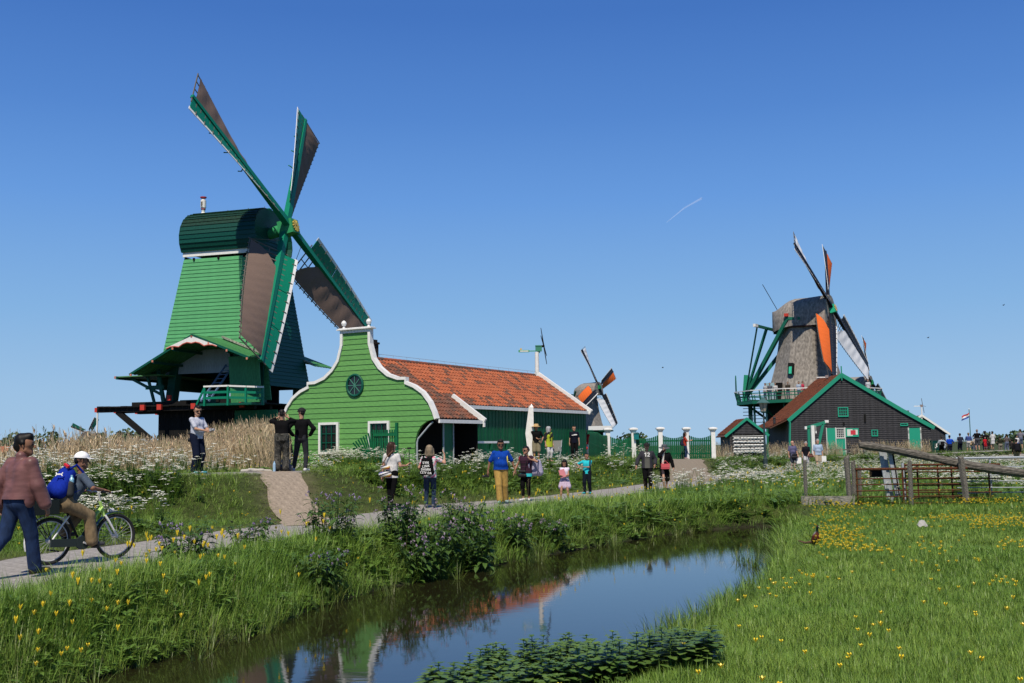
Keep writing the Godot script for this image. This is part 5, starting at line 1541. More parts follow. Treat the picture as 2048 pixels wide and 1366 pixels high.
func umbel_plant() -> Array: # [stems and leaves, flowers]
	var g := MB.new()
	var f := MB.new()
	for i in 5:
		var a := rng.randf() * TAU
		g.col = Color(1, 1, 1) * rng.randf_range(0.8, 1.2)
		leaf(g, Vector3(0, 0.05 + rng.randf() * 0.3, 0), Vector3(cos(a), 0.7, sin(a)), rng.randf_range(0.2, 0.38), 0.13, 0.8, 3)
	for i in 6:
		var a := TAU * i / 6 + rng.randf()
		var r := rng.randf_range(0.05, 0.28)
		var top := Vector3(cos(a) * r, rng.randf_range(0.68, 1.0), sin(a) * r)
		g.tube([Vector3.ZERO, Vector3(top.x * 0.3, top.y * 0.6, top.z * 0.3), top], [0.008, 0.006, 0.003], 3, false)
		var R := rng.randf_range(0.055, 0.095)
		for k in 9:
			var b := TAU * k / 9 + rng.randf() * 0.5
			var rr := R * sqrt((k + 0.5) / 9.0)
			var c := top + Vector3(cos(b) * rr, 0.02 - rr * 0.25 + rng.randf() * 0.01, sin(b) * rr)
			var nn := (Vector3.UP + Vector3(cos(b), 0, sin(b)) * rr * 4.0 + Vector3(rng.randf_range(-0.3, 0.3), 0, rng.randf_range(-0.3, 0.3))).normalized()
			var u := nn.cross(Vector3.RIGHT).normalized() * R * 0.33
			var v := nn.cross(u).normalized() * R * 0.33
			f.col = Color(1, 1, 1) * rng.randf_range(0.85, 1.0)
			f.quad(c - u, c - v, c + u, c + v)
	return [g, f]

func reed_plant() -> MB:
	var m := MB.new()
	for i in 4:
		var b := Vector3(rng.randf_range(-0.12, 0.12), -0.05, rng.randf_range(-0.12, 0.12))
		var h := rng.randf_range(0.72, 1.05)
		var lean := Vector3(rng.randf_range(-0.24, 0.04), 0, rng.randf_range(-0.08, 0.08))
		var p1 := b + Vector3(0, h * 0.55, 0) + lean * 0.35
		var p2 := b + Vector3(0, h, 0) + lean
		var k := rng.randf_range(0.8, 1.15)
		m.col = Color(k, k * 0.97, k * 0.9)
		m.tube([b, p1, p2], [0.0042, 0.0036, 0.002], 3, false)
		for j in 3:
			var t := rng.randf_range(0.25, 0.8)
			var a := rng.randf() * TAU
			leaf(m, b.lerp(p2, t), Vector3(cos(a) * 0.5, 1.2, sin(a) * 0.5), rng.randf_range(0.14, 0.26), 0.008, 0.6, 3)
		if rng.randf() < 0.2:
			m.col = Color(0.86, 0.76, 0.68) * k
			var dir := (p2 - p1).normalized()
			for j in 6:
				var a := rng.randf() * TAU
				leaf(m, p2 + dir * (j * 0.012 - 0.04), dir + Vector3(cos(a) * 0.35 + 0.25, -0.05, sin(a) * 0.35), 0.075, 0.016, 0.6, 2)
	return m

func nettle_plant() -> MB:
	var m := MB.new()
	var h := rng.randf_range(0.75, 1.0)
	m.col = Color(0.9, 1.0, 0.8)
	m.tube([Vector3.ZERO, Vector3(0.02, h * 0.5, 0.0), Vector3(0.03, h, 0.02)], [0.008, 0.007, 0.004], 4, false)
	var tiers := 8
	for i in tiers:
		var t := (i + 1.0) / tiers
		var y := h * (0.45 + 0.55 * t)
		var sz := 0.185 * (1.0 - 0.45 * pow(t, 2.0)) * rng.randf_range(0.85, 1.15)
		for k in 2:
			var a := PI * k + PI / 2 * i + rng.randf_range(-0.6, 0.6)
			var kk := rng.randf_range(0.75, 1.15) * (1.0 + 0.35 * t)
			m.col = Color(kk, kk, kk)
			leaf(m, Vector3(0.03 * t, y, 0.02 * t), Vector3(cos(a), 0.5 + 0.5 * t, sin(a)), sz, sz * 0.55, 1.0, 4, 0.2, 0.75)
	for k in 4:
		var a := PI / 2 * k + 0.4
		m.col = Color(1.5, 1.45, 1.2)
		leaf(m, Vector3(0.03, h, 0.02), Vector3(cos(a), 1.2, sin(a)), 0.06, 0.026, 0.4, 3)
	return m

func comfrey(label: String, x: float, d: float, h: float, r: float, seed_k: int, purple: Color) -> void:
	rng.seed = 900 + seed_k
	var o := thing("comfrey_bush", label, "plant", V(x, ground_at(x, d) - 0.03, d), 0, "flowering comfrey along the ditch bank")
	var g := MB.new()
	var f := MB.new()
	var n := int(30 * r / 0.45)
	for i in n:
		var a := rng.randf() * TAU
		var rr := sqrt(rng.randf()) * r * 0.5
		var b := Vector3(cos(a) * rr, 0, sin(a) * rr)
		var out := Vector3(cos(a), 0, sin(a))
		var hh := h * rng.randf_range(0.55, 1.0)
		var tip := b + Vector3.UP * hh + out * r * rng.randf_range(0.1, 0.8) * hh / h
		var mid := b.lerp(tip, 0.5) + Vector3.UP * hh * 0.08
		g.col = Color(0.9, 1, 0.8)
		g.tube([b, mid, tip], [0.007, 0.006, 0.003], 3, false)
		for k in 9:
			var t := rng.randf_range(0.12, 1.0)
			var p := b.lerp(mid, t * 2.0) if t < 0.5 else mid.lerp(tip, t * 2.0 - 1.0)
			var la := rng.randf() * TAU
			var L := lerpf(0.27, 0.12, t) * rng.randf_range(0.8, 1.25)
			var kk := rng.randf_range(0.6, 1.25)
			g.col = Color(kk, kk, kk * rng.randf_range(0.8, 1.1))
			if rng.randf() < 0.08: g.col = Color(1.9, 1.7, 1.2)
			leaf(g, p, Vector3(cos(la), rng.randf_range(0.2, 0.8), sin(la)), L, L * 0.30, 1.1, 4, 0.25, 0.75)
		if rng.randf() < 0.5:
			for c in 2:
				var p := tip + Vector3(rng.randf_range(-0.05, 0.05), rng.randf_range(-0.06, 0.02), rng.randf_range(-0.05, 0.05))
				for k in 4:
					var la := rng.randf() * TAU
					var q := p + Vector3(cos(la) * 0.018, -0.012 * k * 0.6, sin(la) * 0.018)
					f.col = purple.lerp(Color(0.55, 0.45, 0.52), rng.randf() * 0.6) * rng.randf_range(0.7, 1.2)
					f.lathe([Vector2(0.0, 0.012), Vector2(0.005, 0.008), Vector2(0.0085, -0.012)], 5, q, Basis(Vector3(cos(la), 0, sin(la)), 0.5), false)
	obj("foliage", g, leafy(0.072, 0.14, 0.03, 0.45), o)
	obj("blossom", f, leafy(1, 1, 1, 0.4), o)

func build_green() -> void:
	rng.seed = 21
	var lawn := []; var tall := []; var weed := []
	for i in 3:
		lawn.append([tuft(18, 0.55, 1.1, 0.55, 0.022, 0.6, 2), [], PackedColorArray()])
		tall.append([tuft(16, 0.55, 1.1, 0.20, 0.0095, 0.55, 4), [], PackedColorArray()])
		var w := MB.new()
		for k in 11:
			var a := rng.randf() * TAU
			var kk := rng.randf_range(0.75, 1.2)
			w.col = Color(kk, kk, kk)
			leaf(w, Vector3(0, rng.randf_range(0, 0.45), 0), Vector3(cos(a), rng.randf_range(0.5, 1.4), sin(a)), rng.randf_range(0.4, 0.75), 0.2, 0.9, 3)
		weed.append([w, [], PackedColorArray()])
	var um := []
	for i in 3: um.append([umbel_plant(), [], PackedColorArray()])
	var butter := [[], PackedColorArray()]
	var seedhead := [[], PackedColorArray()]
	var put := func(store: Array, x: float, d: float, h: float, c: Color, wide := 1.0) -> void:
		var b := Basis(Vector3.UP, rng.randf() * TAU).scaled(Vector3(h * wide, h, h * wide))
		store[1].append(Transform3D(b, V(x, ground_at(x, d), d)))
		store[2].append(c)
	var d := 5.0
	while d < 100.0:
		var st := 0.062 * pow(maxf(d, 9.0) / 9.0, 0.92)
		var x := -0.52 * d - 1.2
		if d > 60: x = maxf(x, -6.0)
		var x1 := 0.52 * d + 1.2
		while x < x1:
			x += st
			var px := x + rng.randf_range(-0.5, 0.5) * st
			var pd := d + rng.randf_range(-0.5, 0.5) * st
			if px < GX0 + 1 or px > 50 or pd < 4: continue
			var wd := field(gw, px, pd)
			if wd < 0.02: continue
			var path_d := field(gp, px, pd)
			var edge := noise.get_noise_2d(px * 30, pd * 30) * 0.12
			if path_d < 0.03 + edge: continue
			var n1 := noise.get_noise_2d(px * 5, pd * 5)
			var n2 := noise.get_noise_2d(px * 18 + 90, pd * 18)
			var right := px > lerpf(-3.0, 6.6, (pd - 8.0) / 20.0) and pd < 29.0
			var h := 0.0
			var kind := 0
			var c := Color(0.185, 0.315, 0.042).lerp(Color(0.26, 0.385, 0.065), clampf(0.5 + n1 * 1.2 + n2 * 0.6, 0, 1))
			c = c.lerp(Color(0.12, 0.24, 0.042), rng.randf() * 0.7)
			var mile := Vector2(px, pd)
			if right:
				h = 0.085 + 0.05 * (n2 + 0.4) + 0.03 * rng.randf()
				if rng.randf() > 0.8 + n2 * 0.3: h *= 1.35
				if wd < 0.55: h = lerpf(0.42, h, clampf((wd - 0.1) / 0.45, 0, 1)) * rng.randf_range(0.6, 1.15); kind = 1
				if px > 7.1 and pd > 27.2: h = 0.06 if px < 9.0 else 0.13; kind = 0
				elif pd > 25.5:
					h = lerpf(h, 0.32, (pd - 25.5) / 3.0)
					kind = 1 if rng.randf() < 0.4 else 0
			elif wd < 4.0 and pd < 30:
				# tall bank between path and water
				h = lerpf(0.32, 0.42, clampf(wd / 0.8, 0, 1)) * rng.randf_range(0.6, 1.2) * (1.0 + 0.4 * n2)
				kind = 1
				if path_d < 0.5: h *= lerpf(0.2, 0.7, clampf(path_d / 0.5, 0, 1))
				if rng.randf() < 0.22 + n1 * 0.3: kind = 2; h *= 0.8
			else:
				var low := clampf(path_d / 0.9, 0, 1)
				h = lerpf(0.09, 0.36, low * low) * rng.randf_range(0.6, 1.25) * (1.0 + 0.5 * n1)
				kind = 0 if low < 0.5 else (1 if rng.randf() < 0.8 - n1 * 0.5 else 2)
				if path_d < 0.5: c = c.lerp(Color(0.17, 0.19, 0.05), 0.45)
				if pd < 30 and px < 0 and px / pd > -0.302: h *= 0.6; kind = mini(kind, 1)
				if pd > 34 and px > 8 + (pd - 30) * 0.5: h *= 0.8
			if px < -14.0 and pd > 36: continue
			var store: Array = [lawn, tall, weed][kind][rng.randi() % 3]
			if kind == 2: c = c.lerp(Color(0.075, 0.165, 0.03), 0.5); h *= 0.85
			var grow := st / (0.062 if kind == 0 else 0.07)
			put.call(store, px, pd, h, c, (1.0 if kind == 0 else 1.15) * clampf(pow(grow, 0.75), 1.0, 3.2) * (0.1 / maxf(h, 0.05) * 0.55 + 0.62))
			# flowers
			var up_bank := not right and path_d > 0.7 and (pd > 20 or px < -6) and not (wd < 4.0 and pd < 30 and px > -3.0 - 0.0)
			if up_bank:
				var den := 0.0
				if px < -7.0 and pd < 32: den = smoothstep(-0.15, 0.35, n1 + 0.25 * smoothstep(19, 25, pd)) * 0.8 * smoothstep(16.5, 22, pd)
				elif pd > 29 and pd < 50 and px < 3: den = smoothstep(-0.2, 0.3, n1 + 0.25 - 0.06 * absf(px + 3.0)) * smoothstep(0.8, 2.2, path_d)
				elif px > 4 and pd < 62 and px < 10.5: den = 0.12
				elif px > 9.5 and pd > 30.5 and pd < 52 and px < 24: den = smoothstep(-0.1, 0.4, n1 + n2 * 0.5) * 0.55
				elif pd > 30 and px > 8 and pd < 84: den = smoothstep(0.0, 0.5, n1 + n2 * 0.5) * 0.5
				if pd < 30 and px < 0 and px / pd > -0.302: den *= 0.1
				if rng.randf() < den * st * st * 17.0:
					var k := rng.randi() % 3
					var hh := rng.randf_range(0.55, 0.9) * (0.8 if px > 8 else 1.0)
					um[k][1].append(Transform3D(Basis(Vector3.UP, rng.randf() * TAU).scaled(Vector3.ONE * hh), V(px, ground_at(px, pd), pd)))
					um[k][2].append(Color(0.125, 0.225, 0.04) * rng.randf_range(0.8, 1.2))
			var yb := 0.0
			if right and wd > 0.7: yb = smoothstep(0.08, 0.38, noise.get_noise_2d(px * 7 + 300, pd * 4.5)) * 13.0 * smoothstep(10, 16, pd) + 0.45
			elif not right and path_d > 0.3 and pd < 60: yb = 0.3 + (2.5 if px < -3.5 and px > -4.6 and pd < 14.8 and wd < 3 else 0.0)
			if rng.randf() < yb * st * st * 5.0:
				butter[0].append(Transform3D(Basis(Vector3.UP, rng.randf() * TAU).scaled(Vector3(0.25, h + rng.randf_range(0.03, 0.1), 0.25)), V(px, ground_at(px, pd), pd)))
			if not right and path_d > 0.2 and wd > 0.2 and rng.randf() < 0.5 * st * st:
				seedhead[0].append(Transform3D(Basis(Vector3.UP, rng.randf() * TAU).scaled(Vector3.ONE * (h * 1.35 + 0.15)), V(px, ground_at(px, pd), pd)))
		d += st
	var gm := leafy(1, 1, 1, 0.5)
	var total := 0
	for i in 3:
		total += lawn[i][1].size() + tall[i][1].size() + weed[i][1].size()
		swarm("grass", lawn[i][0].mesh(), gm, lawn[i][1], lawn[i][2], null, ["short green meadow grass on the right bank and verges", "tufts of short meadow grass mixed into the lawn", "low grass blades filling the meadow and path edges"][i], "grass")
		swarm("grass", tall[i][0].mesh(), gm, tall[i][1], tall[i][2], null, ["tall bright grass standing on the ditch bank", "long bending grass blades along the water's edge", "tall grass growing on the dike slope"][i], "grass")
		swarm("weeds", weed[i][0].mesh(), gm, weed[i][1], weed[i][2], null, ["broad leaved weeds among the bank grass", "dark leafy weeds on the dike slope", "low leafy herbs between the tall grass"][i], "weeds")
		swarm("cow_parsley_leaves", um[i][0][0].mesh(), gm, um[i][1], um[i][2], null, ["feathery green stems of cow parsley on the dike slope", "cow parsley stalks before the green warehouse", "leafy stalks of cow parsley in the far field"][i], "plants")
		swarm("cow_parsley_flowers", um[i][0][1].mesh(), leafy(0.80, 0.80, 0.70, 0.4), um[i][1], PackedColorArray(), null, ["white cow parsley umbels spread over the dike slope", "white lacy umbels before the green warehouse", "white flower heads in the far field"][i], "flowers")
	print("grass ", total, " umbels ", um[0][1].size() * 3, " butter ", butter[0].size())
	# buttercups
	rng.seed = 5
	var bt := MB.new()
	bt.col = Color(0.10, 0.2, 0.03)
	bt.tube([Vector3.ZERO, Vector3(0.05, 0.5, 0.02), Vector3(0.03, 0.97, 0)], [0.012, 0.01, 0.008], 3, false)
	for k in 5:
		var a := TAU * k / 5; var b := TAU * (k + 1) / 5
		bt.col = Color(0.92, 0.70, 0.05)
		var c := Vector3(0.03, 0.97, 0)
		bt.quad(c, c + Vector3(cos(a) * 0.07, 0.1, sin(a) * 0.07), c + Vector3(cos((a + b) / 2) * 0.09, 0.16, sin((a + b) / 2) * 0.09), c + Vector3(cos(b) * 0.07, 0.1, sin(b) * 0.07))
	for q in [[0.5, 0.6], [2.6, 0.75]]:
		pass
	swarm("buttercup_flowers", bt.mesh(), leafy(1, 1, 1, 0.4), butter[0], PackedColorArray(), null, "yellow buttercups scattered over the meadow and banks", "flowers")
	var sh := MB.new()
	sh.col = Color(0.22, 0.2, 0.09)
	sh.tube([Vector3.ZERO, Vector3(0.02, 0.6, 0.0), Vector3(0.07, 0.95, 0)], [0.006, 0.005, 0.003], 3, false)
	for k in 12:
		var a := rng.randf() * TAU
		sh.col = Color(0.20, 0.12, 0.07) * rng.randf_range(0.7, 1.3)
		leaf(sh, Vector3(0.05 + 0.002 * k, 0.74 + 0.018 * k, 0), Vector3(cos(a), 1.3, sin(a)), 0.06, 0.012, 0.4, 2)
	swarm("grass_seedheads", sh.mesh(), gm, seedhead[0], PackedColorArray(), null, "thin brown grass seed heads along the path edge", "grass")
	build_reeds()
	build_bank_plants()

func build_reeds() -> void:
	rng.seed = 31
	var rm := leafy(1, 1, 1, 0.35)
	var st := []
	for i in 4: st.append([reed_plant(), [], PackedColorArray()])
	var add := func(x: float, d: float, h: float) -> void:
		var k := rng.randi() % 4
		st[k][1].append(Transform3D(Basis(Vector3.UP, rng.randf_range(-0.9, 0.9)).scaled(Vector3(h * 0.95, h, h * 0.95)), V(x, ground_at(x, d) - 0.02, d)))
		var g := rng.randf_range(0.82, 1.12)
		st[k][2].append(Color(0.62, 0.51, 0.345) * g if rng.randf() > 0.06 else Color(0.14, 0.20, 0.05))
	for i in 3600:
		var d := rng.randf_range(33.5, 49.0)
		var t := rng.randf()
		var x := lerpf(-0.50 * d - 1.0, -0.205 * d - 0.05, pow(t, 0.62))
		if field(gp, x, d) < 0.5 or (x > -9.2 and d < 35): continue
		var sparse := smoothstep(-0.36, -0.43, x / d)
		if rng.randf() < sparse * 0.74: continue
		add.call(x, d, rng.randf_range(1.5, 2.25) * lerpf(1.0, 1.18, smoothstep(-0.3, -0.42, x / d)))
	# reed fringe by the shed and the black barn
	for i in 700:
		var x := rng.randf_range(15.6, 37.0)
		var d := 98.6 - rng.randf() * 1.6
		if x < 19.0: d = rng.randf_range(84.5, 86.5); x = rng.randf_range(13.6, 17.1)
		elif noise.get_noise_2d(x * 9.0, 3.0) < -0.05 and x < 34: continue
		add.call(x, d, rng.randf_range(0.9, 2.0))
	for i in 4:
		swarm("reeds", st[i][0].mesh(), rm, st[i][1], st[i][2], null, ["dry tan reeds standing before the green sawmill", "tall dead reeds with feathery plumes by the river", "tangle of pale reed stalks along the dike foot", "straw coloured reeds beside shed and black barn"][i], "reeds")

func build_bank_plants() -> void:
	var pu := Color(0.16, 0.11, 0.30)
	var pk := Color(0.34, 0.24, 0.36)
	comfrey("purple flowered comfrey at the path edge, nearest the bicycle", -4.5, 15.2, 0.72, 0.42, 1, pu)
	comfrey("small comfrey beside the path, second from the left", -4.05, 17.0, 0.62, 0.34, 2, pu)
	comfrey("dark comfrey bush between the path and the grassy bank below the dirt track", -2.95, 18.0, 0.95, 0.55, 3, pu)
	comfrey("left part of the big comfrey thicket, below the girl with selfie stick", -1.95, 18.9, 1.05, 0.55, 4, pk)
	comfrey("middle of the big comfrey thicket with pinkish flowers", -1.35, 18.6, 1.1, 0.62, 5, pk)
	comfrey("right end of the big comfrey thicket, leaning over the grass", -0.75, 19.3, 1.05, 0.55, 6, pk)
	comfrey("lower comfrey in front of the thicket, close to the water", -1.55, 17.9, 0.75, 0.5, 7, pk)
	comfrey("comfrey with drooping leaves low on the bank at the waterline", -2.75, 15.7, 0.62, 0.42, 8, pu)
	comfrey("comfrey standing at the path edge below the woman in dark top", 0.05, 21.3, 0.8, 0.38, 9, pk)
	comfrey("small comfrey on the bank right of the big thicket", 0.75, 22.4, 0.6, 0.34, 10, pk)
	comfrey("comfrey behind the thicket at the path edge", -0.95, 20.4, 1.0, 0.5, 11, pk)
	rng.seed = 41
	var nt := []
	for i in 4: nt.append([nettle_plant(), [], PackedColorArray()])
	for i in 380:
		var t := rng.randf()
		var x := lerpf(-0.75, 1.55, t)
		var d := lerpf(8.6, 9.5, t) + rng.randf_range(-0.9, 0.35) + 0.4 * sin(t * PI)
		if t > 0.8 and rng.randf() < 0.5: continue
		var h := rng.randf_range(0.26, 0.42) * (0.75 + 0.45 * sin(PI * clampf(t * 1.1, 0, 1)))
		var k := rng.randi() % 4
		var y := maxf(ground_at(x, d), -0.5)
		nt[k][1].append(Transform3D(Basis(Vector3.UP, rng.randf() * TAU).rotated(Vector3.RIGHT, rng.randf_range(-0.15, 0.15)).scaled(Vector3(0.8, h, 0.8)), V(x, y, d)))
		nt[k][2].append(Color(0.070, 0.145, 0.030).lerp(Color(0.12, 0.20, 0.04), rng.randf()))
	for i in 4:
		swarm("nettles", nt[i][0].mesh(), leafy(1, 1, 1, 0.4), nt[i][1], nt[i][2], null, ["dark green nettles massed at the bottom edge by the water", "nettle leaves in the near bank clump", "young nettle tops in the near bank clump", "nettle stems crowding the near bank"][i], "nettles")
	# sedge standing in the water and along the right edge
	var sg := []
	for i in 2: sg.append([tuft(26, 0.55, 1.1, 0.16, 0.011, 0.7, 4), [], PackedColorArray()])
	var spots := [[2.75, 14.2, 9], [2.35, 13.3, 9], [2.05, 12.9, 8], [1.75, 12.2, 8], [1.5, 11.5, 7], [1.25, 10.9, 6], [4.3, 20.0, 3], [3.2, 15.4, 7], [3.6, 16.6, 5], [1.0, 10.3, 6], [4.4, 19.2, 6], [5.2, 22.6, 8], [5.8, 24.8, 7]]
	for s in spots:
		for i in int(s[2]):
			var x: float = s[0] + rng.randf_range(-0.3, 0.22)
			var d: float = s[1] + rng.randf_range(-0.3, 0.3)
			var h := rng.randf_range(0.26, 0.5)
			var k := rng.randi() % 2
			sg[k][1].append(Transform3D(Basis(Vector3.UP, rng.randf() * TAU).scaled(Vector3(h, h, h)), V(x, maxf(ground_at(x, d), WATER - 0.05), d)))
			sg[k][2].append(Color(0.12, 0.21, 0.03).lerp(Color(0.07, 0.13, 0.025), rng.randf()))
	for i in 90: # left waterline
		var q: Array = DITCH[2 + rng.randi() % 11]
		var x: float = q[0] + rng.randf_range(-0.5, 0.35)
		var d: float = q[1] + rng.randf_range(-0.8, 0.8)
		var k := rng.randi() % 2
		var h := rng.randf_range(0.3, 0.55)
		sg[k][1].append(Transform3D(Basis(Vector3.UP, rng.randf() * TAU).scaled(Vector3(h, h, h)), V(x, maxf(ground_at(x, d), WATER - 0.05), d)))
		sg[k][2].append(Color(0.10, 0.18, 0.03).lerp(Color(0.16, 0.2, 0.05), rng.randf()))
	for i in 2:
		swarm("sedge", sg[i][0].mesh(), leafy(1, 1, 1, 0.5), sg[i][1], sg[i][2], null, ["clumps of sedge standing in the shallow ditch edge", "bright sedge blades along the right waterline"][i], "sedge")

# ---------------------------------------------------------------- bodies: smooth unions of tapered capsules, meshed as surface nets
func net(bones: Array, cell: float, k: float) -> Array: # bones [[a, b, ra, rb], ...] -> [points, normals, indices]
	var lo := Vector3.ONE * 1e9
	var hi := -lo
	for b in bones:
		var r: float = maxf(b[2], b[3])
		for p in [b[0], b[1]]:
			lo = lo.min(p - Vector3.ONE * r); hi = hi.max(p + Vector3.ONE * r)
	lo -= Vector3.ONE * (cell * 2.5); hi += Vector3.ONE * (cell * 2.5)
	var nx := int((hi.x - lo.x) / cell) + 2
	var ny := int((hi.y - lo.y) / cell) + 2
	var nz := int((hi.z - lo.z) / cell) + 2
	var val := PackedFloat32Array()
	val.resize(nx * ny * nz); val.fill(9.0)
	var m := k + cell * 2.0
	for bo in bones:
		var a: Vector3 = bo[0]
		var ab: Vector3 = (bo[1] as Vector3) - a
		var ra: float = bo[2]
		var rb: float = bo[3]
		var inv := 1.0 / maxf(ab.length_squared(), 1e-9)
		var r := maxf(ra, rb) + m
		var b0 := (a.min(bo[1]) - Vector3.ONE * r - lo) / cell
		var b1 := (a.max(bo[1]) + Vector3.ONE * r - lo) / cell
		var x0 := maxi(0, int(b0.x)); var x1 := mini(nx - 1, int(b1.x) + 1)
		var y0 := maxi(0, int(b0.y)); var y1 := mini(ny - 1, int(b1.y) + 1)
		var z0 := maxi(0, int(b0.z)); var z1 := mini(nz - 1, int(b1.z) + 1)
		for z in range(z0, z1 + 1):
			for y in range(y0, y1 + 1):
				var at := (z * ny + y) * nx
				var p := Vector3(0, lo.y + y * cell, lo.z + z * cell) - a
				for x in range(x0, x1 + 1):
					p.x = lo.x + x * cell - a.x
					var t := clampf(p.dot(ab) * inv, 0.0, 1.0)
					var d := (p - ab * t).length() - ra - (rb - ra) * t
					var e := val[at + x]
					var h := k - absf(d - e)
					val[at + x] = minf(d, e) - (h * h / (4.0 * k) if h > 0 else 0.0)
	var pts := PackedVector3Array(); var nor := PackedVector3Array(); var ix := PackedInt32Array()
	var id := PackedInt32Array()
	id.resize(nx * ny * nz); id.fill(-1)
	var sy := nx
	var sz := nx * ny
	for z in nz - 1:
		for y in ny - 1:
			var at := (z * ny + y) * nx
			for x in nx - 1:
				var i := at + x
				var v0 := val[i]
				if v0 > 2.0 * cell or v0 < -2.0 * cell: continue
				var v1 := val[i + 1]; var v2 := val[i + sy]; var v3 := val[i + sy + 1]
				var v4 := val[i + sz]; var v5 := val[i + sz + 1]; var v6 := val[i + sz + sy]; var v7 := val[i + sz + sy + 1]
				var s := int(v0 < 0) + int(v1 < 0) + int(v2 < 0) + int(v3 < 0) + int(v4 < 0) + int(v5 < 0) + int(v6 < 0) + int(v7 < 0)
				if s == 0 or s == 8: continue
				var c := Vector3.ZERO
				var n := 0
				if (v0 < 0) != (v1 < 0): c += Vector3(v0 / (v0 - v1), 0, 0); n += 1
				if (v2 < 0) != (v3 < 0): c += Vector3(v2 / (v2 - v3), 1, 0); n += 1
				if (v4 < 0) != (v5 < 0): c += Vector3(v4 / (v4 - v5), 0, 1); n += 1
				if (v6 < 0) != (v7 < 0): c += Vector3(v6 / (v6 - v7), 1, 1); n += 1
				if (v0 < 0) != (v2 < 0): c += Vector3(0, v0 / (v0 - v2), 0); n += 1
				if (v1 < 0) != (v3 < 0): c += Vector3(1, v1 / (v1 - v3), 0); n += 1
				if (v4 < 0) != (v6 < 0): c += Vector3(0, v4 / (v4 - v6), 1); n += 1
				if (v5 < 0) != (v7 < 0): c += Vector3(1, v5 / (v5 - v7), 1); n += 1
				if (v0 < 0) != (v4 < 0): c += Vector3(0, 0, v0 / (v0 - v4)); n += 1
				if (v1 < 0) != (v5 < 0): c += Vector3(1, 0, v1 / (v1 - v5)); n += 1
				if (v2 < 0) != (v6 < 0): c += Vector3(0, 1, v2 / (v2 - v6)); n += 1
				if (v3 < 0) != (v7 < 0): c += Vector3(1, 1, v3 / (v3 - v7)); n += 1
				id[i] = pts.size()
				pts.push_back(lo + (Vector3(x, y, z) + c / n) * cell)
				nor.push_back(Vector3(v1 + v3 + v5 + v7 - v0 - v2 - v4 - v6, v2 + v3 + v6 + v7 - v0 - v1 - v4 - v5, v4 + v5 + v6 + v7 - v0 - v1 - v2 - v3).normalized())
	for z in range(1, nz - 1):
		for y in range(1, ny - 1):
			var at := (z * ny + y) * nx
			for x in range(1, nx - 1):
				var i := at + x
				if id[i] < 0: continue
				var neg := val[i] < 0
				for ax in 3:
					var j: int = i + [1, sy, sz][ax]
					if (val[j] < 0) == neg: continue
					var u: int = [sy, sz, 1][ax]
					var w: int = [sz, 1, sy][ax]
					var q := [id[i - u - w], id[i - w], id[i], id[i - u]]
					if q[0] < 0 or q[1] < 0 or q[3] < 0: continue
					if neg: ix.append_array([q[0], q[2], q[1], q[0], q[3], q[2]])
					else: ix.append_array([q[0], q[1], q[2], q[0], q[2], q[3]])
	return [pts, nor, ix]

func net_mb(bones: Array, cell: float, k: float) -> MB:
	var r := net(bones, cell, k)
	var m := MB.new()
	var p: PackedVector3Array = r[0]; var n: PackedVector3Array = r[1]; var ix: PackedInt32Array = r[2]
	m.v.resize(ix.size()); m.n.resize(ix.size()); m.c.resize(ix.size()); m.c.fill(Color.WHITE)
	for i in ix.size():
		m.v[i] = p[ix[i]]; m.n[i] = n[ix[i]]
	return m

var head_t: MB
var hand_t: MB
var hair_t := {}

func caps1(q: Array) -> Array: # [x, y, z, r] or [x, y, z, r, x2, y2, z2, r2]
	var a := Vector3(q[0], q[1], q[2])
	return [a, a + Vector3(0.0001, 0, 0), q[3], q[3]] if q.size() == 4 else [a, Vector3(q[4], q[5], q[6]), q[3], q[7]]

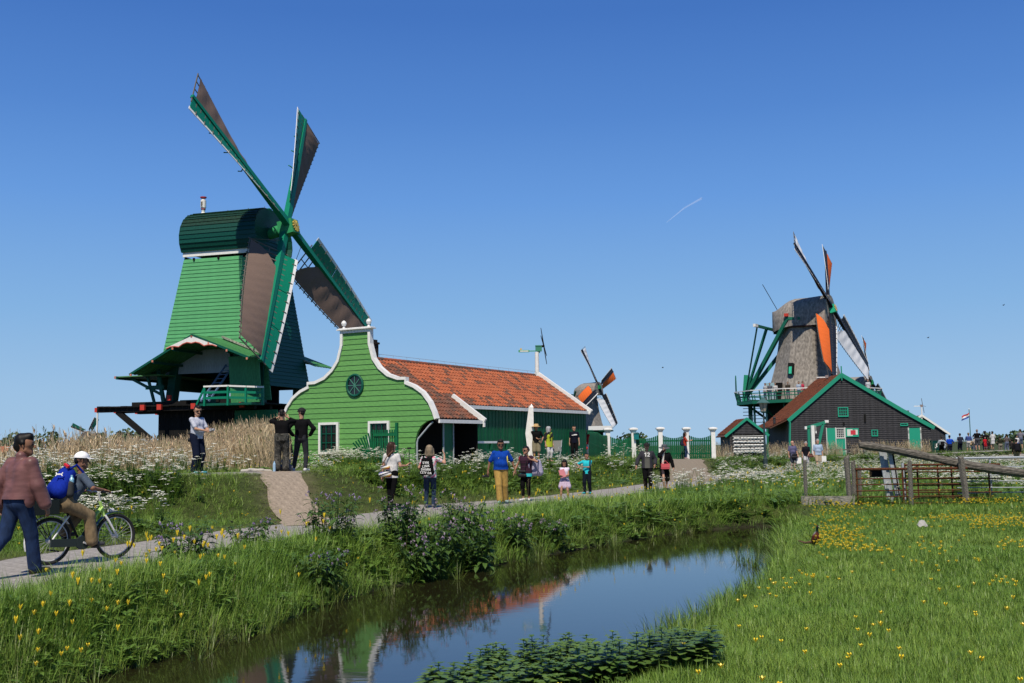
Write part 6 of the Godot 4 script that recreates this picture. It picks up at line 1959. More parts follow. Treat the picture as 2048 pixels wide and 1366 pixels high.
func make_templates() -> void:
	var e := []
	e.append(caps1([0, 0.035, -0.03, 0.085, 0, 0.035, 0.015, 0.082]))
	e.append(caps1([0, -0.01, 0.025, 0.068, 0, -0.06, 0.035, 0.052]))
	e.append(caps1([0, -0.095, 0.06, 0.024]))
	e.append(caps1([-0.045, -0.06, 0.01, 0.028, -0.012, -0.095, 0.055, 0.024]))
	e.append(caps1([0.045, -0.06, 0.01, 0.028, 0.012, -0.095, 0.055, 0.024]))
	e.append(caps1([0, -0.05, -0.03, 0.055, 0, -0.13, -0.02, 0.052]))
	head_t = net_mb(e, 0.009, 0.03)
	e = []
	e.append(caps1([0, 0.012, 0.092, 0.009, 0, -0.026, 0.112, 0.014]))
	e.append(caps1([-0.04, 0.024, 0.078, 0.010, -0.012, 0.024, 0.088, 0.009]))
	e.append(caps1([0.04, 0.024, 0.078, 0.010, 0.012, 0.024, 0.088, 0.009]))
	e.append(caps1([-0.02, -0.054, 0.081, 0.007, 0.02, -0.054, 0.081, 0.007]))
	e.append(caps1([-0.016, -0.066, 0.080, 0.007, 0.016, -0.066, 0.080, 0.007]))
	e.append(caps1([-0.083, 0.015, -0.012, 0.014, -0.078, -0.025, -0.006, 0.010]))
	e.append(caps1([0.083, 0.015, -0.012, 0.014, 0.078, -0.025, -0.006, 0.010]))
	e.append(caps1([-0.031, 0.006, 0.075, 0.012]))
	e.append(caps1([0.031, 0.006, 0.075, 0.012]))
	head_t.add(net_mb(e, 0.006, 0.006))
	for i in head_t.v.size():
		var p := head_t.v[i]
		if p.z > 0.078 and absf(absf(p.x) - 0.031) < 0.013 and absf(p.y - 0.006) < 0.009: head_t.c[i] = Color(0.12, 0.10, 0.10)
		elif p.z > 0.078 and absf(p.y - 0.06) < 0.011 + 0.0 and absf(p.x) < 0.0: head_t.c[i] = Color.WHITE
		elif p.z > 0.076 and absf(p.x) < 0.026 and absf(p.y + 0.060) < 0.012: head_t.c[i] = Color(0.75, 0.42, 0.42)
		elif p.z > 0.07 and absf(absf(p.x) - 0.028) < 0.018 and absf(p.y - 0.031) < 0.006: head_t.c[i] = Color(0.18, 0.14, 0.12)
	# relaxed right hand: wrist at the origin, fingers down -y, palm towards +x, thumb forward +z
	e = []
	e.append(caps1([0, 0, 0.0, 0.024, 0, -0.03, 0.0, 0.022]))
	for f in [[-0.028, 0.010], [-0.010, 0.012], [0.009, 0.012], [0.027, 0.011]]:
		e.append(caps1([0, -0.02, f[0] * 0.6, 0.017, 0.002, -0.085, f[0], 0.013]))
	var len4 := [0.058, 0.072, 0.076, 0.066]
	var k4 := [-0.028, -0.010, 0.009, 0.027]
	for i in 4:
		var l: float = len4[i]
		var z: float = k4[i]
		e.append(caps1([0.002, -0.088, z, 0.0095, 0.012, -0.088 - l * 0.52, z * 1.08, 0.0085]))
		e.append(caps1([0.012, -0.088 - l * 0.52, z * 1.08, 0.0085, 0.036, -0.088 - l * 0.92, z * 1.05, 0.007]))
	e.append(caps1([0.004, -0.025, 0.022, 0.015, 0.016, -0.062, 0.052, 0.011]))
	e.append(caps1([0.016, -0.062, 0.052, 0.0105, 0.026, -0.098, 0.055, 0.008]))
	hand_t = net_mb(e, 0.0055, 0.007)
	var H := func(called: String, list: Array, cell: float, kk: float):
		var g := []
		for q in list: g.append(caps1(q))
		hair_t[called] = net_mb(g, cell, kk)
	H.call("short", [[0, 0.055, -0.035, 0.083, 0, 0.07, 0.025, 0.066], [0, 0.0, -0.062, 0.062], [-0.062, 0.035, -0.015, 0.032], [0.062, 0.035, -0.015, 0.032], [0, 0.1, 0.05, 0.035]], 0.011, 0.02)
	H.call("full", [[0, 0.065, -0.035, 0.092, 0, 0.085, 0.025, 0.072], [0, 0.0, -0.07, 0.07], [0, -0.04, -0.06, 0.05], [-0.07, 0.03, -0.015, 0.034], [0.07, 0.03, -0.015, 0.034], [-0.03, 0.115, 0.06, 0.032, 0.035, 0.12, 0.055, 0.03]], 0.011, 0.02)
	H.call("long", [[0, 0.055, -0.03, 0.09, 0, 0.065, 0.025, 0.074], [0, 0.0, -0.06, 0.075, 0, -0.17, -0.075, 0.07], [0, -0.17, -0.075, 0.07, -0.02, -0.36, -0.08, 0.035], [-0.07, 0.03, 0.0, 0.035, -0.075, -0.14, -0.02, 0.03], [0.07, 0.03, 0.0, 0.035, 0.075, -0.14, -0.02, 0.03]], 0.014, 0.025)
	H.call("bob", [[0, 0.06, -0.03, 0.1, 0, 0.07, 0.02, 0.082], [0, 0.0, -0.05, 0.095, 0, -0.1, -0.05, 0.085], [-0.08, 0.03, 0.005, 0.042, -0.095, -0.11, 0.0, 0.045], [0.08, 0.03, 0.005, 0.042, 0.095, -0.11, 0.0, 0.045], [-0.04, -0.14, -0.06, 0.05, 0.04, -0.15, -0.06, 0.05]], 0.014, 0.025)
	H.call("bun", [[0, 0.055, -0.035, 0.088, 0, 0.065, 0.025, 0.07], [0, 0.0, -0.06, 0.068], [0, 0.02, -0.12, 0.045], [-0.066, 0.03, -0.01, 0.03], [0.066, 0.03, -0.01, 0.03]], 0.012, 0.02)
	H.call("bald", [[0, -0.01, -0.06, 0.062], [-0.06, 0.0, -0.02, 0.03], [0.06, 0.0, -0.02, 0.03]], 0.012, 0.02)

func bend(a: Vector3, b: Vector3, l0: float, l1: float, pole: Vector3) -> Array: # two-bone reach: [joint, end]
	var d := b - a
	var L := clampf(d.length(), absf(l0 - l1) + 0.01, l0 + l1 - 0.002)
	var u := d.normalized()
	var x := (l0 * l0 - l1 * l1 + L * L) / (2 * L)
	var h := sqrt(maxf(l0 * l0 - x * x, 0))
	var p := (pole - u * pole.dot(u)).normalized()
	return [a + u * x + p * h, a + u * L]

# all lengths for a 1.75 m figure facing +z with its left at +x
func person(label: String, at: Vector3, turn: float, o: Dictionary) -> Node3D:
	var h: float = o.get("h", 1.75)
	var s := h / 1.75
	var cell: float = o.get("cell", 0.024)
	var root := thing("person", label, "person", at, turn, o.get("group", ""))
	var skin: Array = o.get("skin", [0.42, 0.24, 0.16])
	var fat: float = o.get("fat", 1.0)
	var hipd: Vector3 = o.get("hip", Vector3.ZERO)
	var lean: Vector3 = o.get("lean", Vector3.ZERO)
	var pelvis := Vector3(0, 0.93, 0) + hipd
	var waist := Vector3(0, 1.08, 0) + hipd + lean * 0.35
	var chest := Vector3(0, 1.27, 0) + hipd + lean * 0.75
	var neck := Vector3(0, 1.45, -0.01) + hipd + lean
	var head: Vector3 = Vector3(0, 1.615, 0.015) + hipd + lean * 1.15 + o.get("head_at", Vector3.ZERO)
	var sh: float = o.get("shoulder", 0.185)
	var J := {}
	for k in ["l", "r"]:
		var g := 1.0 if k == "l" else -1.0
		var yaw: float = deg_to_rad(o.get("twist", 0.0))
		J["s" + k] = chest + Vector3(sh * g, 0.118, -0.01).rotated(Vector3.UP, yaw)
		J["h" + k] = pelvis + Vector3(0.088 * g, -0.02, 0)
		var wt: Vector3 = o.get("w" + k, Vector3(0.255 * g, 0.86, 0.05))
		var ep: Vector3 = o.get("e" + k, Vector3(0.55 * g, 0, -1))
		var ar := bend(J["s" + k], wt, 0.285, 0.255, ep)
		J["e" + k] = ar[0]; J["w" + k] = ar[1]
		var an: Vector3 = o.get("a" + k, Vector3(0.1 * g, 0.085, 0.0))
		var lg := bend(J["h" + k], an, 0.425, 0.42, o.get("k" + k, Vector3(0.12 * g, 0, 1)))
		J["k" + k] = lg[0]; J["a" + k] = lg[1]
		var td: Vector3 = o.get("t" + k, Vector3(0.05 * g, -0.045, 0.165)) # toe from ankle
		J["t" + k] = J["a" + k] + td
	var far: bool = cell > 0.034
	var sc := func(list: Array) -> Array:
		var q := []
		for b in list: q.append([(b[0] as Vector3) * s, (b[1] as Vector3) * s, b[2] * s, b[3] * s])
		return q
	# --- skin
	var sk := [[neck + Vector3(0, -0.06, 0), head + Vector3(0, -0.06, -0.02), 0.055, 0.05], [chest + Vector3(-0.09, 0.06, 0), chest + Vector3(0.09, 0.06, 0), 0.07, 0.07], [chest, pelvis, 0.085, 0.09]]
	for k in ["l", "r"]:
		sk.append_array([[J["s" + k], J["e" + k], 0.045, 0.037], [J["e" + k], J["w" + k], 0.037, 0.025], [J["h" + k], J["k" + k], 0.072, 0.05], [J["k" + k], J["k" + k].lerp(J["a" + k], 0.35), 0.049, 0.05], [J["k" + k].lerp(J["a" + k], 0.35), J["a" + k], 0.05, 0.032], [J["a" + k] + Vector3(0, -0.03, -0.01), J["t" + k], 0.034, 0.024]])
		if far: sk.append([J["w" + k], J["w" + k] + (J["w" + k] - J["e" + k]).normalized() * 0.1, 0.035, 0.03])
	var body := net_mb(sc.call(sk), cell, 0.03 * s)
	var hb := Basis.from_euler(Vector3(deg_to_rad(o.get("nod", 0.0)), deg_to_rad(o.get("look", 0.0)), 0)) * s * 1.04
	var ht := Transform3D(hb, head * s)
	if far:
		body.add(net_mb(sc.call([[head + Vector3(0, 0.03, -0.02), head + Vector3(0, 0.02, 0.02), 0.088, 0.085], [head, head + hb * Vector3(0, -0.09, 0.05) / s, 0.07, 0.035]]), cell * 0.8, 0.03))
	else:
		body.add(head_t, ht)
		for k in ["l", "r"]:
			var fd: Vector3 = (J["w" + k] - J["e" + k]).normalized()
			fd = o.get("f" + k, fd)
			var g := 1.0 if k == "l" else -1.0
			var th: Vector3 = o.get("th" + k, Vector3(0, 0, 1) + Vector3(-g * 0.3, 0, 0))
			var y := -fd
			var z := (th - y * th.dot(y)).normalized()
			var x := y.cross(z)
			var b := Basis(x, y, z)
			if k == "l": b = Basis(x * -1.0, y, z)
			body.add(hand_t, Transform3D(b * s, J["w" + k] * s))
	var sm := mat(skin[0], skin[1], skin[2], 0.6)
	obj("body", body, sm, root)
	# --- garments
	var top: Dictionary = o.get("top", {})
	if top:
		var t: float = 0.022 + top.get("loose", 0.0)
		var hem: float = top.get("hem", 0.86)
		var drop := Vector3(0, hem - 0.93, 0)
		var bl: float = o.get("belly", 0.0)
		var list := [[chest + Vector3(-0.085, 0.05, 0), chest + Vector3(0.085, 0.05, 0), 0.078 + t, 0.078 + t], [chest + Vector3(-0.07, 0, 0.01), waist + Vector3(-0.065, 0, 0.0), (0.098 + t) * fat, (0.085 + t) * fat], [chest + Vector3(0.07, 0, 0.01), waist + Vector3(0.065, 0, 0), (0.098 + t) * fat, (0.085 + t) * fat],
			[waist + Vector3(-0.065, 0, 0), pelvis + Vector3(-0.065, drop.y - 0.04, 0), (0.085 + t) * fat, (0.105 + t) * fat], [waist + Vector3(0.065, 0, 0), pelvis + Vector3(0.065, drop.y - 0.04, 0), (0.085 + t) * fat, (0.105 + t) * fat], [waist, pelvis + Vector3(0, drop.y - 0.04, 0), (0.09 + t) * fat, (0.11 + t) * fat], [neck + Vector3(0, -0.05, 0), neck + Vector3(0, -0.02, 0), 0.062, 0.058]]
		if bl > 0: list.append([waist + Vector3(-0.04, 0.02, 0.05), waist + Vector3(0.04, 0.0, 0.05), 0.10 + bl, 0.10 + bl])
		var sl: float = top.get("sleeve", 0.5) # 0..1 upper arm, 1..2 forearm
		for k in ["l", "r"]:
			list.append([chest + Vector3(0.1 * (1 if k == "l" else -1), 0.09, 0), J["s" + k], 0.062 + t * 0.5, 0.044 + t * 0.7])
			if sl > 0: list.append([J["s" + k], J["s" + k].lerp(J["e" + k], minf(sl, 1.0)), 0.044 + t * 0.75, 0.04 + t * 0.9])
			if sl > 1: list.append([J["e" + k], J["e" + k].lerp(J["w" + k], minf(sl - 1.0, 0.97)), 0.040 + t, 0.03 + t])
		if top.get("collar", false): list.append([neck + Vector3(0, -0.01, -0.02), neck + Vector3(0, 0.03, -0.025), 0.07, 0.066])
		var mm := net_mb(sc.call(list), cell, 0.03 * s)
		var cut: float = (hem + hipd.y) * s
		for i in mm.v.size():
			if mm.v[i].y < cut and absf(mm.v[i].x) < 0.26 * s * maxf(1.0, fat) and not (sl > 1 and absf(mm.v[i].x) > 0.215 * s): mm.v[i].y = cut
		if top.has("paint"):
			for i in mm.v.size(): mm.c[i] = top.paint.call(mm.v[i] / s, mm.n[i])
		var gm: StandardMaterial3D = top.mat if top.has("mat") else cloth(top.c[0], top.c[1], top.c[2])
		obj(top.get("name", "shirt"), mm, gm, root)
	var leg: Dictionary = o.get("legs", {})
	if leg:
		var t: float = 0.014 + leg.get("loose", 0.0)
		var kind: String = leg.get("name", "trousers")
		var list := []
		if kind == "skirt" or kind == "dress":
			var hem: float = leg.get("hem", 0.5)
			var fl: float = leg.get("flare", 0.1)
			for q in [-1.0, 0.0, 1.0]:
				list.append([pelvis + Vector3(0.06 * q, 0.1, 0), Vector3(pelvis.x + (0.06 + fl) * q, hem + 0.09, pelvis.z), 0.095, 0.10 + fl * 0.3])
		else:
			list.append([pelvis + Vector3(-0.07, 0.06, -0.01), pelvis + Vector3(0.07, 0.06, -0.01), 0.092 * fat + t, 0.092 * fat + t])
			list.append([pelvis + Vector3(-0.06, -0.02, -0.015), pelvis + Vector3(0.06, -0.02, -0.015), 0.1 + t, 0.1 + t])
			var ln: float = leg.get("len", 2.0) # 1 = knee, 2 = ankle
			for k in ["l", "r"]:
				list.append([J["h" + k], J["h" + k].lerp(J["k" + k], minf(ln, 1.0)), 0.085 + t, 0.058 + t + leg.get("wide", 0.0)])
				if ln > 1: list.append([J["k" + k], J["k" + k].lerp(J["a" + k], minf(ln - 1.0, 1.0) * 0.98), 0.055 + t, 0.042 + t + leg.get("cuff", 0.0)])
		var mm := net_mb(sc.call(list), cell, 0.025 * s)
		if leg.has("paint"):
			for i in mm.v.size(): mm.c[i] = leg.paint.call(mm.v[i] / s, mm.n[i])
		obj(kind, mm, leg.mat if leg.has("mat") else cloth(leg.c[0], leg.c[1], leg.c[2]), root)
	var shoe: Array = o.get("shoe", [])
	if shoe:
		for k in ["l", "r"]:
			var an: Vector3 = J["a" + k]
			var td: Vector3 = J["t" + k]
			var dir: Vector3 = ((td - an) * Vector3(1, 0, 1)).normalized()
			var mm := net_mb(sc.call([[an + Vector3(0, -0.015, 0), an + Vector3(0, -0.045, -0.0) - dir * 0.03, 0.043, 0.042], [an + Vector3(0, -0.042, 0) - dir * 0.03, td + dir * 0.02 + Vector3(0, -0.004, 0), 0.042, 0.035]]), minf(cell, 0.022), 0.02)
			if o.has("sole"):
				var lowy: float = minf(an.y, td.y) * s - 0.045 * s
				for i in mm.v.size():
					if mm.v[i].y < lowy: mm.c[i] = o.sole
			obj("shoe", mm, mat(shoe[0], shoe[1], shoe[2], 0.6), root)
	if o.has("hair"):
		var hm := mat(o.hair[1], o.hair[2], o.hair[3], 0.55, Vector3(14, 3, 14), 0.5)
		var q := MB.new()
		if far: q = net_mb(sc.call([[head + Vector3(0, 0.055, -0.03), head + Vector3(0, 0.07, 0.02), 0.09, 0.075], [head + Vector3(0, 0, -0.06), head + Vector3(0, -0.02 if o.hair[0] != "long" else -0.2, -0.06), 0.07, 0.06]]), cell * 0.8, 0.02)
		else: q.add(hair_t[o.hair[0]], ht)
		obj("hair", q, hm, root)
	if o.has("hat"):
		var q := MB.new()
		var hk: String = o.hat[0]
		var crown := []
		var rr := 0.112
		for i in 7: crown.append(Vector2(rr * cos(PI / 2 * i / 6.0), 0.045 + 0.105 * sin(PI / 2 * i / 6.0)))
		crown[6].x = 0
		if hk == "cap":
			q.lathe(crown, 16, Vector3(0, 0, -0.01), Basis(), true, 1.08)
			for i in 8:
				var a0 := PI * (0.12 + 0.76 * i / 8.0); var a1 := PI * (0.12 + 0.76 * (i + 1) / 8.0)
				var p := [Vector3(cos(a0) * 0.105, 0.05, sin(a0) * 0.11), Vector3(cos(a1) * 0.105, 0.05, sin(a1) * 0.11), Vector3(cos(a1) * 0.10, 0.035, sin(a1) * 0.19), Vector3(cos(a0) * 0.10, 0.035, sin(a0) * 0.19)]
				sheet(q, p[3], p[2], p[1], p[0], 0.006)
		else:
			var br: float = 0.2 if hk == "brim" else 0.19
			q.lathe([Vector2(0.1, 0.03), Vector2(br, 0.02), Vector2(br + 0.01, 0.03), Vector2(0.112, 0.055), Vector2(0.105, 0.12), Vector2(0.09, 0.15), Vector2(0, 0.155)], 18, Vector3(0, 0, -0.01))
		var w := MB.new(); w.add(q, ht)
		obj("hat", w, mat(o.hat[1], o.hat[2], o.hat[3], 0.8), root)
	if o.has("glasses"):
		var q := MB.new()
		for g in [-1.0, 1.0]:
			q.box(Vector3(0.032 * g, 0.006, 0.092), Vector3(0.052, 0.036, 0.012), Basis(Vector3.UP, 0.25 * g))
			q.beam(Vector3(0.06 * g, 0.012, 0.082), Vector3(0.084 * g, 0.012, -0.01), 0.006, 0.012)
		var w := MB.new(); w.add(q, ht)
		obj("sunglasses", w, mat(0.01, 0.01, 0.012, 0.15), root)
	root.set_meta("J", J); root.set_meta("s", s)
	return root

func backpack(called: String, label: String, who: Node3D, c: Array, size: Vector3, at: Vector3, tilt := 0.0) -> Node3D:
	var s: float = who.get_meta("s")
	var o := thing(called, label, "backpack", who.position + who.basis * (at * s))
	o.rotation = who.rotation
	var q := net_mb([[Vector3(-size.x * 0.28, -size.y * 0.3, 0), Vector3(-size.x * 0.2, size.y * 0.3, 0.02), size.z * 0.5, size.z * 0.4], [Vector3(size.x * 0.28, -size.y * 0.3, 0), Vector3(size.x * 0.2, size.y * 0.3, 0.02), size.z * 0.5, size.z * 0.4], [Vector3(0, -size.y * 0.2, -size.z * 0.22), Vector3(0, 0, -size.z * 0.15), size.z * 0.42, size.z * 0.35]], 0.02, 0.06)
	var w := MB.new(); w.add(q, Transform3D(Basis(Vector3.RIGHT, tilt), Vector3.ZERO))
	obj("bag_body", w, cloth(c[0], c[1], c[2]), o)
	for g in [-1.0, 1.0]:
		var st := MB.new()
		st.tube([Vector3(0.1 * g, size.y * 0.35, 0.03), Vector3(0.115 * g, size.y * 0.52, 0.16), Vector3(0.12 * g, size.y * 0.2, 0.30), Vector3(0.14 * g, -size.y * 0.25, 0.2), Vector3(0.13 * g, -size.y * 0.4, 0.04)], 0.018, 6)
		obj("strap", st, cloth(c[0] * 0.8, c[1] * 0.8, c[2] * 0.8), o)
	for k in o.get_children():
		k.position = Vector3.ZERO
	return o

# ---------------------------------------------------------------- everyone in the picture, and what they carry
func hang(called: String, label: String, category: String, who: Node3D, at: Vector3, m: MB, material: Material, part := "body", turn := 0.0) -> Node3D:
	var s: float = who.get_meta("s")
	var o := thing(called, label, category, who.position + who.basis * (at * s))
	o.rotation.y = who.rotation.y + deg_to_rad(turn)
	obj(part, m, material, o)
	return o

func blob(list: Array, cell := 0.02, k := 0.03) -> MB:
	var g := []
	for q in list: g.append(caps1(q))
	return net_mb(g, cell, k)

func lettering(text: String, size: float, m: Material, parent: Node, at: Vector3, b := Basis(), called := "lettering") -> void:
	var t := TextMesh.new()
	var f := SystemFont.new()
	f.font_names = PackedStringArray(["Droid Sans"]); f.font_weight = 700
	t.font = f; t.text = text; t.font_size = 32; t.pixel_size = size / 32.0; t.depth = 0.006
	t.material = m
	piece(called, t, parent, at, b)

func build_bike() -> void:
	var o := thing("bicycle", "white and pale green city bicycle ridden by the boy in a white cap", "bicycle", V(-6.5, 0.012, 15.55), 142)
	var R := 0.325
	var WB := 1.02
	var rub := mat(0.02, 0.02, 0.021, 0.85)
	var alu := mat(0.45, 0.46, 0.47, 0.35)
	var white := mat(0.72, 0.72, 0.70, 0.35)
	var green := mat(0.40, 0.62, 0.16, 0.35)
	var black := mat(0.012, 0.013, 0.014, 0.5)
	for z in [0.0, WB]:
		var w := Node3D.new(); w.name = "wheel"; o.add_child(w, true); w.position = Vector3(0, R, z)
		for q in [["tyre", R - 0.02, 0.024, rub], ["rim", R - 0.05, 0.008, alu]]:
			var m := MB.new(); var pts := []
			for i in 49: pts.append(Vector3(0, cos(TAU * i / 48) * q[1], sin(TAU * i / 48) * q[1]))
			m.tube(pts, q[2], 8, false); obj(q[0], m, q[3], w)
		var m := MB.new()
		for i in 28:
			var t := TAU * i / 28
			m.tube([Vector3(0.03 if i % 2 else -0.03, cos(t + 0.3) * 0.03, sin(t + 0.3) * 0.03), Vector3(0, cos(t) * (R - 0.05), sin(t) * (R - 0.05))], 0.0016, 4, false)
		obj("spokes", m, alu, w)
		m = MB.new(); m.tube([Vector3(-0.05, 0, 0), Vector3(0.05, 0, 0)], 0.032 if z < 0.5 else 0.024, 10); obj("hub", m, alu, w)
	var P := func(y: float, z: float, x := 0.0) -> Vector3: return Vector3(x, y, z)
	var bb: Vector3 = P.call(0.28, 0.46)
	var m := MB.new(); m.tube([bb, P.call(0.62, 0.29), P.call(0.74, 0.245)], 0.018, 8); obj("seat_tube", m, black, o)
	m = MB.new(); m.tube([P.call(0.74, 0.245), P.call(0.82, 0.22)], 0.013, 8); obj("seat_post", m, alu, o)
	m = MB.new()
	for x in [-0.022, 0.022]: m.tube([P.call(0.76, 0.80, x), P.call(0.66, 0.71, x), P.call(0.48, 0.58, x)], 0.016, 8)
	obj("down_tube", m, green, o)
	m = MB.new(); m.tube([P.call(0.48, 0.58), P.call(0.34, 0.49), bb], 0.026, 8); m.tube([P.call(0.62, 0.70), P.call(0.40, 0.55), bb + Vector3(0, 0.02, 0)], 0.02, 8); obj("main_tube", m, mat(0.02, 0.05, 0.05, 0.4), o)
	m = MB.new(); m.tube([P.call(0.84, 0.765), P.call(0.62, 0.835)], 0.024, 8); obj("head_tube", m, green, o)
	for x in [-0.06, 0.06]:
		m = MB.new(); m.tube([P.call(0.64, 0.83, x * 0.6), P.call(0.55, 0.88, x), P.call(0.36, 0.995, x), P.call(R, WB, x)], [0.017, 0.017, 0.013, 0.011], 8); obj("fork_blade", m, white, o)
		m = MB.new(); m.tube([P.call(R, 0.0, x), P.call(0.30, 0.2, x), P.call(0.28, 0.42, x * 0.6)], 0.013, 8); m.tube([P.call(R, 0.0, x), P.call(0.55, 0.16, x), P.call(0.66, 0.27, x * 0.5)], 0.013, 8); obj("rear_stay", m, white, o)
	m = MB.new()
	m.tube([P.call(0.84, 0.765), P.call(0.97, 0.74)], 0.015, 8)
	m.tube([P.call(0.99, 0.62, -0.30), P.call(1.0, 0.70, -0.26), P.call(0.98, 0.78, -0.14), P.call(0.97, 0.75, 0), P.call(0.98, 0.78, 0.14), P.call(1.0, 0.70, 0.26), P.call(0.99, 0.62, 0.30)], 0.012, 8)
	obj("handlebar", m, alu, o)
	for x in [-0.29, 0.29]:
		m = MB.new(); m.tube([P.call(0.99, 0.74, x * 0.97), P.call(0.985, 0.60, x * 1.04)], 0.017, 8); obj("grip", m, black, o)
		m = MB.new(); m.tube([P.call(0.98, 0.82, x * 0.8), P.call(0.955, 0.72, x)], 0.007, 6); obj("brake_lever", m, alu, o)
	m = blob([[0, 0.84, 0.12, 0.03, 0, 0.845, 0.3, 0.025], [-0.06, 0.84, 0.12, 0.035, 0.06, 0.84, 0.12, 0.035]], 0.014, 0.03); obj("saddle", m, black, o)
	# guards
	for q in [[0.0, -0.9, 1.9, white, "rear_guard"], [WB, -1.9, 0.35, mat(0.03, 0.06, 0.09, 0.35), "front_guard"]]:
		m = MB.new(); var pts := []
		for i in 19:
			var t: float = lerpf(q[1], q[2], i / 18.0)
			pts.append(Vector3(0, R + cos(t) * (R + 0.03), q[0] + sin(t) * (R + 0.03) * (1.0 if q[0] > 0.5 else -1.0)))
		for i in 18:
			m.beam(pts[i], pts[i + 1], 0.055, 0.008, ((pts[i] as Vector3) - Vector3(0, R, q[0])).normalized())
		obj(q[4], m, q[3], o)
	# chain case, cranks, pedals
	m = MB.new(); m.beam(P.call(0.30, -0.02, -0.07), P.call(0.275, 0.47, -0.07), 0.03, 0.11); m.tube([P.call(0.275, 0.46, -0.09), P.call(0.275, 0.46, -0.05)], 0.1, 16); obj("chain_case", m, mat(0.025, 0.035, 0.035, 0.4), o)
	m = MB.new(); m.beam(P.call(0.28, 0.46, -0.1), P.call(0.215, 0.61, -0.1), 0.016, 0.025); m.beam(P.call(0.28, 0.46, 0.08), P.call(0.345, 0.31, 0.08), 0.016, 0.025); obj("crank", m, alu, o)
	for q in [[0.205, 0.61, -0.15], [0.345, 0.31, 0.13]]:
		m = MB.new(); m.box(Vector3(q[2], q[0], q[1]), Vector3(0.09, 0.025, 0.07)); obj("pedal", m, black, o)
	# carrier with crate, lamps, stand
	m = MB.new()
	for x in [-0.06, 0.06]:
		m.tube([P.call(0.70, -0.32, x), P.call(0.70, 0.14, x)], 0.007, 6); m.tube([P.call(0.70, -0.12, x), P.call(R, 0, x)], 0.006, 6); m.tube([P.call(0.70, -0.26, x), P.call(R, 0, x)], 0.006, 6)
	for z in [-0.3, -0.15, 0.0, 0.12]: m.tube([P.call(0.70, z, -0.07), P.call(0.70, z, 0.07)], 0.006, 6)
	obj("carrier", m, black, o)
	m = MB.new()
	for x in [-0.15, 0.15]: m.box(Vector3(x, 0.80, -0.13), Vector3(0.012, 0.2, 0.36))
	for z in [-0.31, 0.05]: m.box(Vector3(0, 0.80, z), Vector3(0.3, 0.2, 0.012))
	m.box(Vector3(0, 0.71, -0.13), Vector3(0.3, 0.012, 0.36)); obj("crate", m, mat(0.03, 0.04, 0.036, 0.5, Vector3(20, 20, 20), 0.3), o)
	m = MB.new(); m.box(Vector3(0, 0.65, -0.37), Vector3(0.09, 0.07, 0.05)); obj("tail_lamp", m, mat(0.35, 0.01, 0.015, 0.3), o)
	m = MB.new(); m.tube([P.call(0.70, 0.9), P.call(0.70, 0.98)], [0.02, 0.034], 10); obj("head_lamp", m, alu, o)
	m = MB.new(); m.tube([P.call(0.2, 0.03, 0.1), P.call(0.16, 0.22, 0.13)], 0.011, 6); obj("kick_stand", m, black, o)
	m = MB.new()
	for x in [-0.03, 0.03]: m.tube([P.call(0.94, 0.79, x), P.call(0.86, 0.86, x * 1.6), P.call(0.68, 0.90, x)], 0.004, 5)
	obj("cables", m, black, o)

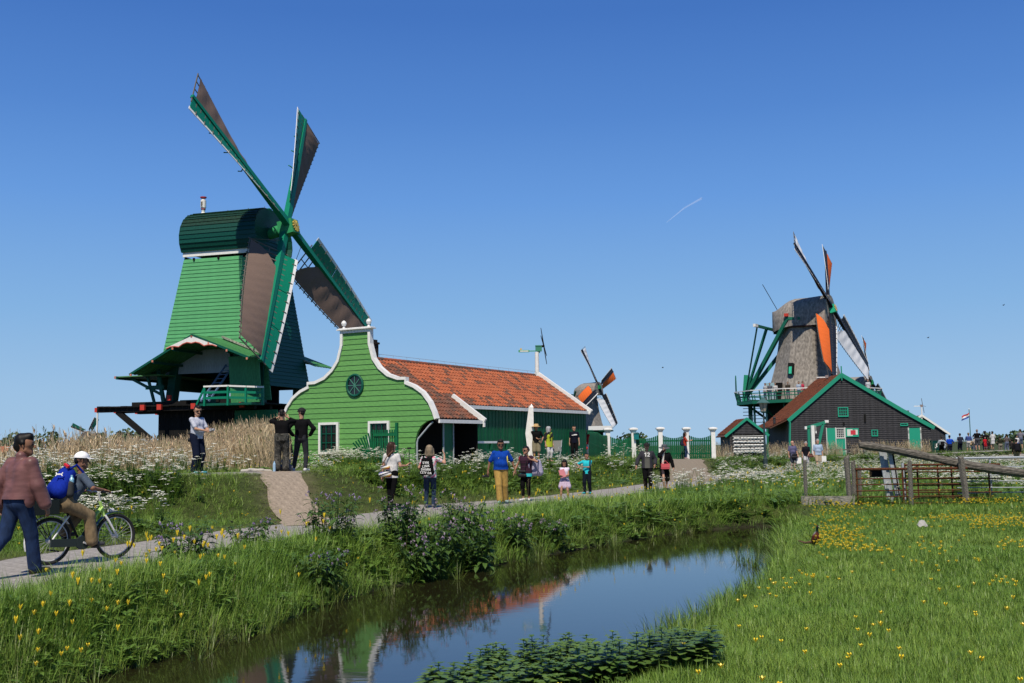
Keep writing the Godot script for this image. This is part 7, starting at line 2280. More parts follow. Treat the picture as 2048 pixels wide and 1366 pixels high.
func build_people() -> void:
	build_bike()
	var dark_hair := ["short", 0.012, 0.010, 0.009]
	var leather := mat(0.22, 0.102, 0.097, 0.42, Vector3(0.9, 2.2, 0.9), 0.7)
	var denim := mat(0.018, 0.045, 0.125, 0.9, Vector3(3, 1.2, 3), 0.55)
	# 1
	person("man in dusty pink leather jacket and blue jeans striding at the left edge", V(-6.32, 0.02, 14.15), 150, {"h": 1.78, "cell": 0.013, "skin": [0.25, 0.125, 0.075], "top": {"name": "jacket", "mat": leather, "loose": 0.028, "hem": 0.95, "sleeve": 1.97, "collar": true}, "legs": {"mat": denim, "loose": 0.012, "cuff": 0.014}, "shoe": [0.02, 0.012, 0.012], "sole": Color(9, 13, 13),
		"hair": ["full", 0.008, 0.007, 0.007], "look": -48.0, "ar": Vector3(-0.08, 0.085, 0.20), "al": Vector3(0.09, 0.2, -0.40), "tl": Vector3(0.0, -0.1, 0.12), "tr": Vector3(-0.02, -0.045, 0.165), "wr": Vector3(-0.30, 0.88, 0.16), "wl": Vector3(0.30, 0.9, -0.05), "lean": Vector3(0, 0, 0.05), "fat": 1.08})
	# 2
	var boy := person("boy in white cap and khaki trousers riding the bicycle", V(-6.5, 0.012, 15.55), 142, {"h": 1.52, "cell": 0.012, "skin": [0.24, 0.12, 0.075], "hip": Vector3(0, 0.045, 0.24), "lean": Vector3(0, -0.06, 0.30), "head_at": Vector3(0, 0.06, -0.06), "top": {"c": [0.085, 0.115, 0.165], "sleeve": 0.85, "hem": 0.93}, "legs": {"mat": mat(0.285, 0.205, 0.115, 0.9, Vector3(3, 1.5, 3), 0.65), "loose": 0.022, "cuff": 0.022}, "shoe": [0.045, 0.047, 0.05], "sole": Color(6, 6, 6), "hair": dark_hair, "hat": ["cap", 0.80, 0.80, 0.82], "glasses": 1, "look": -22.0, "nod": 4.0,
		"wr": Vector3(-0.325, 1.165, 0.74), "wl": Vector3(0.325, 1.165, 0.74), "er": Vector3(-0.8, -0.6, 0), "el": Vector3(0.8, -0.6, 0), "fr": Vector3(0.1, -0.18, 1), "fl": Vector3(-0.1, -0.18, 1), "thr": Vector3(1, 0, 0), "thl": Vector3(-1, 0, 0), "ar": Vector3(-0.15, 0.335, 0.66), "al": Vector3(0.14, 0.50, 0.33), "tr": Vector3(-0.02, -0.05, 0.165), "tl": Vector3(0.02, -0.05, 0.165)})
	var bag := backpack("backpack", "bright blue backpack with a white emblem on the cycling boy's back", boy, [0.012, 0.035, 0.36], Vector3(0.31, 0.46, 0.22), Vector3(0, 1.31, 0.18), 0.5)
	var q := MB.new()
	var eb := Basis(Vector3.RIGHT, 0.5)
	for g in [-1.0, 1.0]:
		var arc := []
		for i in 9: arc.append(eb * Vector3(0.045 * cos(PI * i / 8.0) , g * (0.028 - 0.032 * sin(PI * i / 8.0)) + 0.0, -0.175))
		q.tube(arc, 0.009, 5)
	var em := MB.new(); em.add(q, Transform3D(Basis(Vector3.UP, 0.75), Vector3(-0.015, 0.03, 0.01)))
	obj("emblem", em, M.white, bag)
	q = MB.new(); q.beam(eb * Vector3(-0.02, 0.24, -0.09), eb * Vector3(-0.14, 0.20, -0.08), 0.03, 0.03); obj("red_tag", q, mat(0.6, 0.02, 0.03, 0.6), bag)
	q = blob([[-0.16, -0.16, 0.04, 0.06, -0.16, -0.02, 0.05, 0.05]]); obj("mesh_pocket", q, mat(0.035, 0.037, 0.04, 0.8), bag)
	q = MB.new(); q.lathe([Vector2(0.03, 0.0), Vector2(0.033, 0.1), Vector2(0.016, 0.13), Vector2(0.016, 0.16), Vector2(0, 0.16)], 10, Vector3(-0.17, -0.06, 0.06)); obj("bottle", q, mat(0.25, 0.5, 0.65, 0.2), bag)
	# 3
	var p := person("man in pale polo shirt and navy trousers checking a camera before the reeds", V(-8.07, 0.99, 28.15), 62, {"h": 1.74, "skin": [0.42, 0.235, 0.155], "top": {"c": [0.60, 0.63, 0.74], "sleeve": 0.75, "hem": 0.9}, "legs": {"c": [0.013, 0.018, 0.04], "loose": 0.016, "cuff": 0.012}, "shoe": [0.015, 0.20, 0.27], "sole": Color(3, 3, 3), "hair": dark_hair, "glasses": 1, "nod": 14.0, "look": -25.0, "wl": Vector3(0.10, 1.12, 0.36), "wr": Vector3(-0.08, 1.10, 0.37), "fr": Vector3(0.4, -0.1, 1), "fl": Vector3(-0.4, -0.1, 1), "thr": Vector3(0, 1, 0), "thl": Vector3(0, 1, 0), "belly": 0.02})
	q = MB.new(); q.box(Vector3.ZERO, Vector3(0.12, 0.07, 0.06)); q.tube([Vector3(0, 0, 0.03), Vector3(0, 0, 0.08)], 0.03, 10); hang("camera", "small silver camera held by the man in the pale polo shirt", "camera", p, Vector3(0.0, 1.12, 0.5), q, mat(0.35, 0.35, 0.36, 0.4))
	q = blob([[-0.08, -0.09, 0, 0.05, 0.08, -0.09, 0, 0.05], [-0.08, 0.08, 0, 0.04, 0.08, 0.08, 0, 0.04]]); q.tube([Vector3(0.05, 0.1, 0), Vector3(0.02, 0.4, 0.08), Vector3(-0.15, 0.47, 0.12)], 0.012, 5); hang("shoulder_bag", "black shoulder bag hanging behind the man in the pale polo", "bag", p, Vector3(0.02, 0.96, -0.2), q, mat(0.012, 0.012, 0.014, 0.7), "bag_body", 0)
	# 4, 5
	var camo := func(v: Vector3, _n: Vector3) -> Color:
		var t := noise.get_noise_3d(v.x * 160, v.y * 160, v.z * 160)
		return Color(0.045, 0.045, 0.04) if t > 0.05 else (Color(0.11, 0.105, 0.09) if t > -0.12 else Color(0.02, 0.02, 0.018))
	p = person("man in black tee and camouflage trousers photographing the mill", V(-6.46, 0.98, 30.8), 186, {"h": 1.72, "skin": [0.40, 0.22, 0.145], "fat": 1.12, "top": {"c": [0.010, 0.010, 0.011], "sleeve": 1.5, "hem": 0.86}, "legs": {"mat": mat(1, 1, 1, 0.9), "paint": camo, "loose": 0.024, "cuff": 0.02}, "shoe": [0.015, 0.015, 0.015], "hair": dark_hair, "wl": Vector3(0.10, 1.55, 0.24), "wr": Vector3(-0.10, 1.55, 0.24), "el": Vector3(1, -0.6, 0), "er": Vector3(-1, -0.6, 0), "fl": Vector3(-0.4, 0.8, 0.4), "fr": Vector3(0.4, 0.8, 0.4), "al": Vector3(0.13, 0.085, 0.02), "ar": Vector3(-0.12, 0.085, -0.02)})
	q = MB.new(); q.box(Vector3.ZERO, Vector3(0.14, 0.09, 0.06)); q.tube([Vector3(0, 0, 0.03), Vector3(0, 0, 0.12)], 0.035, 10); hang("camera", "black camera raised by the man in camouflage trousers", "camera", p, Vector3(0.0, 1.62, 0.28), q, mat(0.02, 0.02, 0.02, 0.5))
	person("man in black sweater and cap standing with hands on hips", V(-6.03, 0.96, 31.4), 176, {"h": 1.79, "skin": [0.42, 0.24, 0.16], "top": {"c": [0.010, 0.010, 0.012], "sleeve": 1.9, "hem": 0.92}, "legs": {"mat": mat(0.034, 0.036, 0.046, 0.9, Vector3(3, 1.5, 3), 0.6), "len": 1.93}, "shoe": [0.5, 0.5, 0.52], "hair": dark_hair, "hat": ["cap", 0.012, 0.012, 0.013], "wl": Vector3(0.235, 0.99, 0.03), "wr": Vector3(-0.235, 0.99, 0.03), "el": Vector3(1, 0.1, -0.55), "er": Vector3(-1, 0.1, -0.55), "fl": Vector3(-0.6, -0.3, 0.6), "fr": Vector3(0.6, -0.3, 0.6), "al": Vector3(0.24, 0.085, 0.10), "ar": Vector3(-0.13, 0.085, -0.05), "look": 40.0})
	# 6, 7
	p = person("young woman in white tee and black leggings with long brown hair and selfie stick", V(-3.12, 0.06, 28.3), 172, {"h": 1.67, "skin": [0.46, 0.25, 0.17], "shoulder": 0.165, "fat": 0.9, "top": {"c": [0.72, 0.71, 0.70], "sleeve": 0.5, "hem": 0.80}, "legs": {"c": [0.008, 0.008, 0.009], "loose": -0.006}, "shoe": [0.02, 0.02, 0.02], "hair": ["long", 0.07, 0.03, 0.018], "look": -50.0, "wr": Vector3(-0.36, 1.12, 0.20), "er": Vector3(-0.1, -1, -0.4), "fr": Vector3(-0.5, 0.6, 0.6), "wl": Vector3(0.27, 0.84, 0.02), "al": Vector3(0.06, 0.085, -0.02), "ar": Vector3(0.0, 0.085, -0.16), "kr": Vector3(-0.5, 0, 1)})
	q = MB.new(); q.tube([Vector3(0, -0.3, -0.02), Vector3(0.02, 0.36, 0.08)], 0.012, 6); q.box(Vector3(0.02, 0.4, 0.09), Vector3(0.1, 0.05, 0.03)); hang("selfie_stick", "black selfie stick held upright by the woman in white tee", "selfie stick", p, Vector3(-0.42, 1.16, 0.26), q, mat(0.012, 0.012, 0.012, 0.5), "stick")
	q = blob([[-0.1, -0.1, 0, 0.07, 0.1, -0.1, 0, 0.07], [-0.08, 0.08, 0, 0.05, 0.08, 0.08, 0, 0.05]], 0.016)
	var bands := [Color(0.6, 0.6, 0.62), Color(0.03, 0.06, 0.2), Color(0.55, 0.06, 0.05), Color(0.65, 0.4, 0.08), Color(0.6, 0.6, 0.6), Color(0.02, 0.02, 0.03)]
	for i in q.c.size(): q.c[i] = bands[int(absf(q.v[i].y * 28.0 + q.v[i].x * 9.0 + 20.0)) % 6]
	var g := hang("striped_bag", "striped red, white and blue shoulder bag on the white teed woman's hip", "bag", p, Vector3(0.14, 1.0, -0.17), q, mat(1, 1, 1, 0.85), "bag_body")
	q = MB.new(); q.tube([Vector3(0.1, 0.1, 0), Vector3(-0.05, 0.35, 0.0), Vector3(-0.2, 0.5, 0.05)], 0.014, 5); obj("strap", q, mat(0.14, 0.07, 0.045, 0.7), g)
	var floral := func(v: Vector3, _n: Vector3) -> Color:
		var t := noise.get_noise_3d(v.x * 190, v.y * 190, v.z * 190)
		return Color(0.65, 0.12, 0.2) if t > 0.22 else (Color(0.06, 0.25, 0.2) if t < -0.25 else (Color(0.05, 0.05, 0.06) if absf(t) < 0.03 else Color(0.62, 0.58, 0.62)))
	p = person("woman with ash blonde hair in floral tee and jeans, one hand raised", V(-2.22, 0.02, 29.2), 176, {"h": 1.61, "skin": [0.46, 0.25, 0.17], "fat": 1.12, "top": {"mat": mat(1, 1, 1, 0.9), "paint": floral, "sleeve": 0.55, "hem": 0.84}, "legs": {"mat": mat(0.03, 0.06, 0.12, 0.9, Vector3(3, 1.5, 3), 0.5)}, "shoe": [0.1, 0.1, 0.12], "hair": ["bob", 0.40, 0.31, 0.20], "wr": Vector3(-0.42, 1.50, 0.06), "er": Vector3(-1, -0.75, 0), "fr": Vector3(0.5, 0.8, 0.2), "wl": Vector3(0.24, 0.98, 0.16)})
	g = backpack("backpack", "black backpack covered in bold white letters on the ash blonde woman", p, [0.009, 0.009, 0.010], Vector3(0.34, 0.5, 0.2), Vector3(0.05, 1.17, -0.22))
	var lines := [["SYN", 0.105, 0.09], ["LINK", 0.1, 0.0], ["DAMN", 0.1, -0.085], ["CITY DA", 0.095, -0.17], ["OF BU", 0.04, -0.25]]
	for l in lines: lettering(l[0], l[1] * 0.85, M.white, g, Vector3(0.0, l[2], -0.17), Basis(Vector3.UP, PI) * Basis(Vector3.BACK, rng.randf_range(-0.12, 0.12)))
	# 8, 9
	p = person("stout man in bright blue tee and mustard trousers walking towards us", V(-0.36, 0.02, 30.9), 6, {"h": 1.74, "skin": [0.185, 0.092, 0.055], "fat": 1.12, "belly": 0.035, "top": {"c": [0.010, 0.065, 0.40], "sleeve": 0.8, "hem": 0.93, "loose": 0.01}, "legs": {"mat": mat(0.50, 0.315, 0.085, 0.9, Vector3(3, 1.5, 3), 0.75), "loose": 0.02, "cuff": 0.015}, "shoe": [0.25, 0.36, 0.36], "sole": Color(2, 2, 2), "hair": ["full", 0.008, 0.007, 0.007], "glasses": 1, "wr": Vector3(-0.37, 0.90, 0.06), "wl": Vector3(0.40, 0.92, 0.0), "al": Vector3(0.12, 0.085, -0.16), "ar": Vector3(-0.05, 0.085, 0.14), "twist": 8.0})
	g = backpack("backpack", "black backpack with yellow straps worn by the man in blue", p, [0.012, 0.012, 0.013], Vector3(0.36, 0.46, 0.2), Vector3(0.05, 1.16, -0.24))
	for k in g.get_children():
		if k.name.begins_with("strap"): (k as MeshInstance3D).mesh.surface_set_material(0, mat(0.68, 0.55, 0.08, 0.8)); k.position = Vector3(0, 0.0, 0.08)
	q = MB.new(); q.box(Vector3.ZERO, Vector3(0.12, 0.08, 0.08)); q.tube([Vector3(-0.04, 0, 0), Vector3(-0.13, -0.02, 0)], 0.036, 10); hang("camera", "black camera dangling from the right hand of the man in blue", "camera", p, Vector3(-0.4, 0.76, 0.08), q, mat(0.012, 0.012, 0.012, 0.5))
	var purple := func(v: Vector3, _n: Vector3) -> Color:
		if v.y < 0.87: return Color(0.03, 0.46, 0.5)
		if absf(v.x) > 0.19 and v.x < 0: return Color(0.3, 0.02, 0.035)
		return Color(0.022, 0.008, 0.018) if sin(v.y * 90.0) > -0.4 else Color(0.05, 0.012, 0.035)
	p = person("woman in dark sleeveless top and black cropped leggings with sunglasses", V(0.36, 0.0, 32.3), -22, {"h": 1.58, "skin": [0.34, 0.18, 0.115], "fat": 1.0, "shoulder": 0.17, "top": {"mat": mat(1, 1, 1, 0.9), "paint": purple, "sleeve": 0.2, "hem": 0.78, "loose": 0.01}, "legs": {"c": [0.009, 0.009, 0.010], "len": 1.72}, "shoe": [0.72, 0.72, 0.72], "hair": ["bun", 0.008, 0.007, 0.007], "glasses": 1, "look": -25.0, "wr": Vector3(-0.36, 0.94, 0.12), "wl": Vector3(0.2, 1.34, 0.2), "el": Vector3(1, -0.5, -0.1), "fl": Vector3(-0.4, 0.6, 0.2), "al": Vector3(0.07, 0.085, -0.05), "ar": Vector3(-0.07, 0.085, 0.08)})
	backpack("drawstring_bag", "pale lavender rucksack slung behind the woman in dark top", p, [0.46, 0.43, 0.58], Vector3(0.32, 0.44, 0.24), Vector3(0.28, 1.06, -0.2))
	q = blob([[-0.09, -0.06, 0, 0.05, 0.09, -0.06, 0, 0.05], [-0.08, 0.06, 0, 0.04, 0.08, 0.06, 0, 0.04]]); q.tube([Vector3(0.05, 0.06, 0), Vector3(0.12, 0.3, -0.02), Vector3(0.14, 0.5, -0.1)], 0.008, 5); hang("handbag", "small black handbag at the waist of the woman in sunglasses", "bag", p, Vector3(-0.06, 0.88, 0.2), q, mat(0.015, 0.015, 0.017, 0.5), "bag_body")
	# 10, 11
	var tank := func(v: Vector3, _n: Vector3) -> Color: return Color(0.62, 0.55, 0.66) if v.y > 1.0 else Color(0.30, 0.22, 0.36)
	p = person("little girl in pink skirt hugging a pink book on the path", V(1.42, 0.01, 31.0), -12, {"h": 1.17, "skin": [0.36, 0.19, 0.12], "shoulder": 0.15, "fat": 0.92, "top": {"mat": mat(1, 1, 1, 0.9), "paint": tank, "sleeve": 0.1, "hem": 0.88}, "legs": {"name": "skirt", "c": [0.74, 0.58, 0.74], "hem": 0.56, "flare": 0.09}, "shoe": [0.7, 0.68, 0.66], "hair": ["bob", 0.012, 0.009, 0.008], "wl": Vector3(-0.05, 1.1, 0.22), "wr": Vector3(0.06, 1.06, 0.2), "el": Vector3(1, -0.8, 0), "er": Vector3(-1, -0.8, 0), "fl": Vector3(-1, 0.1, 0), "fr": Vector3(1, 0.1, 0), "al": Vector3(0.16, 0.085, 0.04), "ar": Vector3(-0.16, 0.085, 0.1), "nod": 8.0})
	q = MB.new(); q.box(Vector3.ZERO, Vector3(0.16, 0.22, 0.03), Basis(Vector3.BACK, 0.3)); hang("book", "pink striped book hugged by the little girl", "book", p, Vector3(-0.06, 1.2, 0.2), q, mat(0.62, 0.22, 0.25, 0.7))
	var tealp := func(v: Vector3, _n: Vector3) -> Color: return Color(0.01, 0.05, 0.08) if (v.x > 0.12 and v.y > 1.0 and absf(v.x) < 0.2) or absf(v.y - 1.17 - v.x * 0.3) < 0.02 and v.x < 0 else Color(0.02, 0.44, 0.50)
	person("boy in turquoise tee and dark track trousers with folded arms", V(2.42, 0.0, 36.6), -18, {"h": 1.33, "skin": [0.32, 0.165, 0.105], "shoulder": 0.17, "fat": 0.92, "top": {"mat": mat(1, 1, 1, 0.9), "paint": tealp, "sleeve": 0.8, "hem": 0.86}, "legs": {"c": [0.012, 0.016, 0.024], "loose": 0.012}, "shoe": [0.02, 0.36, 0.42], "hair": dark_hair, "look": 35.0, "wl": Vector3(-0.12, 1.16, 0.22), "wr": Vector3(-0.28, 1.14, 0.2), "el": Vector3(1, -0.7, 0), "er": Vector3(-1, -0.3, 0), "fl": Vector3(-1, 0, 0.1), "fr": Vector3(-0.8, 0, 0.5), "al": Vector3(0.11, 0.085, -0.05), "ar": Vector3(-0.1, 0.085, 0.06)})
	# 12, 13
	var vest := func(v: Vector3, n: Vector3) -> Color:
		if n.z > 0.2 and absf(v.x) < 0.09: return Color(0.095, 0.095, 0.085) if v.y < 1.15 or absf(v.x) < 0.08 else Color(0.2, 0.2, 0.2)
		return Color(0.03, 0.031, 0.036)
	p = person("man in black cap and dark open jacket over a numbered grey shirt", V(4.58, 0.0, 38.0), -4, {"h": 1.64, "skin": [0.36, 0.19, 0.125], "fat": 1.08, "top": {"name": "jacket", "mat": mat(1, 1, 1, 0.9), "paint": vest, "sleeve": 1.75, "hem": 0.84, "loose": 0.016}, "legs": {"c": [0.010, 0.010, 0.011], "loose": 0.012}, "shoe": [0.015, 0.015, 0.015], "hair": dark_hair, "hat": ["cap", 0.012, 0.012, 0.012], "wr": Vector3(-0.40, 0.93, 0.12), "wl": Vector3(0.28, 0.95, 0.08), "al": Vector3(0.09, 0.085, 0.14), "ar": Vector3(-0.06, 0.085, -0.1)})
	lettering("12", 0.19, M.white, p, Vector3(-0.005, 1.24, 0.155), Basis(), "shirt_print")
	p = person("woman in black coat and skirt with wide grey hat, hand at her face", V(5.30, 0.0, 38.9), 4, {"h": 1.56, "skin": [0.46, 0.26, 0.18], "top": {"name": "coat", "c": [0.010, 0.010, 0.012], "sleeve": 1.9, "hem": 0.80, "loose": 0.014}, "legs": {"name": "skirt", "c": [0.008, 0.008, 0.009], "hem": 0.33, "flare": 0.03}, "shoe": [0.02, 0.02, 0.02], "hair": ["bun", 0.012, 0.010, 0.009], "hat": ["brim", 0.075, 0.08, 0.09], "wr": Vector3(-0.09, 1.52, 0.2), "er": Vector3(-0.8, -1, 0.2), "fr": Vector3(0.4, 0.8, -0.1), "wl": Vector3(0.34, 0.88, 0.02), "al": Vector3(0.06, 0.085, -0.08), "ar": Vector3(-0.05, 0.085, 0.08), "nod": 12.0})
	q = MB.new(); q.beam(Vector3(0, 0.2, 0.02), Vector3(-0.03, -0.22, 0), 0.07, 0.02, Vector3.BACK); hang("scarf", "white scarf hanging down the black coat of the hatted woman", "scarf", p, Vector3(-0.07, 1.26, 0.155), q, mat(0.6, 0.58, 0.54, 0.9), "cloth")
	q = MB.new(); q.box(Vector3.ZERO, Vector3(0.3, 0.18, 0.09)); q.box(Vector3(0, 0.02, 0.05), Vector3(0.3, 0.13, 0.012)); q.tube([Vector3(-0.12, 0.09, 0), Vector3(0, 0.2, 0), Vector3(0.12, 0.09, 0)], 0.01, 5); hang("handbag", "glossy coral pink handbag carried by the woman in wide hat", "bag", p, Vector3(-0.02, 0.92, 0.22), q, mat(0.58, 0.10, 0.12, 0.3), "bag_body")
	# by the green wall
	person("man in blue polo and navy cap seen from behind by the white post", V(0.47, 0.88, 52.2), 172, {"h": 1.74, "cell": 0.028, "skin": [0.46, 0.27, 0.2], "top": {"c": [0.10, 0.20, 0.40], "sleeve": 0.75, "hem": 0.9}, "legs": {"c": [0.03, 0.036, 0.05], "len": 0.95, "loose": 0.02}, "shoe": [0.1, 0.1, 0.1], "hair": dark_hair, "hat": ["cap", 0.012, 0.018, 0.04], "wl": Vector3(0.28, 1.1, 0.22), "wr": Vector3(-0.24, 1.08, 0.22)})
	person("man in straw hat, black tee and khaki shorts beside the white post", V(1.06, 0.86, 50.9), -4, {"h": 1.74, "cell": 0.026, "skin": [0.34, 0.185, 0.12], "top": {"c": [0.010, 0.010, 0.011], "sleeve": 0.7, "hem": 0.9}, "legs": {"c": [0.27, 0.24, 0.155], "len": 0.92, "loose": 0.014, "wide": 0.012}, "shoe": [0.25, 0.16, 0.1], "hair": dark_hair, "hat": ["brim", 0.52, 0.36, 0.17], "wr": Vector3(0.1, 1.06, 0.22), "wl": Vector3(0.26, 0.98, 0.12), "fr": Vector3(1, 0, 0.2)})
	var lime := func(v: Vector3, _n: Vector3) -> Color: return Color(0.38, 0.45, 0.03) if noise.get_noise_3d(v.x * 90, v.y * 60, v.z * 90) > 0.0 else Color(0.015, 0.015, 0.016)
	p = person("grey haired woman in lime and black blouse with white trousers", V(1.66, 0.86, 51.9), 40, {"h": 1.64, "cell": 0.026, "skin": [0.48, 0.28, 0.2], "fat": 1.08, "top": {"mat": mat(1, 1, 1, 0.9), "paint": lime, "sleeve": 0.95, "hem": 0.74, "loose": 0.02}, "legs": {"c": [0.70, 0.70, 0.74], "len": 1.72, "loose": 0.01}, "shoe": [0.4, 0.2, 0.2], "hair": ["bob", 0.6, 0.62, 0.65], "look": 50.0})
	q = blob([[-0.1, -0.1, 0, 0.08, 0.1, -0.1, 0, 0.08], [-0.08, 0.12, 0, 0.06, 0.08, 0.12, 0, 0.06]]); hang("shoulder_bag", "black bag on the shoulder of the woman in lime blouse", "bag", p, Vector3(0.24, 1.0, -0.16), q, mat(0.012, 0.012, 0.014, 0.7), "bag_body")
	p = person("young man in navy printed tee and black trousers against the green wall", V(3.06, 0.88, 55.6), 4, {"h": 1.72, "cell": 0.026, "skin": [0.44, 0.25, 0.17], "top": {"c": [0.012, 0.014, 0.026], "sleeve": 0.75, "hem": 0.88}, "legs": {"c": [0.010, 0.010, 0.011], "loose": 0.008}, "shoe": [0.55, 0.55, 0.55], "hair": dark_hair})
	q = MB.new(); q.beam(Vector3(-0.14, 1.24, 0.142), Vector3(0.14, 1.26, 0.142), 0.03, 0.008, Vector3.BACK); q.beam(Vector3(-0.04, 1.275, 0.141), Vector3(0.12, 1.28, 0.141), 0.03, 0.008, Vector3.BACK); obj("shirt_print", q, M.white, p)
	p = person("woman in red top and white trousers, her long hair over her face", V(3.82, 0.86, 58.4), -20, {"h": 1.62, "cell": 0.028, "skin": [0.46, 0.26, 0.18], "top": {"c": [0.26, 0.02, 0.025], "sleeve": 1.4, "hem": 0.86}, "legs": {"c": [0.68, 0.66, 0.62], "len": 1.9}, "shoe": [0.3, 0.2, 0.2], "hair": ["long", 0.03, 0.014, 0.010], "wr": Vector3(-0.08, 1.5, 0.22), "wl": Vector3(-0.05, 1.08, 0.22)})
	p = person("shorter woman in bright red tee with a large red bag", V(3.58, 0.86, 57.6), 15, {"h": 1.5, "cell": 0.028, "skin": [0.46, 0.26, 0.18], "fat": 1.05, "top": {"c": [0.45, 0.015, 0.02], "sleeve": 0.7, "hem": 0.86}, "legs": {"c": [0.03, 0.03, 0.035], "len": 1.2}, "shoe": [0.03, 0.03, 0.03], "hair": ["long", 0.09, 0.035, 0.02], "wl": Vector3(0.12, 1.1, 0.24), "look": 40.0})
	q = blob([[-0.16, -0.14, 0, 0.09, 0.16, -0.14, 0, 0.09], [-0.14, 0.12, 0, 0.07, 0.14, 0.12, 0, 0.07]], 0.025)
	g = hang("shopping_bag", "big red bag with white print held by the woman in red tee", "bag", p, Vector3(-0.02, 0.86, 0.26), q, mat(0.58, 0.012, 0.02, 0.5), "bag_body")
	q = MB.new(); q.box(Vector3(-0.06, -0.16, 0.092), Vector3(0.14, 0.08, 0.012)); q.box(Vector3(0.09, 0.02, 0.085), Vector3(0.05, 0.12, 0.012)); obj("bag_print", q, M.white, g)
	p = person("woman in orange and red top and jeans photographing beside the white fence post", V(10.62, 0.7, 68.4), 78, {"h": 1.64, "cell": 0.03, "skin": [0.40, 0.22, 0.15], "top": {"c": [0.42, 0.05, 0.03], "sleeve": 0.9, "hem": 0.88}, "legs": {"mat": denim}, "shoe": [0.45, 0.3, 0.28], "hair": ["long", 0.02, 0.012, 0.010], "wl": Vector3(0.1, 1.2, 0.35), "wr": Vector3(-0.1, 1.2, 0.35)})
	backpack("backpack", "dark blue and grey backpack on the woman at the fence post", p, [0.03, 0.035, 0.06], Vector3(0.3, 0.42, 0.2), Vector3(0, 1.1, -0.2))
	# four older walkers on the far path
	var ow := "older couples strolling on the far path"
	p = person("balding old man in violet blue tee, leftmost of the four older walkers", V(16.52, 0.0, 65.5), 8, {"group": ow, "h": 1.72, "cell": 0.03, "skin": [0.50, 0.28, 0.2], "fat": 1.1, "belly": 0.02, "top": {"c": [0.13, 0.13, 0.24], "sleeve": 0.8}, "legs": {"c": [0.04, 0.05, 0.07], "len": 1.0, "loose": 0.02}, "shoe": [0.1, 0.1, 0.1], "hair": ["bald", 0.5, 0.48, 0.45], "wl": Vector3(0.3, 0.86, 0.1)})
	q = MB.new(); q.box(Vector3(0, -0.2, 0), Vector3(0.28, 0.36, 0.08)); q.tube([Vector3(-0.08, -0.02, 0), Vector3(0, 0.08, 0), Vector3(0.08, -0.02, 0)], 0.01, 5); hang("carrier_bag", "white paper carrier bag held by the balding old man in violet", "bag", p, Vector3(0.34, 0.76, 0.1), q, M.white, "bag_body")
	q = blob([[-0.12, -0.05, 0, 0.08, 0.12, -0.05, 0, 0.08], [-0.1, 0.1, 0, 0.06, 0.1, 0.1, 0, 0.06]], 0.03); hang("waist_bag", "black bag carried in front of the balding old man", "bag", p, Vector3(0.05, 0.82, 0.2), q, mat(0.015, 0.015, 0.02, 0.6), "bag_body")
	person("old woman in grey patterned tee, half hidden behind the balding man", V(16.95, 0.0, 67.0), 5, {"group": ow, "h": 1.6, "cell": 0.032, "skin": [0.5, 0.29, 0.21], "top": {"c": [0.16, 0.16, 0.18], "sleeve": 0.7}, "legs": {"c": [0.05, 0.05, 0.06]}, "shoe": [0.1, 0.1, 0.1], "hair": ["bob", 0.5, 0.42, 0.32]})
	p = person("white haired woman in black tee and white trousers on the far path", V(17.35, 0.0, 65.6), -8, {"group": ow, "h": 1.64, "cell": 0.03, "skin": [0.5, 0.29, 0.21], "fat": 1.06, "top": {"c": [0.014, 0.014, 0.02], "sleeve": 0.8}, "legs": {"c": [0.62, 0.63, 0.66], "loose": 0.01}, "shoe": [0.4, 0.4, 0.4], "hair": ["full", 0.62, 0.62, 0.62], "wl": Vector3(0.12, 0.95, 0.22), "ar": Vector3(-0.08, 0.085, 0.15), "al": Vector3(0.08, 0.085, -0.12)})
	q = blob([[-0.1, -0.06, 0, 0.07, 0.1, -0.06, 0, 0.07], [-0.08, 0.06, 0, 0.05, 0.08, 0.06, 0, 0.05]], 0.03); hang("handbag", "brown leather handbag of the white haired woman in black tee", "bag", p, Vector3(0.26, 0.9, 0.14), q, mat(0.10, 0.03, 0.02, 0.5), "bag_body")
	p = person("white haired man in light blue shirt and beige shorts on the far path", V(17.95, 0.0, 65.2), -6, {"group": ow, "h": 1.78, "cell": 0.03, "skin": [0.52, 0.29, 0.2], "fat": 1.1, "belly": 0.03, "top": {"c": [0.40, 0.52, 0.70], "sleeve": 0.85, "loose": 0.015}, "legs": {"c": [0.50, 0.40, 0.28], "len": 0.95, "loose": 0.03}, "shoe": [0.6, 0.6, 0.6], "hair": ["full", 0.6, 0.6, 0.6], "ar": Vector3(-0.08, 0.085, 0.16), "al": Vector3(0.08, 0.12, -0.18)})
	q = MB.new(); q.box(Vector3(0, -0.18, 0), Vector3(0.26, 0.34, 0.08)); hang("carrier_bag", "white carrier bag held by the man in light blue shirt", "bag", p, Vector3(0.3, 0.8, 0.1), q, M.white, "bag_body")
	# belongings on the gravel
	g = thing("belongings", "pale folded jacket lying on the gravel beside the men in black", "jacket", V(-7.35, 0.97, 31.2), 20)
	q = blob([[-0.3, 0.03, 0, 0.05, 0.25, 0.04, 0.05, 0.05], [-0.1, 0.06, 0.05, 0.05, 0.2, 0.03, -0.08, 0.05], [0.2, 0.03, 0.02, 0.05, 0.5, 0.02, 0.06, 0.035]], 0.025); obj("cloth", q, mat(0.42, 0.40, 0.36, 0.9), g)
	g = thing("water_bottle", "clear blue water bottle standing between the two men in black", "bottle", V(-6.62, 0.98, 30.6))
	q = MB.new(); q.lathe([Vector2(0.04, 0), Vector2(0.04, 0.2), Vector2(0.016, 0.26), Vector2(0.016, 0.29), Vector2(0, 0.29)], 10); obj("body", q, mat(0.3, 0.45, 0.6, 0.15), g)
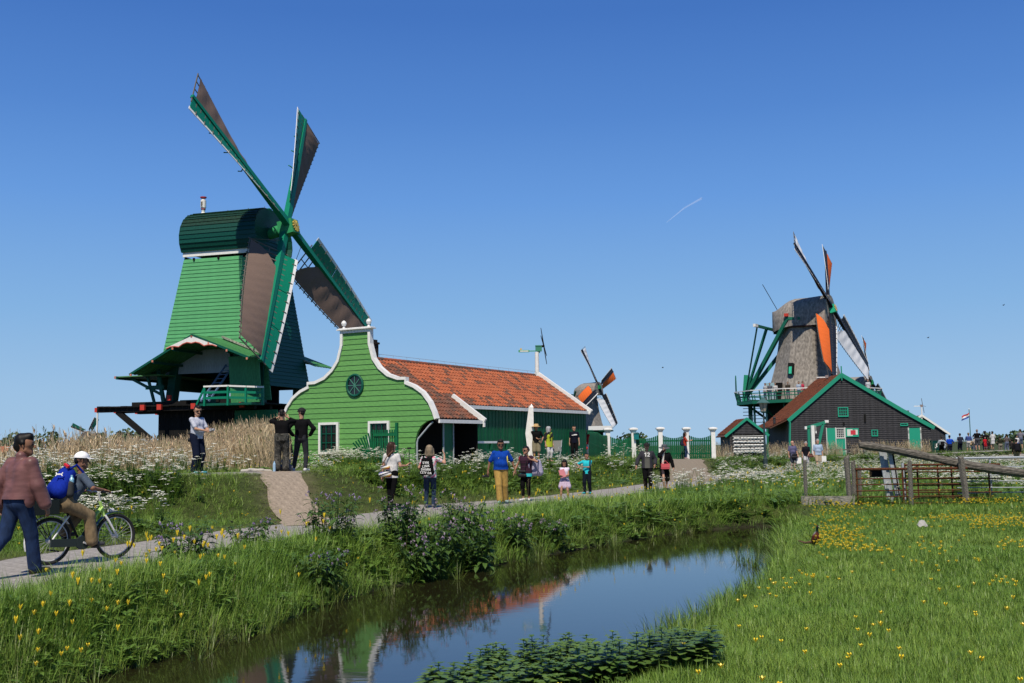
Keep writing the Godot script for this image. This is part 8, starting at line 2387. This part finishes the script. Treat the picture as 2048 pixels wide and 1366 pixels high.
	g = thing("ground_bag", "grey rucksack dropped at the feet of the man in camouflage", "bag", V(-6.4, 0.97, 31.1), 10)
	q = blob([[-0.1, 0.1, 0, 0.1, 0.1, 0.1, 0, 0.1], [-0.06, 0.28, 0, 0.08, 0.06, 0.28, 0, 0.08]], 0.025); obj("bag_body", q, mat(0.16, 0.16, 0.17, 0.85), g)
	build_crowd()

func build_crowd() -> void:
	var grp := "visitors crowding the dike road at the right"
	# pixel-free list: x, d, height, turn, top colour, leg colour, leg length, hair, label
	var bk := [0.012, 0.012, 0.014]
	var L := [
		[36.4, 94, 1.76, 180, [0.42, 0.48, 0.52], bk, 2.0, [0.02, 0.015, 0.01], "visitor in pale grey tee with a black backpack, nearest the barn door"],
		[37.3, 94.5, 1.86, 176, [0.012, 0.075, 0.55], [0.02, 0.025, 0.05], 2.0, [0.02, 0.015, 0.01], "tall visitor in bright blue tee seen from behind near the barn"],
		[37.75, 97, 1.66, 170, [0.45, 0.52, 0.6], [0.05, 0.06, 0.08], 2.0, [0.08, 0.04, 0.02], "visitor in white blue shirt just right of the tall blue one"],
		[38.0, 94, 1.74, 185, [0.03, 0.035, 0.06], [0.012, 0.015, 0.03], 2.0, [0.01, 0.01, 0.01], "black haired visitor in navy jacket and navy trousers"],
		[38.85, 94.3, 1.74, 178, [0.06, 0.10, 0.30], [0.62, 0.60, 0.58], 0.9, [0.3, 0.2, 0.1], "fair haired woman in blue top and white skirt"],
		[39.3, 93.6, 1.82, 174, [0.010, 0.010, 0.011], [0.08, 0.085, 0.1], 0.95, [0.4, 0.3, 0.25], "balding man in black tee and grey shorts"],
		[39.9, 95.5, 1.66, 190, [0.55, 0.50, 0.46], [0.2, 0.22, 0.3], 2.0, [0.1, 0.06, 0.04], "woman in cream blouse beside the balding man"],
		[40.2, 96.5, 1.7, 170, [0.5, 0.5, 0.5], [0.04, 0.06, 0.12], 2.0, [0.03, 0.02, 0.015], "visitor in white tee behind the red child"],
		[39.9, 93.5, 1.15, 10, [0.55, 0.02, 0.03], [0.4, 0.02, 0.03], 0.9, [0.02, 0.015, 0.01], "small child dressed all in red on the dike road"],
		[40.55, 95, 1.78, 165, [0.012, 0.012, 0.014], [0.02, 0.03, 0.05], 2.0, [0.01, 0.01, 0.01], "man in black with dark hat right of the red child"],
		[40.95, 94.4, 1.62, 200, [0.70, 0.70, 0.70], [0.70, 0.70, 0.70], 0.8, [0.02, 0.015, 0.01], "woman in long white shirt dress"],
		[41.5, 97, 1.7, 175, [0.035, 0.03, 0.03], [0.07, 0.05, 0.045], 2.0, [0.015, 0.012, 0.01], "visitor in dark brown jacket among the crowd"],
		[42.0, 98, 1.72, 160, [0.02, 0.02, 0.022], [0.03, 0.03, 0.04], 2.0, [0.015, 0.012, 0.01], "visitor in black jacket in the middle of the crowd"],
		[42.5, 96.5, 1.68, 185, [0.03, 0.035, 0.025], [0.30, 0.27, 0.22], 1.0, [0.015, 0.012, 0.01], "visitor in dark olive top and light shorts"],
		[42.85, 96, 1.6, 195, [0.14, 0.12, 0.13], [0.15, 0.18, 0.27], 2.0, [0.01, 0.01, 0.01], "woman with black hair in brown grey top and pale jeans"],
		[43.3, 95, 1.2, 0, [0.7, 0.7, 0.72], [0.06, 0.1, 0.3], 2.0, [0.02, 0.015, 0.01], "child in white tee and blue trousers"],
		[43.7, 95.2, 1.76, 178, [0.20, 0.20, 0.25], [0.10, 0.13, 0.2], 0.9, [0.05, 0.03, 0.02], "visitor in grey striped tee and denim shorts"],
		[44.2, 98, 1.7, 170, [0.04, 0.035, 0.035], [0.02, 0.02, 0.02], 2.0, [0.02, 0.015, 0.01], "visitor in dark coat behind the striped tee"],
		[44.9, 96, 1.7, 188, [0.34, 0.04, 0.05], bk, 1.2, [0.05, 0.03, 0.02], "visitor in dark red tee and black trousers"],
		[45.35, 97, 1.68, 175, [0.55, 0.60, 0.66], [0.06, 0.07, 0.09], 2.0, [0.2, 0.13, 0.08], "visitor in white and blue striped shirt"],
		[46.2, 98, 1.66, 182, [0.40, 0.45, 0.55], [0.25, 0.28, 0.3], 2.0, [0.03, 0.02, 0.015], "visitor in pale blue shirt near the right edge"],
		[46.9, 97.5, 1.78, 176, [0.62, 0.17, 0.18], [0.12, 0.14, 0.16], 2.0, [0.03, 0.02, 0.015], "visitor in coral pink tee near the right edge"],
		[47.6, 97, 1.7, 180, [0.6, 0.6, 0.6], [0.05, 0.06, 0.1], 2.0, [0.03, 0.02, 0.015], "visitor in white tee at the very right edge"],
	]
	for r in L:
		var o := {"group": grp, "h": r[2], "cell": 0.042, "skin": [0.42, 0.24, 0.16], "top": {"c": r[4], "sleeve": 0.8, "hem": 0.86}, "legs": {"c": r[5], "len": r[6], "loose": 0.015}, "shoe": [0.08, 0.08, 0.08], "hair": ["short", r[7][0], r[7][1], r[7][2]], "al": Vector3(0.1 + rng.randf() * 0.04, 0.085, rng.randf_range(-0.1, 0.1)), "ar": Vector3(-0.1, 0.085, rng.randf_range(-0.1, 0.1)), "wl": Vector3(0.27, rng.randf_range(0.86, 1.1), rng.randf_range(0.03, 0.25)), "wr": Vector3(-0.27, rng.randf_range(0.86, 1.1), rng.randf_range(0.03, 0.25))}
		if r[4][0] > 0.69 and r[2] > 1.5: o.top.hem = 0.6
		if r[8].begins_with("man in black with"): o.hat = ["brim", 0.02, 0.02, 0.02]
		var p := person(r[8], V(r[0], ground_at(r[0], r[1]) + 0.02, r[1]), r[3], o)
		if r[8].contains("backpack"): backpack("backpack", "black backpack on the visitor in pale grey tee", p, bk, Vector3(0.3, 0.42, 0.2), Vector3(0, 1.12, -0.2))
		if r[8].contains("white skirt"):
			hang("straw_bag", "tan straw bag carried by the woman in white skirt", "bag", p, Vector3(-0.25, 0.82, -0.1), blob([[-0.1, -0.08, 0, 0.1, 0.1, -0.08, 0, 0.1], [-0.08, 0.12, 0, 0.06, 0.08, 0.12, 0, 0.06]], 0.035), mat(0.40, 0.28, 0.15, 0.9), "bag_body")
	var p2 := person("visitor in dark jacket and beige trousers alone on the grass slope at right", V(33.2, ground_at(33.2, 73) , 73), 170, {"h": 1.72, "cell": 0.034, "skin": [0.44, 0.25, 0.17], "top": {"c": [0.014, 0.014, 0.016], "sleeve": 1.8}, "legs": {"c": [0.36, 0.26, 0.16], "loose": 0.015}, "shoe": [0.1, 0.08, 0.07], "hair": ["short", 0.012, 0.01, 0.01]})
	backpack("backpack", "black backpack on the visitor in beige trousers", p2, [0.015, 0.015, 0.02], Vector3(0.32, 0.44, 0.22), Vector3(0, 1.12, -0.2))
	# people on the mill stage
	var sg := "visitors on the mill stage"
	var mill := Transform3D(Basis(Vector3.UP, deg_to_rad(-31)), V(32.9, 0, 113))
	var S := [[-5.9, 5.6, [0.5, 0.5, 0.52], "stage visitor in pale tee at the far left railing"], [-5.3, 6.0, [0.12, 0.13, 0.16], "stage visitor in dark top next to the tail beam"], [-4.9, 5.5, [0.6, 0.6, 0.6], "stage visitor in white tee left of the tail beam"], [-3.4, 6.2, [0.06, 0.05, 0.04], "stage visitor in brown top right of the tail beam"], [-2.4, 5.9, [0.40, 0.5, 0.65], "stage visitor in light blue shirt before the door"], [-1.9, 6.2, [0.62, 0.06, 0.12], "stage visitor in bright pink red top"], [-0.4, 6.3, [0.55, 0.45, 0.6], "stage visitor in lilac top with both arms raised"], [0.15, 6.2, [0.66, 0.66, 0.66], "stage visitor in white tee right of the raised arms"], [1.6, 5.6, [0.04, 0.035, 0.035], "stage visitor in dark top at the middle railing"], [4.0, 4.6, [0.6, 0.65, 0.7], "stage visitor in white shirt taking a photo by the barn peak"]]
	for r in S:
		var o := {"group": sg, "h": 1.7, "cell": 0.045, "skin": [0.45, 0.26, 0.18], "top": {"c": r[2], "sleeve": 0.7}, "legs": {"c": [0.05, 0.07, 0.14]}, "shoe": [0.05, 0.05, 0.05], "hair": ["short", 0.03, 0.02, 0.015]}
		if r[3].contains("raised") and r[3].contains("both"): o.wl = Vector3(0.28, 1.92, 0.05); o.wr = Vector3(-0.28, 1.92, 0.05); o.el = Vector3(1, 0, 0); o.er = Vector3(-1, 0, 0)
		var at: Vector3 = mill * Vector3(r[0] + 0.6, 5.97, r[1])
		person(r[3], at, rng.randf_range(-60, 60), o)

# ---------------------------------------------------------------- far bank, horizon, sky marks
func far_tree(label: String, x: float, d: float, h: float, w: float, c: Color) -> void:
	var o := thing("far_tree", label, "tree", V(x, -0.4, d), 0, "trees on the far bank")
	var t := MB.new()
	t.tube([Vector3.ZERO, Vector3(0.1, h * 0.35, 0), Vector3(-0.1, h * 0.7, 0)], [0.35, 0.28, 0.1], 6)
	for i in 4:
		var a := TAU * i / 4 + 0.5
		t.tube([Vector3(0, h * 0.3, 0), Vector3(cos(a) * w * 0.3, h * 0.62, sin(a) * w * 0.3)], [0.15, 0.05], 5)
	obj("trunk", t, mat(0.06, 0.05, 0.04, 0.9), o)
	var g := MB.new()
	for i in 46:
		var a := rng.randf() * TAU
		var y := rng.randf()
		var rr := w * 0.5 * sqrt(rng.randf()) * sqrt(sin(PI * (0.12 + 0.8 * y)))
		var p := Vector3(cos(a) * rr, h * (0.22 + 0.74 * y), sin(a) * rr)
		var sz := rng.randf_range(0.7, 1.5) * w / 9.0
		for k in 9:
			var n := Vector3(rng.randf_range(-1, 1), rng.randf_range(-0.3, 1), rng.randf_range(-1, 1)).normalized()
			var q := p + Vector3(rng.randf_range(-1, 1), rng.randf_range(-1, 1), rng.randf_range(-1, 1)) * sz
			var u := n.cross(Vector3.UP).normalized() * sz * 0.5
			var v := n.cross(u).normalized() * sz * 0.4
			var kk := rng.randf_range(0.8, 1.2)
			g.col = Color(kk, kk, kk)
			g.quad(q - u, q - v, q + u, q + v)
	obj("crown", g, leafy(c.r, c.g, c.b, 0.3), o)

func far_cottage(label: String, x: float, d: float, w: float, h: float, roof: Array, wall: Array, turn: float) -> void:
	var o := thing("far_house", label, "house", V(x, -0.4, d), turn, "houses on the far bank")
	var q := MB.new()
	q.box(Vector3(0, h * 0.25, 0), Vector3(w, h * 0.5, 7))
	q.prism(PackedVector2Array([Vector2(-3.5, h * 0.5), Vector2(3.5, h * 0.5), Vector2(0, h * 0.97)]), -w / 2, w / 2)
	var wq := MB.new()
	wq.box(Vector3(0, h * 0.25, 0), Vector3(w, h * 0.5, 7)); obj("wall", wq, mat(wall[0], wall[1], wall[2], 0.8), o)
	q = MB.new()
	sheet(q, Vector3(-w / 2 - 0.3, h * 0.47, 3.8), Vector3(w / 2 + 0.3, h * 0.47, 3.8), Vector3(w / 2 + 0.3, h, 0), Vector3(-w / 2 - 0.3, h, 0), 0.2)
	sheet(q, Vector3(w / 2 + 0.3, h * 0.47, -3.8), Vector3(-w / 2 - 0.3, h * 0.47, -3.8), Vector3(-w / 2 - 0.3, h, 0), Vector3(w / 2 + 0.3, h, 0), 0.2)
	obj("roof", q, mat(roof[0], roof[1], roof[2], 0.85, Vector3(1, 1, 1), 0.7), o)
	for s in [-1.0, 1.0]:
		q = MB.new()
		q.tri(Vector3(s * w / 2, h * 0.5, 3.5), Vector3(s * w / 2, h * 0.5, -3.5), Vector3(s * w / 2, h * 0.96, 0)); obj("gable", q, mat(wall[0], wall[1], wall[2], 0.8), o)
		q = MB.new(); q.beam(Vector3(s * (w / 2 + 0.32), h * 0.47, 3.85), Vector3(s * (w / 2 + 0.32), h + 0.05, 0), 0.15, 0.5); obj("bargeboard", q, M.white, o)
	q = MB.new(); q.box(Vector3(w * 0.2, h * 1.02, -0.3), Vector3(0.9, 1.4, 0.9)); obj("chimney", q, mat(0.2, 0.1, 0.07, 0.9), o)
	var n := maxi(2, int(w / 3.0))
	for i in n:
		q = MB.new(); q.box(Vector3(-w / 2 + w * (i + 0.5) / n, h * 0.26, 3.52), Vector3(1.1, h * 0.24, 0.1)); obj("window", q, glass_dark, o)

func build_far() -> void:
	rng.seed = 77
	var gc := [Color(0.085, 0.13, 0.055), Color(0.095, 0.14, 0.06), Color(0.075, 0.11, 0.06)]
	var T := [[-272, 600, 15, 18], [-262, 620, 17, 16], [-244, 590, 9, 14], [-252, 640, 12, 15], [-231, 600, 12, 16], [-222, 585, 15, 15], [-212, 610, 17, 18], [-203, 590, 10, 14], [-190, 600, 12, 16], [-178, 620, 14, 18], [-166, 600, 18, 20], [-155, 615, 17, 18], [-143, 600, 15, 16], [-130, 610, 14, 18]]
	var pos := ["at the left edge of the photo", "second from the left edge", "low behind the orange roofs", "behind the man's head", "left of the far grey house", "rising above the cyclist's cap", "tallest above the far grey house", "right of the tallest far tree", "left of the far green mill", "just behind the far green mill", "behind the reeds right of the far mill", "behind the reeds below the sawmill deck", "under the sawmill's left awning", "farthest right along the far bank"]
	for i in T.size(): far_tree("hazy green tree on the far river bank, " + pos[i], T[i][0], T[i][1], T[i][2] * 0.78, T[i][3], gc[i % 3])
	far_tree("small tree top showing above the green picket fence", 34, 320, 5.4, 9, gc[0])
	far_tree("dark pointed tree far behind the crowd at the right", 160, 420, 6.5, 5, gc[2])
	far_tree("low round tree behind the crowd near the right edge", 172, 400, 3.8, 9, gc[1])
	far_tree("far low tree at the very right edge of the horizon", 196, 430, 4.4, 11, gc[0])
	far_cottage("far house with long orange roof, leftmost on the far bank", -259, 556, 14, 6.2, [0.42, 0.15, 0.08], [0.3, 0.24, 0.2], 10)
	far_cottage("far house with orange roof and white verge left of the man's head", -247, 552, 9, 6.0, [0.45, 0.15, 0.08], [0.5, 0.48, 0.45], 60)
	far_cottage("far dark grey gabled house right of the man's head", -226, 556, 13, 7.6, [0.10, 0.10, 0.11], [0.12, 0.12, 0.13], 55)
	far_cottage("far white and grey house beside the orange roofs", -217, 550, 8, 5.5, [0.12, 0.12, 0.13], [0.55, 0.55, 0.55], -20)
	far_cottage("far row house with bright orange roof above the white cap", -203, 556, 16, 6.0, [0.46, 0.16, 0.085], [0.3, 0.2, 0.15], 6)
	far_cottage("far low house with faded red roof right of the far mill", -186, 556, 14, 5.6, [0.34, 0.15, 0.11], [0.34, 0.28, 0.24], -6)
	var dk := mat(0.02, 0.03, 0.03, 0.6)
	far_mill("far_green_mill", "tiny green windmill across the river, its bare sails spread above the reeds", V(-210, 0, 545), -58, 26, 8.8, 11.4, [M.teal_dark, M.teal_dark, M.teal_dark, M.teal_dark], dk, 3.0)
	# small birds and the vapour trail
	var B := [[1.0, 0.137, 0.0705, 150, "tiny dark bird flying low right of the orange mill sail"], [1.0, 0.38, 0.0945, 150, "tiny dark bird in the sky right of the stage mill"], [1.0, 0.4505, 0.1235, 150, "tiny dark bird high at the right edge of the sky"]]
	for b in B:
		var q := MB.new()
		q.tube([Vector3(-0.14, 0, 0), Vector3(0, 0, 0), Vector3(0.12, 0.0, 0)], [0.02, 0.07, 0.02], 6)
		q.quad(Vector3(-0.05, 0, 0.02), Vector3(0.08, 0, 0.02), Vector3(0.02, 0.1, 0.35), Vector3(-0.05, 0.1, 0.35)); q.quad(Vector3(-0.05, 0.1, -0.35), Vector3(0.02, 0.1, -0.35), Vector3(0.08, 0, -0.02), Vector3(-0.05, 0, -0.02))
		tag(obj("flying_bird", q, mat(0.02, 0.02, 0.022, 0.8)), b[4], "bird")
		(get_child(get_child_count() - 1) as Node3D).position = V(b[1] * b[3], 1.55 + b[2] * b[3], b[3])
	var c := MB.new()
	c.tube([V(620, 882, 4300), V(700, 950, 4350), V(780, 1000, 4400)], [1.0, 3.0, 5.0], 6)
	var cm := StandardMaterial3D.new()
	cm.albedo_color = Color(0.95, 0.96, 1.0, 0.09); cm.transparency = BaseMaterial3D.TRANSPARENCY_ALPHA; cm.roughness = 1.0
	var cn := obj("vapour_trail_cloud", c, cm)
	cn.set_meta("kind", "stuff"); tag(cn, "short faint white vapour trail high in the blue sky", "vapour trail")

func clear_sky() -> ImageTexture: # a cloudless midday sky: pale at the horizon, deep blue overhead, the same all round
	var marks := [[-90.0, 0.10, 0.12, 0.06], [-2.0, 0.16, 0.20, 0.16], [0.0, 0.345, 0.515, 0.70], [3.0, 0.305, 0.49, 0.71], [7.0, 0.215, 0.415, 0.70], [12.7, 0.128, 0.304, 0.672], [17.0, 0.084, 0.226, 0.58], [22.0, 0.055, 0.166, 0.49], [35.0, 0.037, 0.120, 0.385], [60.0, 0.026, 0.085, 0.29], [90.0, 0.022, 0.072, 0.255]]
	var im := Image.create(16, 1024, false, Image.FORMAT_RGBF)
	for y in 1024:
		var el := 90.0 - 180.0 * (y + 0.5) / 1024.0
		var k := 0
		while k < marks.size() - 2 and el > marks[k + 1][0]: k += 1
		var t := clampf((el - marks[k][0]) / (marks[k + 1][0] - marks[k][0]), 0, 1)
		var c := Color(lerpf(marks[k][1], marks[k + 1][1], t), lerpf(marks[k][2], marks[k + 1][2], t), lerpf(marks[k][3], marks[k + 1][3], t))
		for x in 16: im.set_pixel(x, y, c)
	return ImageTexture.create_from_image(im)

func _ready() -> void:
	rng.seed = 11
	var cam := Camera3D.new()
	cam.name = "view_camera"
	add_child(cam)
	cam.position = Vector3(0, 1.55, 0)
	cam.rotation_order = EULER_ORDER_YXZ
	cam.rotation = Vector3(atan(212.0 / 2200.0), 0, deg_to_rad(-0.8))
	cam.fov = rad_to_deg(2.0 * atan(683.0 / 2200.0))
	cam.near = 0.1; cam.far = 9000
	cam.current = true
	var we := WorldEnvironment.new()
	we.name = "environment"
	var e := Environment.new()
	var sky := Sky.new()
	var sm := PanoramaSkyMaterial.new()
	sm.panorama = clear_sky()
	sky.sky_material = sm
	e.background_mode = Environment.BG_SKY
	e.sky = sky
	e.tonemap_mode = Environment.TONE_MAPPER_LINEAR
	e.tonemap_exposure = 1.08
	e.sdfgi_enabled = true; e.ssao_enabled = true; e.ssil_enabled = true
	we.environment = e
	add_child(we)
	var sun := DirectionalLight3D.new()
	sun.name = "sun"
	sun.light_energy = 1.5
	sun.light_color = Color(1.0, 0.955, 0.88)
	sun.light_angular_distance = 0.5
	sun.shadow_enabled = true
	var az := deg_to_rad(9.0)
	var el := deg_to_rad(56.0)
	add_child(sun)
	sun.look_at_from_position(Vector3(-sin(az) * cos(el), sin(el), cos(az) * cos(el)) * 50.0, Vector3.ZERO)
	var t0 := Time.get_ticks_msec()
	prepare_land()
	build_land()
	print("land ", Time.get_ticks_msec() - t0)
	palette()
	build_barn()
	near_barn()
	build_fence()
	print("barn ", Time.get_ticks_msec() - t0)
	build_green_mill()
	build_stage_mill()
	var dark := mat(0.013, 0.014, 0.02, 0.5)
	var wc := mat(0.72, 0.74, 0.78, 0.9)
	var fm := far_mill("thatched_mill", "distant grey thatched windmill with orange and white sails behind the white posted fence", V(19.6, 0, 250), -35, 64.5, 9.7, 14.9, [M.orange, wc, M.orange, wc], dark, 5.2)
	var q := MB.new(); q.lathe([Vector2(3.9, 4.6), Vector2(6.2, 4.9), Vector2(6.2, 5.2), Vector2(3.9, 5.25)], 12, Vector3(-3.6, 0, 0)); obj("stage_floor", q, M.teal_dark, fm)
	q = MB.new(); q.box(Vector3(2.5, 5.6, 4.0), Vector3(6.0, 0.9, 0.3)); obj("stage_rail", q, M.white, fm)
	far_mill("orange_sailed_mill", "thatched mill with orange sails rising behind the black barn roof", V(66.2, 0, 203), -31, 27, 10.0, 12.6, [M.orange, wc, M.orange, wc], dark, 4.0)
	print("mills ", Time.get_ticks_msec() - t0)
	build_black_barn()
	build_gates()
	print("right ", Time.get_ticks_msec() - t0)
	make_templates()
	build_people()
	print("people ", Time.get_ticks_msec() - t0)
	build_far()
	build_green()
	print("green ", Time.get_ticks_msec() - t0)
